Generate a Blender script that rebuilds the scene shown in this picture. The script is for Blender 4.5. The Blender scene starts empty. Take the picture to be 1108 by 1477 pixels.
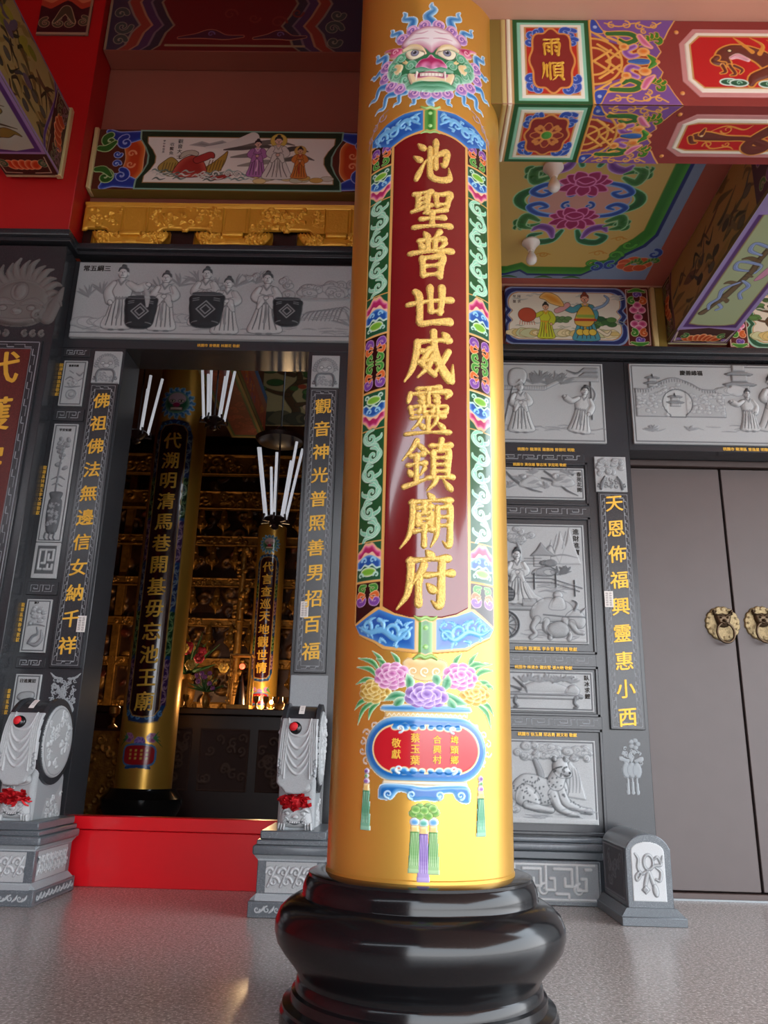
import bpy, bmesh, math, random
import numpy as np
from mathutils import Vector, Matrix
random.seed(7)
S = bpy.context.scene
COL = S.collection
PI = math.pi

# ---------------------------------------------------------------- camera
cam_d = bpy.data.cameras.new('camera')
cam = bpy.data.objects.new('camera', cam_d)
COL.objects.link(cam)
cam_d.sensor_fit = 'HORIZONTAL'
cam_d.sensor_width = 36.0
cam_d.lens = 36.0 * 1146.15 / 1108.0
cam_d.clip_start = 0.05
_p, _r, _y = math.radians(16.9134), math.radians(1.4763), math.radians(1.1203)
_f = Vector((-math.sin(_y) * math.cos(_p), math.cos(_y) * math.cos(_p), math.sin(_p)))
_rt = Vector((math.cos(_y), math.sin(_y), 0.0))
_u = _rt.cross(_f)
_r2 = math.cos(_r) * _rt + math.sin(_r) * _u
_u2 = -math.sin(_r) * _rt + math.cos(_r) * _u
M = Matrix(((_r2.x, _u2.x, -_f.x, 0), (_r2.y, _u2.y, -_f.y, 0), (_r2.z, _u2.z, -_f.z, 0.80), (0, 0, 0, 1)))
cam.matrix_world = M
S.camera = cam

# ---------------------------------------------------------------- world, exposure
S.view_settings.view_transform = 'Standard'
S.view_settings.look = 'None'
S.view_settings.gamma = 1.0
S.view_settings.use_curve_mapping = False
S.view_settings.exposure = 1.74
wd = bpy.data.worlds.new('overcast_sky')
S.world = wd
wd.use_nodes = True
nt = wd.node_tree
nt.nodes.clear()
wo = nt.nodes.new('ShaderNodeOutputWorld')
bg = nt.nodes.new('ShaderNodeBackground')
tc = nt.nodes.new('ShaderNodeTexCoord')
sp = nt.nodes.new('ShaderNodeSeparateXYZ')
rp = nt.nodes.new('ShaderNodeValToRGB')
rp.color_ramp.elements[0].position = 0.0
rp.color_ramp.elements[0].color = (0.30, 0.30, 0.30, 1)
rp.color_ramp.elements[1].position = 0.55
rp.color_ramp.elements[1].color = (0.80, 0.90, 1.0, 1)
e = rp.color_ramp.elements.new(0.03)
e.color = (0.95, 0.97, 1.0, 1)
nt.links.new(tc.outputs['Generated'], sp.inputs[0])
nt.links.new(sp.outputs['Z'], rp.inputs[0])
nt.links.new(rp.outputs[0], bg.inputs[0])
bg.inputs[1].default_value = 2.2
nt.links.new(bg.outputs[0], wo.inputs[0])
try:
    S.cycles.max_bounces = 8
    S.cycles.diffuse_bounces = 5
    S.cycles.caustics_reflective = False
    S.cycles.caustics_refractive = False
    S.cycles.sample_clamp_indirect = 4.0
except Exception:
    pass

# ---------------------------------------------------------------- colour and materials
def s2l(c):
    c = np.asarray(c, float)
    return np.where(c <= 0.04045, c / 12.92, ((c + 0.055) / 1.055) ** 2.4)

def hx(h):
    h = h.lstrip('#')
    return np.array([int(h[i:i + 2], 16) / 255.0 for i in (0, 2, 4)])

def rgba(h):
    l = s2l(hx(h))
    return (float(l[0]), float(l[1]), float(l[2]), 1.0)

MATS = {}

def mat(name, col=None, rough=0.5, metal=0.0, coat=0.0, attr=False, noise=None, bump=None, emit=None, spec=0.5, col2=None, speck=None):
    """noise=(scale, amount): brightness mottling; speck=(scale, threshold, hex): grains; bump=(scale, strength)"""
    m = bpy.data.materials.new(name)
    m.use_nodes = True
    t = m.node_tree
    b = t.nodes['Principled BSDF']
    b.inputs['Roughness'].default_value = rough
    b.inputs['Metallic'].default_value = metal
    b.inputs['Coat Weight'].default_value = coat
    b.inputs['Coat Roughness'].default_value = 0.06
    b.inputs['Specular IOR Level'].default_value = spec
    tcn = t.nodes.new('ShaderNodeTexCoord')
    geo = t.nodes.new('ShaderNodeNewGeometry')
    if attr:
        a = t.nodes.new('ShaderNodeAttribute')
        a.attribute_name = 'Col'
        out = a.outputs['Color']
    else:
        a = t.nodes.new('ShaderNodeRGB')
        a.outputs[0].default_value = rgba(col)
        out = a.outputs[0]
    if noise:
        n = t.nodes.new('ShaderNodeTexNoise')
        n.inputs['Scale'].default_value = noise[0]
        n.inputs['Detail'].default_value = 5.0
        t.links.new(geo.outputs['Position'], n.inputs['Vector'])
        mr = t.nodes.new('ShaderNodeMapRange')
        mr.inputs[1].default_value = 0.3
        mr.inputs[2].default_value = 0.7
        mr.inputs[3].default_value = 1.0 - noise[1]
        mr.inputs[4].default_value = 1.0 + noise[1]
        t.links.new(n.outputs['Fac'], mr.inputs[0])
        mx = t.nodes.new('ShaderNodeMix')
        mx.data_type = 'RGBA'
        mx.blend_type = 'MULTIPLY'
        mx.inputs[0].default_value = 1.0
        t.links.new(out, mx.inputs[6])
        t.links.new(mr.outputs[0], mx.inputs[7])
        out = mx.outputs[2]
    if speck:
        n = t.nodes.new('ShaderNodeTexNoise')
        n.inputs['Scale'].default_value = speck[0]
        n.inputs['Detail'].default_value = 2.0
        t.links.new(geo.outputs['Position'], n.inputs['Vector'])
        mr = t.nodes.new('ShaderNodeMapRange')
        mr.inputs[1].default_value = speck[1]
        mr.inputs[2].default_value = speck[1] + 0.06
        t.links.new(n.outputs['Fac'], mr.inputs[0])
        mx = t.nodes.new('ShaderNodeMix')
        mx.data_type = 'RGBA'
        t.links.new(mr.outputs[0], mx.inputs[0])
        t.links.new(out, mx.inputs[6])
        mx.inputs[7].default_value = rgba(speck[2])
        out = mx.outputs[2]
    t.links.new(out, b.inputs['Base Color'])
    if bump:
        n = t.nodes.new('ShaderNodeTexNoise')
        n.inputs['Scale'].default_value = bump[0]
        n.inputs['Detail'].default_value = 3.0
        t.links.new(geo.outputs['Position'], n.inputs['Vector'])
        bp = t.nodes.new('ShaderNodeBump')
        bp.inputs['Strength'].default_value = bump[1]
        bp.inputs['Distance'].default_value = 0.004
        t.links.new(n.outputs['Fac'], bp.inputs['Height'])
        t.links.new(bp.outputs[0], b.inputs['Normal'])
    if emit:
        b.inputs['Emission Color'].default_value = rgba(emit[0])
        b.inputs['Emission Strength'].default_value = emit[1]
    MATS[name] = m
    return m

mat('paint', attr=True, rough=0.42)
mat('paint_gloss', attr=True, rough=0.22, coat=0.5)
mat('carved_stone', attr=True, rough=0.75, noise=(260, 0.10), bump=(320, 0.25), spec=0.3)
mat('granite_dark', '#34363a', rough=0.24, noise=(300, 0.25), speck=(420, 0.62, '#54575c'))
mat('granite_grey', '#585f65', rough=0.28, noise=(300, 0.15), speck=(420, 0.60, '#959ba0'))
mat('granite_pale', '#9ca3a7', rough=0.6, noise=(280, 0.12), spec=0.3)
mat('black_stone', '#141416', rough=0.15, speck=(500, 0.66, '#232428'), spec=0.4)
mat('gold_shaft', '#eab450', rough=0.32, metal=0.62, coat=0.15, noise=(3.0, 0.03))
mat('gold_leaf', '#f2bf45', rough=0.40, metal=0.3, bump=(420, 0.4))
mat('gold_speckle', '#f0cb70', rough=0.34, metal=0.35, noise=(170, 0.28), bump=(230, 1.0))
mat('gold_carved', '#eeb03a', rough=0.34, metal=0.4, bump=(60, 0.8))
mat('gold_old', '#8f6428', rough=0.42, metal=0.6, noise=(14, 0.35), bump=(40, 1.0))
mat('red_wall', '#c01a1a', rough=0.45)
mat('red_threshold', '#e01420', rough=0.28, coat=0.3)
mat('brown_plaster', '#9c5846', rough=0.7, noise=(2.0, 0.04))
mat('salmon_plaster', '#e6b096', rough=0.7, noise=(5.0, 0.02))
mat('door_brown', '#584e4d', rough=0.42, noise=(7.0, 0.03))
mat('door_frame', '#4a3b38', rough=0.4)
mat('floor_terrazzo', '#9c9591', rough=0.22, noise=(55, 0.30), speck=(95, 0.56, '#cdc7c1'))
mat('dark_wood', '#2a1512', rough=0.35, noise=(9, 0.2))
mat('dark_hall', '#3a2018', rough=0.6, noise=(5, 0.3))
mat('olive_paint', '#8d7634', rough=0.45)
mat('cream_paint', '#d8c48a', rough=0.45)
mat('white_paper', attr=True, rough=0.8)
mat('red_cloth', '#d81f2a', rough=0.55, spec=0.4)
mat('brass', '#8d7c5a', rough=0.42, metal=0.6, noise=(120, 0.25), bump=(140, 0.6))
mat('bronze', '#5a4a38', rough=0.38, metal=0.75, noise=(80, 0.2))
mat('white_bulb', '#f3f0e8', rough=0.25)
mat('white_tube', '#d5d8dc', rough=0.25, emit=('#f4f6ff', 0.10))
mat('glass_clear', '#ffffff', rough=0.03)
_b = MATS['glass_clear'].node_tree.nodes['Principled BSDF']
_b.inputs['Transmission Weight'].default_value = 1.0
_b.inputs['IOR'].default_value = 1.1
mat('leaf_green', '#2f5a2c', rough=0.5)
mat('flower_red', '#c02838', rough=0.5)
mat('flower_purple', '#8a4a90', rough=0.5)
mat('flower_yellow', '#d8b050', rough=0.5)
mat('lamp_warm', '#ffdca0', emit=('#ffb060', 14.0))
mat('lamp_red', '#e04030', emit=('#ff4028', 2.0))
mat('steel', '#b5b5b5', rough=0.3, metal=1.0)

# ---------------------------------------------------------------- object helpers
def tag(o, label=None, cat=None, group=None, kind=None):
    if label: o['label'] = label
    if cat: o['category'] = cat
    if group: o['group'] = group
    if kind: o['kind'] = kind
    return o

def thing(name, loc, label, cat, group=None):
    o = bpy.data.objects.new(name, None)
    o.empty_display_size = 0.1
    o.location = loc
    COL.objects.link(o)
    return tag(o, label, cat, group)

def wloc(o):
    v = Vector((0, 0, 0))
    while o is not None:
        v += Vector(o.location)
        o = o.parent
    return v

def ob(name, me, parent=None, label=None, cat=None, group=None, kind=None):
    """links a mesh whose vertices are in world metres; origin goes to the base of the thing"""
    n = len(me.vertices)
    a = np.empty(n * 3)
    me.vertices.foreach_get('co', a)
    a = a.reshape(-1, 3)
    lo, hi = a.min(0), a.max(0)
    org = np.array([(lo[0] + hi[0]) / 2, (lo[1] + hi[1]) / 2, lo[2]])
    me.vertices.foreach_set('co', (a - org).ravel())
    me.update()
    o = bpy.data.objects.new(name, me)
    COL.objects.link(o)
    if parent is not None:
        o.parent = parent
        o.location = Vector(org) - wloc(parent)
    else:
        o.location = org
    return tag(o, label, cat, group, kind)

class MB:
    """collects shapes into one mesh"""
    def __init__(s):
        s.bm = bmesh.new()

    def _merge(s, b2, sm=False):
        if sm:
            for f in b2.faces: f.smooth = True
        me = bpy.data.meshes.new('t')
        b2.to_mesh(me)
        b2.free()
        s.bm.from_mesh(me)
        bpy.data.meshes.remove(me)

    def box(s, x0, x1, y0, y1, z0, z1, bev=0.004, seg=1, taper=None):
        b = bmesh.new()
        bmesh.ops.create_cube(b, size=1.0)
        for v in b.verts:
            v.co = Vector((x0 + (v.co.x + .5) * (x1 - x0), y0 + (v.co.y + .5) * (y1 - y0), z0 + (v.co.z + .5) * (z1 - z0)))
        if taper:
            for v in b.verts:
                if v.co.z > (z0 + z1) / 2:
                    v.co.x = (x0 + x1) / 2 + (v.co.x - (x0 + x1) / 2) * taper
                    v.co.y = (y0 + y1) / 2 + (v.co.y - (y0 + y1) / 2) * taper
        if bev:
            bmesh.ops.bevel(b, geom=list(b.edges), offset=bev, segments=seg, affect='EDGES', profile=0.5)
        s._merge(b)
        return s

    def lathe(s, prof, cx, cy, n=48, sm=True, a0=0.0, poly=None):
        """prof: list of (r, z)"""
        b = bmesh.new()
        rings = []
        for r, z in prof:
            rings.append([b.verts.new((cx + r * math.cos(a0 + 2 * PI * k / n), cy + r * math.sin(a0 + 2 * PI * k / n), z)) for k in range(n)])
        for i in range(len(rings) - 1):
            for k in range(n):
                b.faces.new((rings[i][k], rings[i][(k + 1) % n], rings[i + 1][(k + 1) % n], rings[i + 1][k]))
        b.faces.new(list(reversed(rings[0])))
        b.faces.new(rings[-1])
        s._merge(b, sm)
        return s

    def tube(s, pts, rad, n=10, cap=True):
        """round bar through pts; rad number or list"""
        pts = [Vector(p) for p in pts]
        if not hasattr(rad, '__len__'): rad = [rad] * len(pts)
        b = bmesh.new()
        rings = []
        up = None
        for i, p in enumerate(pts):
            d = (pts[min(i + 1, len(pts) - 1)] - pts[max(i - 1, 0)]).normalized()
            if up is None:
                up = Vector((0, 0, 1)) if abs(d.z) < .9 else Vector((1, 0, 0))
            x = d.cross(up).normalized()
            up = x.cross(d).normalized()
            rings.append([b.verts.new(p + (x * math.cos(2 * PI * k / n) + up * math.sin(2 * PI * k / n)) * rad[i]) for k in range(n)])
        for i in range(len(rings) - 1):
            for k in range(n):
                b.faces.new((rings[i][k], rings[i][(k + 1) % n], rings[i + 1][(k + 1) % n], rings[i + 1][k]))
        if cap:
            b.faces.new(list(reversed(rings[0])))
            b.faces.new(rings[-1])
        bmesh.ops.recalc_face_normals(b, faces=list(b.faces))
        s._merge(b, True)
        return s

    def ball(s, c, r, sx=1, sy=1, sz=1, seg=20):
        b = bmesh.new()
        bmesh.ops.create_uvsphere(b, u_segments=seg, v_segments=max(6, seg // 2), radius=r)
        for v in b.verts:
            v.co = Vector((c[0] + v.co.x * sx, c[1] + v.co.y * sy, c[2] + v.co.z * sz))
        s._merge(b, True)
        return s

    def prism(s, pts, axis, a, b_, bev=0.0):
        """outline pts in the two other axes (order x,y,z without axis), extruded from a to b_ along axis"""
        b = bmesh.new()
        def mk(p, t):
            if axis == 'x': return (t, p[0], p[1])
            if axis == 'y': return (p[0], t, p[1])
            return (p[0], p[1], t)
        A = [b.verts.new(mk(p, a)) for p in pts]
        B = [b.verts.new(mk(p, b_)) for p in pts]
        n = len(pts)
        b.faces.new(A)
        b.faces.new(list(reversed(B)))
        for k in range(n):
            b.faces.new((A[k], B[k], B[(k + 1) % n], A[(k + 1) % n]))
        bmesh.ops.recalc_face_normals(b, faces=list(b.faces))
        if bev:
            ed = [e for e in b.edges if len(e.link_faces) == 2 and e.calc_face_angle(0) > 0.6]
            bmesh.ops.bevel(b, geom=ed, offset=bev, segments=1, affect='EDGES', profile=0.5)
        s._merge(b)
        return s

    def build(s, name, m, parent=None, **kw):
        me = bpy.data.meshes.new(name)
        s.bm.to_mesh(me)
        s.bm.free()
        me.set_sharp_from_angle(angle=math.radians(38))
        me.materials.append(MATS[m] if isinstance(m, str) else m)
        return ob(name, me, parent, **kw)

def box(name, x0, x1, y0, y1, z0, z1, m, parent=None, bev=0.004, **kw):
    return MB().box(x0, x1, y0, y1, z0, z1, bev).build(name, m, parent, **kw)

# ---------------------------------------------------------------- drawing surface: painted or carved sheets
def sm(pts, closed=False, n=6):
    """Catmull-Rom through pts"""
    P = [np.array(p, float) for p in pts]
    k = len(P)
    out = []
    rng = range(k) if closed else range(k - 1)
    for i in rng:
        p1, p2 = P[i], P[(i + 1) % k]
        p0 = P[i - 1] if (closed or i > 0) else p1
        p3 = P[(i + 2) % k] if (closed or i + 2 < k) else p2
        for j in range(n):
            t = j / n
            out.append(.5 * (2 * p1 + (p2 - p0) * t + (2 * p0 - 5 * p1 + 4 * p2 - p3) * t * t + (3 * p1 - p0 - 3 * p2 + p3) * t ** 3))
    if not closed:
        out.append(P[-1])
    return out

class Cv:
    """a sheet w x h metres, fine grid with colour, cover and relief height per vertex"""
    def __init__(s, w, h, res, base='#808080', cover=1.0, depth=0.0):
        s.w, s.h, s.res = w, h, res
        s.nx, s.ny = int(round(w / res)) + 1, int(round(h / res)) + 1
        s.u = np.linspace(0, w, s.nx)
        s.v = np.linspace(0, h, s.ny)
        s.rgb = np.empty((s.ny, s.nx, 3))
        s.rgb[:] = hx(base)
        s.al = np.full((s.ny, s.nx), float(cover))
        s.H = np.full((s.ny, s.nx), float(depth))
        s.t = (0., 0., 1., 0., 1.)

    def at(s, ox=0, oy=0, sc=1, rot=0, flip=1):
        s.t = (ox, oy, sc, math.radians(rot), flip)
        return s

    def P(s, pts):
        ox, oy, sc, r, fl = s.t
        a = np.array([p[:2] for p in pts], float)
        x, y = a[:, 0] * fl * sc, a[:, 1] * sc
        c, d = math.cos(r), math.sin(r)
        return np.stack([ox + x * c - y * d, oy + x * d + y * c], 1)

    def _win(s, p, pad):
        i0 = max(0, int((p[:, 0].min() - pad) / s.res)); i1 = min(s.nx, int((p[:, 0].max() + pad) / s.res) + 2)
        j0 = max(0, int((p[:, 1].min() - pad) / s.res)); j1 = min(s.ny, int((p[:, 1].max() + pad) / s.res) + 2)
        if i1 <= i0 or j1 <= j0: return None
        return slice(j0, j1), slice(i0, i1)

    def _paint(s, sl, d, col, edge=None, grad=0, outl=None, hgt=None, rnd=None, cut=False, add=False):
        r = s.res
        rgb, al, H = s.rgb[sl], s.al[sl], s.H[sl]
        sc = s.t[2]
        if outl:
            oc, ow = outl[0], outl[1] * sc
            cv = np.clip(.5 - (d - ow) / r, 0, 1)
            rgb += (hx(oc) - rgb) * cv[..., None]
            np.maximum(al, cv, out=al)
            if len(outl) > 2:
                np.maximum(H, np.where(cv > .5, outl[2], -9), out=H)
        cv = np.clip(.5 - d / r, 0, 1)
        if col is not None:
            c = hx(col)
            if edge is not None and grad:
                t = np.clip(-d / (grad * sc), 0, 1)[..., None]
                c = hx(edge) * (1 - t) + c * t
            rgb += (c - rgb) * cv[..., None]
        if cut:
            al *= 1 - cv
        else:
            np.maximum(al, cv, out=al)
        if hgt is not None:
            rr = (rnd or r * 2) * (sc if rnd else 1)
            t = np.clip(-d / rr, 0, 1)
            pr = np.sqrt(np.clip(1 - (1 - t) ** 2, 0, 1))
            if hgt < 0: H += hgt * pr
            elif add: H += hgt * pr
            else: np.maximum(H, np.where(d < 0, hgt * pr, -9), out=H)

    def _pad(s, kw):
        o = kw.get('outl')
        return s.res * 2 + (o[1] * s.t[2] if o else 0)

    def poly(s, pts, col, **kw):
        p = s.P(pts)
        sl = s._win(p, s._pad(kw))
        if sl is None: return s
        X, Y = np.meshgrid(s.u[sl[1]], s.v[sl[0]])
        d2 = np.full(X.shape, 1e9)
        ins = np.zeros(X.shape, bool)
        q = np.roll(p, -1, 0)
        for (ax, ay), (bx, by) in zip(p, q):
            ex, ey = bx - ax, by - ay
            L = ex * ex + ey * ey
            if L < 1e-14: continue
            wx, wy = X - ax, Y - ay
            t = np.clip((wx * ex + wy * ey) / L, 0, 1)
            np.minimum(d2, (wx - ex * t) ** 2 + (wy - ey * t) ** 2, out=d2)
            if ey != 0:
                ins ^= ((ay > Y) != (by > Y)) & (X < ex * (Y - ay) / ey + ax)
        d = np.sqrt(d2)
        s._paint(sl, np.where(ins, -d, d), col, **kw)
        return s

    def spoly(s, pts, col, n=6, **kw):
        return s.poly(sm(pts, True, n), col, **kw)

    def rect(s, x0, y0, x1, y1, col, **kw):
        return s.poly([(x0, y0), (x1, y0), (x1, y1), (x0, y1)], col, **kw)

    def stroke(s, pts, w, col, smooth=True, n=5, **kw):
        """ribbon; w = half width, number or list along pts"""
        k = len(pts)
        if not hasattr(w, '__len__'): w = [w] * k
        if smooth and k > 2:
            q = sm([(p[0], p[1], ww) for p, ww in zip(pts, w)], False, n)
        else:
            q = [(p[0], p[1], ww) for p, ww in zip(pts, w)]
        sc = s.t[2]
        ws = np.maximum(np.array([a[2] for a in q]) * sc, 1e-5)
        p = s.P(q)
        sl = s._win(p, s._pad(kw) + ws.max())
        if sl is None: return s
        X, Y = np.meshgrid(s.u[sl[1]], s.v[sl[0]])
        d = np.full(X.shape, 1e9)
        for i in range(len(p) - 1):
            ax, ay = p[i]; bx, by = p[i + 1]
            ex, ey = bx - ax, by - ay
            L = ex * ex + ey * ey + 1e-14
            wx, wy = X - ax, Y - ay
            t = np.clip((wx * ex + wy * ey) / L, 0, 1)
            np.minimum(d, np.hypot(wx - ex * t, wy - ey * t) - (ws[i] + (ws[i + 1] - ws[i]) * t), out=d)
        s._paint(sl, d, col, **kw)
        return s

    def lines(s, segs, w, col, **kw):
        for a in segs: s.stroke(a, w, col, smooth=False, **kw)
        return s

    def ell(s, cx, cy, rx, ry, col, rot=0, n=28, **kw):
        c, d = math.cos(math.radians(rot)), math.sin(math.radians(rot))
        return s.poly([(cx + rx * math.cos(a) * c - ry * math.sin(a) * d, cy + rx * math.cos(a) * d + ry * math.sin(a) * c)
                       for a in np.linspace(0, 2 * PI, n, endpoint=False)], col, **kw)

    def ring(s, cx, cy, r, w, col, a0=0, a1=360, ry=None, **kw):
        return s.stroke([(cx + r * math.cos(math.radians(a)), cy + (ry or r) * math.sin(math.radians(a))) for a in np.linspace(a0, a1, 25)], w, col, smooth=False, **kw)

    def curl(s, cx, cy, r, a0, turns, w, col, end=0.18, tip=0.45, **kw):
        n = 16
        pts, ws = [], []
        for i in range(n):
            t = i / (n - 1)
            a = math.radians(a0 + turns * 360 * t)
            rr = r * (1 - (1 - end) * t)
            pts.append((cx + rr * math.cos(a), cy + rr * math.sin(a)))
            ws.append(w * (1 - (1 - tip) * t))
        return s.stroke(pts, ws, col, smooth=False, **kw)

    def build(s, name, m, mapf, parent=None, back=None, cutoff=0.5, **kw):
        U, V = np.meshgrid(s.u, s.v)
        pos = mapf(U, V, s.H)
        co = np.stack(pos, -1).reshape(-1, 3)
        idx = np.arange(s.nx * s.ny).reshape(s.ny, s.nx)
        q = np.stack([idx[:-1, :-1], idx[:-1, 1:], idx[1:, 1:], idx[1:, :-1]], -1).reshape(-1, 4)
        a = s.al
        fa = ((a[:-1, :-1] + a[:-1, 1:] + a[1:, 1:] + a[1:, :-1]) / 4).ravel()
        q = q[fa >= cutoff]
        rgb = s2l(np.clip(s.rgb, 0, 1)).reshape(-1, 3)
        if back is not None:
            # close the sheet with sides and a back so it is a slab of real thickness
            bco = np.stack(mapf(U, V, np.full_like(s.H, back)), -1).reshape(-1, 3)
            n0 = len(co)
            co = np.concatenate([co, bco])
            rgb = np.concatenate([rgb, rgb])
            b0, b1, b2, b3 = idx[0], idx[-1], idx[:, 0], idx[:, -1]
            sides = []
            for line, fl in ((b0, 1), (b1, 0), (b2, 0), (b3, 1)):
                A, B = line[:-1], line[1:]
                f = np.stack([B, A, A + n0, B + n0], -1) if fl else np.stack([A, B, B + n0, A + n0], -1)
                sides.append(f)
            c = idx[0, 0], idx[0, -1], idx[-1, -1], idx[-1, 0]
            sides.append(np.array([[c[3] + n0, c[2] + n0, c[1] + n0, c[0] + n0]]))
            q = np.concatenate([q] + sides)
        used = np.unique(q)
        rm = np.full(len(co), -1)
        rm[used] = np.arange(len(used))
        q = rm[q]
        co = co[used]
        rgb = rgb[used]
        me = bpy.data.meshes.new(name)
        me.vertices.add(len(co))
        me.vertices.foreach_set('co', co.ravel())
        me.loops.add(q.size)
        me.loops.foreach_set('vertex_index', q.ravel().astype(np.int32))
        me.polygons.add(len(q))
        me.polygons.foreach_set('loop_start', np.arange(0, q.size, 4, dtype=np.int32))
        me.polygons.foreach_set('loop_total', np.full(len(q), 4, dtype=np.int32))
        me.update()
        at = me.color_attributes.new('Col', 'FLOAT_COLOR', 'POINT')
        at.data.foreach_set('color', np.concatenate([rgb, np.ones((len(rgb), 1))], 1).ravel().astype(np.float32))
        me.polygons.foreach_set('use_smooth', np.ones(len(q), bool))
        me.validate()
        me.materials.append(MATS[m] if isinstance(m, str) else m)
        return ob(name, me, parent, **kw)

def plane(o, ux, uz):
    """maps sheet coordinates to world: o + u*ux + v*uz + height*normal (ux x uz)"""
    o, ux, uz = np.array(o, float), np.array(ux, float), np.array(uz, float)
    n = np.cross(ux, uz)
    n = n / np.linalg.norm(n)
    return lambda U, V, H: tuple(o[i] + U * ux[i] + V * uz[i] + H * n[i] for i in range(3))

def front(x, y, z):
    """sheet facing the viewer (-Y) with its lower left corner at x,y,z"""
    return plane((x, y, z), (1, 0, 0), (0, 0, 1))

def barrel(cx, cy, r, z0, w):
    """sheet wrapped on a round column, u=w/2 faces -Y"""
    def f(U, V, H):
        a = (U - w / 2) / r
        return (cx + (r + H) * np.sin(a), cy - (r + H) * np.cos(a), z0 + V)
    return f

# ---------------------------------------------------------------- lettering
def text_mesh(txt, size, extrude=0.004, offset=0.0, slant=0.0):
    cu = bpy.data.curves.new('txt', 'FONT')
    cu.body = txt
    cu.size = size
    cu.extrude = extrude
    cu.offset = offset
    cu.resolution_u = 3
    cu.align_x = 'CENTER'
    o = bpy.data.objects.new('txt', cu)
    COL.objects.link(o)
    dg = bpy.context.evaluated_depsgraph_get()
    me = bpy.data.meshes.new_from_object(o.evaluated_get(dg))
    bpy.data.objects.remove(o)
    bpy.data.curves.remove(cu)
    return me

def text(name, txt, size, mapf, m, parent, extrude=0.004, offset=0.0, rise=0.0, slice_w=None, sx=1.0, sz=1.0, center=True, bold=0.0, **kw):
    """lettering centred on the sheet point (0,0) of mapf"""
    me = text_mesh(txt, size, extrude, offset)
    if bold:
        # heavier strokes: the outline repeated a hair to the side, up and down
        b = bmesh.new()
        for j, (dx, dy) in enumerate(((-bold, 0), (bold, 0), (0, bold * .6), (0, -bold * .6))):
            k = me.copy()
            k.transform(Matrix.Translation((dx, dy, j * .0004)))
            b.from_mesh(k)
            bpy.data.meshes.remove(k)
        b.to_mesh(me)
        b.free()
    if slice_w:
        b = bmesh.new()
        b.from_mesh(me)
        k = -size
        while k < size:
            bmesh.ops.bisect_plane(b, geom=list(b.verts) + list(b.edges) + list(b.faces), plane_co=(k, 0, 0), plane_no=(1, 0, 0))
            k += slice_w
        b.to_mesh(me)
        b.free()
    n = len(me.vertices)
    if n == 0: return None
    a = np.empty(n * 3)
    me.vertices.foreach_get('co', a)
    a = a.reshape(-1, 3)
    if center:
        a[:, 0] -= (a[:, 0].min() + a[:, 0].max()) / 2
        a[:, 1] -= (a[:, 1].min() + a[:, 1].max()) / 2
    a[:, 1] += a[:, 0] * rise
    X = mapf(a[:, 0] * sx, a[:, 1] * sz, a[:, 2])
    me.vertices.foreach_set('co', np.stack(X, -1).ravel())
    me.update()
    me.materials.clear()
    me.materials.append(MATS[m])
    return ob(name, me, parent, **kw)

def dup(root, d, label=None, group=None):
    """copy of a thing with copies of its parts and sub-parts, moved by d"""
    r = root.copy(); COL.objects.link(r)
    r.location = Vector(root.location) + Vector(d)
    if label: r['label'] = label
    if group: r['group'] = group
    for ch in list(root.children):
        c = ch.copy(); COL.objects.link(c); c.parent = r
        for g in list(ch.children):
            k = g.copy(); COL.objects.link(k); k.parent = c
    return r

# ================================================================ the setting
def struct(o):
    o['kind'] = 'structure'
    return o

W = 5.10                                     # front of the stone wall
struct(box('floor', -14, 14, -16, 12.6, -0.2, 0.0, 'floor_terrazzo', bev=0))
# stone wall round the tall centre doorway
m = MB()
m.box(-2.46, -1.985, W, 5.42, 0, 3.54, .003)
m.box(-0.668, -0.20, W, 5.42, 0, 3.54, .003)
m.box(-2.46, -0.20, W, 5.42, 3.54, 4.26, .003)
struct(m.build('wall_back_center', 'granite_dark'))
# stone wall of the right bay with the lower side doorway
m = MB()
m.box(0.55, 1.570, W, 5.42, 0, 3.50, .003)
m.box(1.570, 3.05, W, 5.42, 2.83, 3.50, .003)
m.box(3.05, 4.6, W, 5.42, 0, 3.50, .003)
struct(m.build('wall_back_right', 'granite_dark'))
struct(box('light_block_door', 1.22, 4.6, 5.46, 5.54, 0, 4.1, 'dark_hall', bev=0))  # added backing that stops sky light leaking under the side door
# piers
m = MB()
m.box(-3.6, -2.445, 4.93, 5.42, 0, 4.27, .004)
struct(m.build('wall_left_pier', 'granite_dark'))
m = MB()
m.box(-0.20, 0.55, 4.98, 5.42, 0, 4.27, .004)
struct(m.build('wall_middle_pier', 'granite_dark'))
# moulded stone cornices
def cornice(name, x0, x1, yf, z, side=None):
    m = MB()
    m.box(x0, x1, yf - .018, yf + .2, z - .085, z - .055, .003)
    m.box(x0, x1, yf - .045, yf + .2, z - .053, z, .008, 2)
    struct(m.build(name, 'granite_dark'))
cornice('trim_1', -2.44, -0.21, W - .01, 4.385)
cornice('trim_2', -3.6, -2.425, 4.93, 4.385)
cornice('trim_3', 0.55, 4.6, W - .01, 3.60)
cornice('trim_4', -0.21, 0.56, 4.97, 4.385)
# plaster above
struct(box('wall_left_upper', -3.6, -2.47, 4.955, 5.42, 4.385, 7.4, 'red_wall'))
struct(box('wall_center_upper', -2.47, 0.3, 5.215, 5.42, 4.26, 7.4, 'brown_plaster'))
struct(box('wall_right_upper', 0.3, 4.6, 5.16, 5.42, 3.50, 4.6, 'brown_plaster'))
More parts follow.
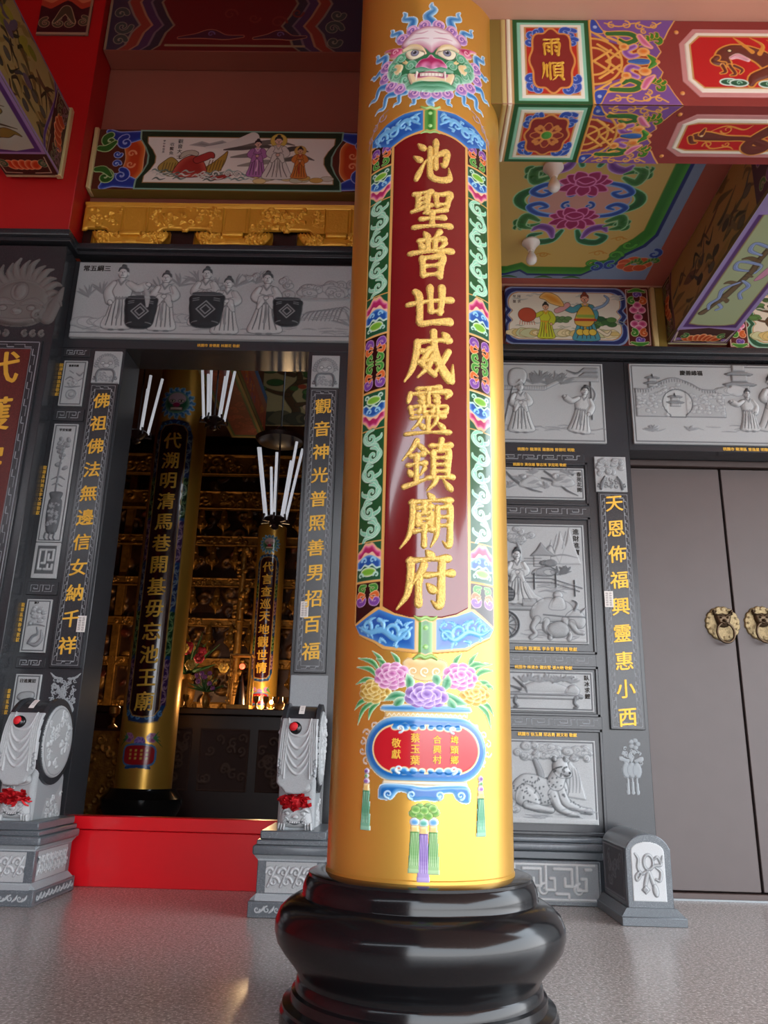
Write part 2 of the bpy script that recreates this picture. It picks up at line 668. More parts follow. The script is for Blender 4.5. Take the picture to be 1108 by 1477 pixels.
# ceilings: low soffit right, tall bay left
struct(box('ceiling_porch', 0.02, 6.5, -4.0, 2.70, 3.842, 4.3, 'salmon_plaster', bev=0))
struct(box('ceiling_back', 0.02, 4.6, 2.98, 5.30, 4.10, 4.3, 'salmon_plaster', bev=0))
struct(box('ceiling_high', -8.5, 0.02, -5.0, 5.42, 7.2, 7.5, 'red_wall', bev=0))
struct(box('wall_middle_upper', -0.10, 0.02, -5.0, 5.2, 4.1, 7.2, 'brown_plaster', bev=0))
# side walls of the porch, outside the frame, plus two added light blockers
struct(box('wall_left', -8.5, -8.2, -5.0, 5.42, 0, 7.2, 'red_wall', bev=0))
struct(box('light_block_upper', -8.5, 0.02, -5.2, -5.0, 5.5, 7.2, 'brown_plaster', bev=0))  # unseen fascia added to keep direct sky out of the tall bay
struct(box('light_block_left', -8.5, -1.3, -5.2, -5.0, 0, 4.9, 'brown_plaster', bev=0))  # unseen wall added to darken the left and keep sky reflections right
struct(box('wall_left_back', -8.2, -3.6, 5.1, 5.42, 0, 7.2, 'red_wall', bev=0))
struct(box('wall_right_back', 4.6, 8.5, 5.1, 5.42, 0, 4.2, 'granite_dark', bev=0))

# red threshold
t = thing('door_threshold', (-1.33, 5.2, 0), 'bright red wooden threshold board across the foot of the tall centre doorway', 'threshold')
box('threshold_board', -1.983, -0.670, 5.145, 5.22, 0, .315, 'red_threshold', t)
box('threshold_cap', -1.983, -0.670, 5.13, 5.235, .318, .395, 'red_threshold', t)

# right side door: two leaves
d1 = MB().box(1.575, 2.243, 5.30, 5.36, 0.05, 2.775, .004).build('door_1', 'door_brown')
struct(d1)
d2 = MB().box(2.257, 2.925, 5.30, 5.36, 0.05, 2.775, .004).build('door_2', 'door_brown')
struct(d2)
m = MB()
m.box(1.570, 3.05, 5.275, 5.42, 2.785, 2.83, .004)
m.box(1.570, 3.05, 5.24, 5.42, 2.835, 2.875, .004)
m.box(1.570, 3.05, 5.28, 5.42, -.0, 0.042, .003)
m.box(2.93, 3.05, 5.27, 5.42, .04, 2.785, .004)
struct(m.build('trim_5', 'door_frame'))
struct(box('trim_6', 1.6, 3.05, 5.262, 5.279, 0, .010, 'granite_pale', bev=.001))

def knocker(par, cx, cz, lab):
    y = 5.30
    c = Cv(.25, .25, .003, '#9a8a66', cover=0)
    pts = []
    for i in range(96):
        a = 2 * PI * i / 96
        r = .112 + .006 * abs(math.sin(a * 8))
        pts.append((.125 + r * math.cos(a), .125 + r * math.sin(a)))
    c.poly(pts, '#9c8d6a', hgt=.012, rnd=.012)
    for i in range(16):
        a = 2 * PI * i / 16
        c.ell(.125 + .094 * math.cos(a), .125 + .094 * math.sin(a), .010, .010, '#b3a37c', hgt=.017, rnd=.008)
    plate = c.build('knocker_plate', 'brass', front(cx - .125, y - .0005, cz - .125), par, label=lab)
    # beast head
    c = Cv(.15, .15, .0022, '#5b4a36', cover=0)
    c.at(.075, .075, .01)
    c.spoly([(-5.2, 5.8), (-3.2, 4.2), (0, 4.8), (3.2, 4.2), (5.2, 5.8), (5.4, 2), (4.6, -1), (3.4, -3.8), (0, -4.8), (-3.4, -3.8), (-4.6, -1), (-5.4, 2)], '#5b4a36', hgt=.03, rnd=3)
    c.stroke([(-4.4, 3.2), (-2.4, 3.4), (-.6, 2.2)], [.5, .8, .4], '#6b5840', hgt=.042, rnd=.8)
    c.stroke([(4.4, 3.2), (2.4, 3.4), (.6, 2.2)], [.5, .8, .4], '#6b5840', hgt=.042, rnd=.8)
    for q in (-1, 1):
        c.ell(2.2 * q, 1.5, 1.1, .9, '#8a7450', hgt=.043, rnd=.9)
        c.ell(2.2 * q, 1.5, .45, .45, '#201810', hgt=.045, rnd=.4)
        c.stroke([(q * 5, 5.6), (q * 6.2, 6.6), (q * 5.6, 4)], [.9, .5, .7], '#6b5840', hgt=.03, rnd=.8)
    c.ell(0, -.6, 1.7, 1.3, '#75603f', hgt=.052, rnd=1.4)
    c.stroke([(-3.4, -2.2), (-1.5, -2.0), (0, -2.6), (1.5, -2.0), (3.4, -2.2)], [.3, .7, .6, .7, .3], '#6b5840', hgt=.044, rnd=.7)
    c.build('knocker_head', 'bronze', front(cx - .075, y - .012, cz - .055), plate)
    pts = [(cx + .056 * math.sin(a), y - .040 - .012 * (1 - math.cos(a)) / 2, cz - .035 + .066 * math.cos(a) - .03) for a in np.linspace(.35, 2 * PI - .35, 28)]
    MB().tube(pts, .0085, 10).build('knocker_ring', 'bronze', plate)
knocker(d1, 2.166, 1.682, 'round scalloped brass knocker plate with bronze beast head and ring')
knocker(d2, 2.425, 1.690, 'scalloped brass knocker plate of the right-hand leaf')

# ================================================================ ornament drawing helpers
GLY = {}
def glyph_defs():
    h, v, p, n, d, k = 'h', 'v', 'p', 'n', 'd', 'k'
    GLY['池'] = [(d, (18, 92), (33, 80)), (d, (8, 66), (26, 55)), (k, [(14, 16, 4), (20, 28, 5), (36, 54, 1.5)]),
        (k, [(40, 54, 3.5), (60, 64, 4), (84, 74, 6), (86, 62, 5.5), (80, 44, 4.5), (72, 48, 1.5)]), (v, (60, 99), (60, 36)),
        (k, [(46, 82, 4), (46, 34, 5), (52, 18, 6), (72, 13, 5.5), (90, 16, 6), (94, 24, 4), (91, 40, 1)])]
    GLY['聖'] = [(h, (6, 92), (50, 96)), (v, (17, 92), (16, 52)), (v, (40, 94), (38, 38)), (h, (18, 79), (38, 81)), (h, (17, 66), (38, 68)),
        (k, [(2, 46, 3), (20, 51, 4), (48, 60, 4)]), (v, (58, 90), (61, 58)), (k, [(58, 88, 3.5), (74, 90, 4), (92, 92, 6), (88, 76, 5), (85, 58, 4)]),
        (h, (60, 62), (86, 64)), (k, [(82, 50, 5), (60, 44, 3.5), (30, 39, 2)]), (h, (22, 24), (80, 28)), (v, (50, 44), (50, 6)), (h, (6, 4), (96, 7))]
    GLY['普'] = [(d, (34, 99), (43, 86)), (k, [(68, 100, 5), (62, 92, 3.5), (56, 85, 1.5)]), (h, (22, 80), (80, 84)), (v, (42, 84), (42, 58)), (v, (58, 84), (58, 58)),
        (d, (24, 75), (32, 63)), (k, [(80, 76, 4.5), (74, 68, 3), (66, 62, 1.5)]), (h, (2, 54), (98, 59)), (v, (30, 44), (33, 2)),
        (k, [(30, 42, 3.5), (50, 43, 4), (74, 45, 6), (71, 24, 5), (69, 1, 4.5)]), (h, (32, 24), (70, 26)), (h, (33, 5), (69, 7))]
    GLY['世'] = [(h, (2, 56), (98, 67)), (k, [(18, 86, 5), (26, 74, 6), (28, 36, 5), (30, 10, 5.5), (54, 11, 4.5), (90, 14, 7)]), (v, (49, 98), (51, 34)),
        (k, [(74, 94, 6), (74, 66, 5), (70, 32, 4)]), (h, (51, 36), (72, 38))]
    GLY['威'] = [(k, [(26, 80, 5), (24, 54, 5), (16, 24, 4), (2, 2, 1.2)]), (h, (24, 79), (92, 84)), (h, (34, 60), (52, 63)),
        (k, [(46, 56, 4), (36, 36, 4), (44, 26, 4), (60, 12, 4.5)]), (k, [(56, 50, 4), (48, 28, 4), (28, 8, 1.5)]), (h, (28, 38), (62, 43)),
        (k, [(58, 100, 5), (60, 66, 5), (70, 34, 6), (86, 8, 7), (94, 2, 5), (97, 34, 1)]), (k, [(88, 60, 4.5), (74, 34, 4), (56, 10, 1.5)]), (d, (76, 98), (86, 88))]
    GLY['靈'] = [(h, (26, 95), (76, 98)), (k, [(12, 86, 5), (9, 76, 5), (7, 68, 3)]), (k, [(12, 85, 3.5), (50, 86, 4), (94, 88, 6.5), (88, 76, 3)]), (v, (50, 96), (50, 64)),
        (d, (28, 79), (40, 75)), (d, (28, 70), (40, 66)), (d, (60, 79), (72, 75)), (d, (60, 70), (72, 66)),
        (v, (12, 58), (15, 44)), (k, [(12, 57, 3), (32, 58, 4), (31, 44, 3)]), (h, (14, 46), (32, 47)),
        (v, (40, 58), (42, 44)), (k, [(40, 57, 3), (60, 58, 4), (59, 44, 3)]), (h, (41, 46), (60, 47)),
        (v, (68, 58), (70, 44)), (k, [(68, 57, 3), (89, 58, 4), (87, 44, 3)]), (h, (69, 46), (88, 47)),
        (h, (14, 35), (86, 38)), (v, (50, 38), (50, 8)), (k, [(34, 32, 4), (28, 22, 3.5), (16, 12, 1.5)]), (d, (30, 24), (42, 13)),
        (k, [(68, 32, 4), (64, 22, 3.5), (56, 13, 1.5)]), (d, (68, 26), (84, 12)), (h, (2, 3), (98, 6))]
    GLY['鎮'] = [(k, [(28, 99, 5), (18, 82, 4), (0, 62, 1.2)]), (k, [(28, 94, 3), (38, 84, 5), (50, 74, 3)]), (h, (16, 69), (42, 72)), (h, (10, 51), (46, 54)),
        (v, (28, 72), (28, 16)), (d, (12, 42), (19, 31)), (k, [(44, 44, 4), (40, 38, 3), (36, 31, 1.5)]), (k, [(4, 10, 5), (26, 16, 4), (50, 24, 2)]),
        (h, (54, 88), (96, 91)), (k, [(76, 101, 5), (74, 88, 4.5), (70, 78, 3)]), (v, (60, 78), (60, 28)), (k, [(60, 77, 3.5), (74, 78, 4), (90, 79, 5.5), (89, 50, 5), (88, 28, 4)]),
        (h, (61, 64), (88, 65)), (h, (61, 51), (88, 52)), (h, (61, 38), (88, 39)), (h, (48, 25), (100, 28)), (k, [(66, 22, 4.5), (60, 12, 4), (48, 0, 1.2)]), (d, (80, 21), (96, 2))]
    GLY['廟'] = [(d, (50, 101), (60, 90)), (h, (18, 85), (96, 89)), (k, [(22, 86, 5), (22, 54, 5), (16, 24, 4), (0, 2, 1.2)]), (h, (30, 74), (58, 76)), (v, (44, 83), (44, 64)),
        (v, (32, 63), (33, 42)), (k, [(32, 62, 3), (44, 63, 3.5), (57, 64, 4.5), (56, 42, 4)]), (h, (33, 53), (56, 54)), (h, (33, 44), (56, 45)), (h, (24, 31), (62, 34)), (v, (44, 44), (44, 2)),
        (k, [(68, 75, 4.5), (68, 44, 4.5), (66, 22, 4), (56, 2, 1.2)]), (k, [(68, 74, 3.5), (80, 75, 4), (92, 76, 5.5), (92, 40, 5), (91, 10, 5.5), (86, 4, 4), (78, 12, 1.2)]), (h, (68, 57), (92, 58)), (h, (68, 41), (92, 42))]
    GLY['府'] = [(d, (50, 101), (60, 90)), (h, (18, 84), (92, 88)), (k, [(22, 85, 5), (22, 54, 5), (16, 24, 4), (-2, 0, 1.2)]), (k, [(46, 76, 5), (40, 62, 4.5), (24, 40, 1.2)]),
        (v, (37, 60), (37, 4)), (h, (48, 57), (99, 62)), (k, [(78, 78, 5), (77, 44, 5), (76, 12, 5.5), (71, 3, 4.5), (60, 12, 1.2)]), (d, (52, 42), (64, 29))]
    GLY['雨'] = [(h, (16, 90), (84, 93)), (v, (18, 70), (20, 6)), (k, [(18, 70, 4), (50, 71, 4), (82, 73, 6), (80, 30, 5), (78, 6, 5), (70, 14, 2)]), (v, (50, 90), (50, 8)),
        (d, (28, 58), (40, 48)), (d, (28, 36), (40, 26)), (d, (60, 58), (72, 48)), (d, (60, 36), (72, 26))]
    GLY['順'] = [(k, [(12, 92, 5), (12, 50, 4.5), (4, 10, 2)]), (v, (25, 86), (26, 18)), (v, (39, 96), (40, 4)), (h, (48, 93), (98, 95)), (k, [(74, 92, 4), (68, 84, 3), (64, 78, 2)]),
        (v, (56, 78), (57, 24)), (k, [(56, 77, 4), (74, 78, 4), (92, 79, 5), (91, 24, 4.5)]), (h, (57, 60), (91, 61)), (h, (57, 43), (91, 44)), (h, (57, 27), (91, 28)), (k, [(66, 24, 4.5), (60, 12, 3.5), (48, 2, 1.5)]), (d, (80, 23), (98, 4))]
glyph_defs()

def draw_glyph(c, key, col, wk=1.0, **kw):
    for s in GLY[key]:
        t = s[0]
        if t == 'k':
            c.stroke([(a, b) for a, b, _ in s[1]], [w * wk for _, _, w in s[1]], col, **kw)
            continue
        (x0, y0), (x1, y1) = s[1], s[2]
        f = lambda q: (x0 + (x1 - x0) * q, y0 + (y1 - y0) * q)
        if t == 'h':
            ws, q = [3.6, 4.4, 3.1, 3.4, 5.6, 3.0], [0, .08, .35, .7, .93, 1]
        elif t == 'v':
            ws, q = [3.4, 5.6, 4.4, 4.4, 5.0, 2.6], [0, .1, .35, .7, .92, 1]
        else:
            ws, q = [1.6, 4.2, 5.8, 3.0], [0, .4, .78, 1]
        c.stroke([f(a) for a in q], [w * wk for w in ws], col, **kw)

def flame(c, base, tip, w, col='#2a78c2', edge='#9fd0ee', halo='#d5e8f2', bend=.18, **kw):
    (x0, y0), (x1, y1) = base, tip
    dx, dy = x1 - x0, y1 - y0
    px, py = -dy * bend, dx * bend
    pts = [(x0, y0), (x0 + dx * .3 + px, y0 + dy * .3 + py), (x0 + dx * .62 - px * .5, y0 + dy * .62 - py * .5), (x0 + dx * .82 + px * .15, y0 + dy * .82 + py * .15), (x1, y1)]
    c.stroke(pts, [w, w * .85, w * .6, w * .38, w * .08], col, edge=edge, grad=w * .8, outl=(halo, w * .22), **kw)

def scroll_vine(c, x0, x1, z0, z1, n, bgc, col, line, hgt):
    """S-shaped scroll growing up a strip"""
    w = x1 - x0
    c.rect(x0, z0, x1, z1, bgc)
    hh = (z1 - z0) / n
    o = (line, w * .022)
    xm = (x0 + x1) / 2
    for i in range(n):
        s = 1 if i % 2 == 0 else -1
        zc = z0 + hh * (i + .5)
        r = min(w * .30, hh * .42)
        c.stroke([(xm - s * w * .30, zc - hh * .62), (xm - s * w * .16, zc - hh * .34), (xm + s * w * .20, zc - hh * .20), (xm + s * w * .36, zc + hh * .10), (xm + s * w * .22, zc + hh * .42), (xm - s * w * .05, zc + hh * .5)],
                 [w * .025, w * .055, w * .07, w * .075, w * .055, w * .02], col, outl=o, hgt=hgt, rnd=w * .05)
        c.curl(xm + s * w * .06, zc + hh * .04, r * .86, 20 if s > 0 else 160, -1.05 * s, w * .062, col, outl=o, hgt=hgt, rnd=w * .05)
        c.stroke([(xm - s * w * .18, zc - hh * .1), (xm - s * w * .36, zc + hh * .02), (xm - s * w * .40, zc + hh * .2)], [w * .06, w * .045, w * .012], col, outl=o, hgt=hgt, rnd=w * .05)
    for i in range(n):
        s = 1 if i % 2 == 0 else -1
        zc = z0 + hh * (i + .5)
        c.stroke([(xm - s * w * .18, zc - hh * .32), (xm + s * w * .2, zc - hh * .18), (xm + s * w * .34, zc + hh * .1)], w * .013, line)

def cloud_band(c, x0, x1, za, zb, hgt):
    """rainbow bands with cloud; za = bulging end, zb = flat end"""
    w, L = x1 - x0, za - zb
    def arch(f, wav=0):
        P = [(x0, zb), (x1, zb)]
        for t in np.linspace(1, 0, 21):
            P.append((x0 + w * t, zb + L * f * (.74 + .26 * math.sin(PI * t)) + L * wav * math.cos(t * PI * 6)))
        return P
    c.rect(x0, min(za, zb), x1, max(za, zb), '#17573a')
    c.poly(arch(1.0, .02), '#e8b48c')
    c.poly(arch(.93, .03), '#b02c62', edge='#ef93b4', grad=w * .10)
    c.poly(arch(.74, .03), '#f3c9a8')
    c.poly(arch(.67, .0), '#1f57a8', edge='#7fb6e8', grad=w * .1, hgt=hgt, rnd=w * .05)
    zm = zb + L * .52
    for s in (-1, 1):
        c.curl((x0 + x1) / 2 + s * w * .17, zm, w * .12, 90 - 90 * s, .9 * s, w * .045, '#8fd0f0', hgt=hgt * 1.4, rnd=w * .03)
    c.poly(arch(.42, .03), '#bfe6dc')
    c.poly(arch(.36, .03), '#17573a')
    c.ell((x0 + x1) / 2, zb + L * .22, w * .3, abs(L) * .10, '#76b83a', edge='#c5e38a', grad=w * .06, outl=('#d8eedd', w * .03), hgt=hgt * 1.3, rnd=w * .06)
    for s in (-1, 1):
        c.curl((x0 + x1) / 2 + s * w * .33, zb + L * .13, w * .11, 90 + 90 * s, -.9 * s, w * .04, '#b5e2d0', hgt=hgt, rnd=w * .03)

def dragon_fret(c, x0, x1, z0, z1, hgt, full=True):
    w, L = x1 - x0, z1 - z0
    xm, zm = (x0 + x1) / 2, (z0 + z1) / 2
    c.rect(x0, z0, x1, z1, '#231414')
    for sx_ in (-1, 1):
        for sz_ in ((-1, 1) if full else (1,)):
            Lh = L / 2 if full else L * .92
            b = zm if full else z0 + L * .04
            g = lambda X, Z: (xm + sx_ * X * w, b + sz_ * Z * Lh)
            st = lambda pts, ws, col, o: c.stroke([g(*q) for q in pts], [k * w for k in ws], col, outl=(o, w * .022), hgt=hgt, rnd=w * .04)
            st([(.09, .06), (.30, .08), (.34, .22), (.20, .32), (.14, .20)], [.03, .055, .055, .05, .03], '#3f8f3a', '#b9dd8c')
            st([(.14, .46), (.34, .40), (.40, .54), (.28, .64), (.12, .58)], [.03, .06, .06, .05, .03], '#d96a32', '#f5c79a')
            st([(.10, .66), (.16, .82), (.34, .86), (.42, .72), (.33, .66), (.27, .72)], [.03, .06, .07, .06, .05, .03], '#7a4aa0', '#dfb6dc')

def peony(c, x, y, r, deep, pale, line, hgt=.003, rnd=6, squash=.8):
    random.seed(int(x * 7 + y))
    for rr, k, q in ((.78, 9, .36), (.48, 7, .33), (.2, 4, .28)):
        for i in range(k):
            a = 2 * PI * i / k + rr
            c.ell(x + r * rr * math.cos(a), y + r * rr * squash * math.sin(a), r * q, r * q * .86, deep, edge=pale, grad=r * .28, outl=(line, r * .035), hgt=hgt * (1.5 - rr * .6), rnd=r * .3)

def leaf(c, p0, p1, w, col, edge, bend=.15, hgt=.002):
    (x0, y0), (x1, y1) = p0, p1
    dx, dy = x1 - x0, y1 - y0
    m = (x0 + dx * .45 - dy * bend, y0 + dy * .45 + dx * bend)
    c.stroke([p0, m, p1], [w * .45, w, w * .06], col, edge=edge, grad=w * .9, outl=('#dfe9c0', w * .14), hgt=hgt, rnd=w)

def acanthus(c, x, y, s, rot, col, edge, line='#d9a850', flip=1, hgt=.003):
    old = c.t
    c.at(x, y, s, rot, flip)
    c.stroke([(-.9, -.1), (-.4, .12), (.1, .16), (.5, .05), (.62, -.28), (.36, -.42), (.2, -.24)], [.05, .15, .2, .18, .14, .1, .05], col, edge=edge, grad=.12, outl=(line, .05), hgt=hgt, rnd=.14)
    for (a, b) in ((-.2, .2), (.15, .3), (.5, .26)):
        c.stroke([(a, b - .1), (a + .12, b + .14), (a + .02, b + .28)], [.12, .09, .02], col, edge=edge, grad=.08, outl=(line, .05), hgt=hgt, rnd=.08)
    c.t = old

# ================================================================ the great gilded column
CX, CY, CR = 0.092, 2.83, 0.305
column = thing('temple_column', (CX, CY, 0), 'large round gilded column with dark red inscription board standing on a black stone base in front', 'column')
m = MB()
m.lathe([(.432, 0), (.432, .046), (.424, .056), (.40, .058)], CX, CY, 96)
m.lathe([(.425, .056), (.425, .066), (.402, .074), (.398, .098), (.388, .104), (.385, .128), (.380, .134), (.384, .15), (.400, .172), (.430, .205), (.452, .235), (.461, .266), (.460, .295), (.447, .325), (.424, .346), (.398, .360), (.380, .366), (.378, .370), (.379, .385), (.374, .404), (.366, .420), (.362, .424), (.362, .432), (.350, .437), (.29, .438)], CX, CY, 96)
m.build('column_base', 'black_stone', column, label='glossy black stone drum base with moulded rim')
MB().lathe([(CR + .003, .434), (CR + .003, .446), (CR, .449), (CR, 4.45)], CX, CY, 128).build('column_shaft', 'gold_shaft', column)

def bar2(z0, w, u0=0.0, lift=0.0):
    return lambda U, V, H: (CX + (CR + lift + H) * np.sin((U - w / 2 + u0) / CR), CY - (CR + lift + H) * np.cos((U - w / 2 + u0) / CR), z0 + V)

# -- border of the inscription board
Z0 = 1.08
c = Cv(.54, 2.17, .0022, '#d9a055', cover=0, depth=.0)
c.at(.27, -Z0)
GOLD = '#e2ad62'
def arch_top(u0, zc, zs, n=15):
    return [(u0 * t, zs + (zc - zs) * (1 - abs(t) ** 2.2)) for t in np.linspace(-1, 1, n)]
outer = [(-.262, 1.205), (-.235, 1.165), (-.175, 1.140), (-.14, 1.118), (-.04, 1.105), (.04, 1.105), (.14, 1.118), (.175, 1.140), (.235, 1.165), (.262, 1.205)] + list(reversed(arch_top(.262, 3.228, 3.150)))
c.poly(outer, GOLD, hgt=.004, rnd=.004)
OB, IB = .252, .147
for s in (-1, 1):
    xa, xb = (s * OB, s * (IB + .006)) if s < 0 else (s * (IB + .006), s * OB)
    scroll_vine(c, xa, xb, 2.424, 2.838, 6, '#14542f', '#8ed6b4', '#d4f0dd', .003)
    scroll_vine(c, xa, xb, 1.482, 1.886, 6, '#14542f', '#8ed6b4', '#d4f0dd', .003)
    cloud_band(c, xa, xb, 2.842, 2.985, .003)
    cloud_band(c, xa, xb, 2.420, 2.262, .003)
    cloud_band(c, xa, xb, 1.890, 2.032, .003)
    cloud_band(c, xa, xb, 1.478, 1.348, .003)
    dragon_fret(c, xa, xb, 2.040, 2.254, .003)
    dragon_fret(c, xa, xb, 2.993, 3.105, .003, False)
    c.poly([(s * OB, 1.208), (s * (IB + .006), 1.262), (s * (IB + .006), 1.340), (s * OB, 1.340)], '#231414')
    dragon_fret(c, xa, xb, 1.338, 1.256, .003, False)
    for zz in (2.990, 2.258, 2.036, 1.344):
        c.stroke([(xa, zz), (xb, zz)], .003, GOLD, smooth=False, hgt=.005, rnd=.003)
    # blue cloud arches above and below
    top = [(s * .028, 3.216), (s * .10, 3.212), (s * .18, 3.190), (s * .252, 3.148), (s * .252, 3.118), (s * .155, 3.070), (s * .10, 3.098), (s * .028, 3.122)]
    c.poly(top, '#1d5aae', edge='#3f86cf', grad=.02)
    for (X, Z, r, a, tn) in ((.06, 3.17, .022, 0, 1), (.105, 3.155, .024, 180, -1), (.15, 3.135, .026, 90, 1), (.195, 3.13, .022, 200, -1), (.225, 3.13, .014, 60, 1)):
        c.curl(s * X, Z, r, a if s > 0 else 180 - a, tn * s, .0075, '#7cc3ec', hgt=.007, rnd=.006)
    c.stroke([(s * .04, 3.150), (s * .09, 3.180), (s * .14, 3.150), (s * .19, 3.155), (s * .238, 3.135)], [.004, .009, .010, .008, .003], '#6db6e6', hgt=.007, rnd=.006)
    for (X, Z, q) in ((.05, 3.195, 40), (.085, 3.135, -30), (.125, 3.175, 60), (.165, 3.105, 20), (.175, 3.165, -20), (.205, 3.150, 30), (.215, 3.105, -40)):
        acanthus(c, .27 + s * X, Z - Z0, .017, q, '#7cc3ec', '#a5dcf5', '#5aa5dd', s, .006)
        c.at(.27, -Z0)
    bot = [(s * .034, 1.116), (s * .13, 1.128), (s * .168, 1.148), (s * .232, 1.172), (s * .252, 1.2), (s * .155, 1.248), (s * .10, 1.226), (s * .034, 1.212)]
    c.poly(bot, '#1d5aae', edge='#3f86cf', grad=.02)
    for (X, Z, r, a, tn) in ((.065, 1.16, .022, 0, 1), (.11, 1.175, .024, 180, -1), (.155, 1.19, .024, 90, 1), (.20, 1.195, .019, 200, -1)):
        c.curl(s * X, Z, r, a if s > 0 else 180 - a, tn * s, .0075, '#7cc3ec', hgt=.007, rnd=.006)
    for (X, Z, q) in ((.055, 1.195, 40), (.085, 1.200, -30), (.09, 1.135, 60), (.135, 1.205, 20), (.14, 1.145, -20), (.18, 1.215, 30), (.185, 1.165, -40), (.215, 1.190, 20)):
        acanthus(c, .27 + s * X, Z - Z0, .017, q, '#7cc3ec', '#a5dcf5', '#5aa5dd', s, .006)
        c.at(.27, -Z0)
    c.stroke([(s * .045, 1.185), (s * .09, 1.15), (s * .14, 1.18), (s * .19, 1.175), (s * .235, 1.195)], [.004, .009, .010, .008, .003], '#6db6e6', hgt=.007, rnd=.006)
for zc, dz in ((3.168, .062), (1.155, .064)):
    c.poly([(-.022, zc - dz), (.022, zc - dz), (.022, zc + dz), (-.022, zc + dz)], '#2f7d2a', edge='#8ac86a', grad=.016, hgt=.007, rnd=.008)
    for q in (-.03, .03):
        c.ell(0, zc + q, .008, .008, '#a9e08a', hgt=.010, rnd=.006)
    for q in (-1, 1):
        zz = zc + q * dz
        c.stroke([(-.036, zz + q * .004), (-.018, zz - q * .006), (0, zz), (.018, zz - q * .006), (.036, zz + q * .004)], [.004, .007, .007, .007, .004], '#9fca6e', outl=(GOLD, .003), hgt=.009, rnd=.006)
c.build('board_border', 'paint_gloss', bar2(Z0, .54), column, label='multicoloured scroll and cloud border round the dark red board')
# -- dark red board
c = Cv(.30, 1.92, .0025, '#6d1a1c', cover=0)
c.at(.15, -1.2)
inner = [(-.142, 1.256), (-.10, 1.232), (-.05, 1.218), (.05, 1.218), (.10, 1.232), (.142, 1.256)] + list(reversed(arch_top(.142, 3.108, 3.066)))
c.poly(inner, '#72191b', outl=('#d9a055', .006), hgt=.007, rnd=.003)
board = c.build('inscription_board', MATS.get('lacquer') or mat('lacquer', attr=True, rough=0.14, coat=0.7, noise=(6, .05)), bar2(1.2, .30), column, label='glossy dark red inscription board')
spec = [('池', 3.070, 2.858, .006, .158), ('聖', 2.838, 2.672, .010, .158), ('普', 2.656, 2.462, .008, .166), ('世', 2.428, 2.258, .006, .168), ('威', 2.239, 2.048, .004, .176),
        ('靈', 2.027, 1.845, .002, .160), ('鎮', 1.826, 1.643, .003, .172), ('廟', 1.632, 1.446, .003, .176), ('府', 1.434, 1.248, .000, .178)]
for ch, zt, zb, uc, wd_ in spec:
    hgt_ = zt - zb
    c = Cv(wd_ + .02, hgt_ + .02, .0016, '#edc566', cover=0)
    c.at(.01, .01, 1)
    sx_, sy_ = wd_ / 100, hgt_ / 100
    # strokes are laid out in a 100 x 100 square and fitted to the character's own box
    q = Cv(1, 1, 1)
    keep = c.P
    c.P = lambda pts, sx_=sx_, sy_=sy_: np.array([(.01 + p[0] * sx_, .01 + p[1] * sy_ + (p[0] - 50) * sx_ * .04) for p in pts])
    c.t = (0, 0, sx_ * 1.04, 0, 1)
    draw_glyph(c, ch, '#f0ca6a', 1.12 if ch in '靈鎮廟' else 1.38, outl=('#b98a3c', .5, .001), hgt=.008, rnd=4)
    c.build('character', 'gold_speckle', bar2(zb - .01, wd_ + .02, uc, .007), column)

# -- guardian lion mask
SK = lambda x, y: (CR * math.asin(max(-.97, min(.97, (x - 556) / 482))) , (735 - y) * .00076)
def skc(w, h, cx):
    c = Cv(w, h, .0022, '#ffffff', cover=0)
    return c
c = Cv(.62, .56, .0022, '#ffffff', cover=0)
c.P = lambda pts: np.array([(.31 + SK(p[0], p[1])[0], .02 + SK(p[0], p[1])[1]) for p in pts])
c.t = (0, 0, .00066, 0, 1)
for b_, t_, w_ in (((560, 170), (562, 40), 30), ((430, 195), (378, 78), 27), ((690, 190), (744, 72), 27), ((352, 250), (298, 165), 23), ((768, 250), (830, 150), 23),
                   ((262, 375), (205, 278), 24), ((258, 440), (172, 405), 22), ((275, 535), (165, 578), 22), ((335, 612), (210, 682), 20), ((400, 625), (325, 694), 17),
                   ((858, 370), (912, 272), 24), ((862, 440), (938, 402), 22), ((850, 535), (942, 572), 22), ((800, 605), (895, 684), 20), ((726, 625), (806, 694), 17),
                   ((482, 668), (430, 720), 16), ((640, 668), (690, 720), 16), ((560, 640), (562, 742), 28)):
    flame(c, b_, t_, w_, hgt=.002, rnd=10, bend=.22 if b_[0] < 556 else -.22)
for x, y, s in ((375, 262, 1), (438, 222, 1), (515, 196, 1), (604, 194, -1), (688, 220, -1), (752, 258, -1), (276, 405, 1), (270, 478, 1), (312, 552, 1), (368, 592, 1), (845, 405, -1), (852, 478, -1), (806, 552, -1), (748, 592, -1), (455, 642, 1), (525, 650, 1), (595, 650, -1), (662, 642, -1)):
    c.ell(x, y, 36, 32, '#8a5cae', edge='#c79bd6', grad=20, outl=('#f0c9e4', 5), hgt=.003, rnd=18)
    c.curl(x, y, 26, 200 if s > 0 else -20, 1.2 * s, 7, '#eab8de', hgt=.005, rnd=5)
c.spoly([(288, 450), (318, 385), (400, 350), (560, 330), (716, 350), (798, 385), (832, 450), (806, 520), (730, 560), (692, 614), (560, 644), (424, 614), (388, 560), (312, 520)], '#2b7a4e', edge='#a9e2c8', grad=46, outl=('#cdebdc', 6), hgt=.005, rnd=40)
for x, y, s in ((328, 440, 1), (345, 500, 1), (400, 545, 1), (790, 440, -1), (775, 500, -1), (716, 545, -1), (430, 462, -1), (690, 462, 1), (372, 398, 1), (745, 398, -1)):
    c.curl(x, y, 30, 180 if s > 0 else 0, 1.25 * s, 10, '#5faf86', outl=('#c8ecd9', 3), hgt=.008, rnd=8)
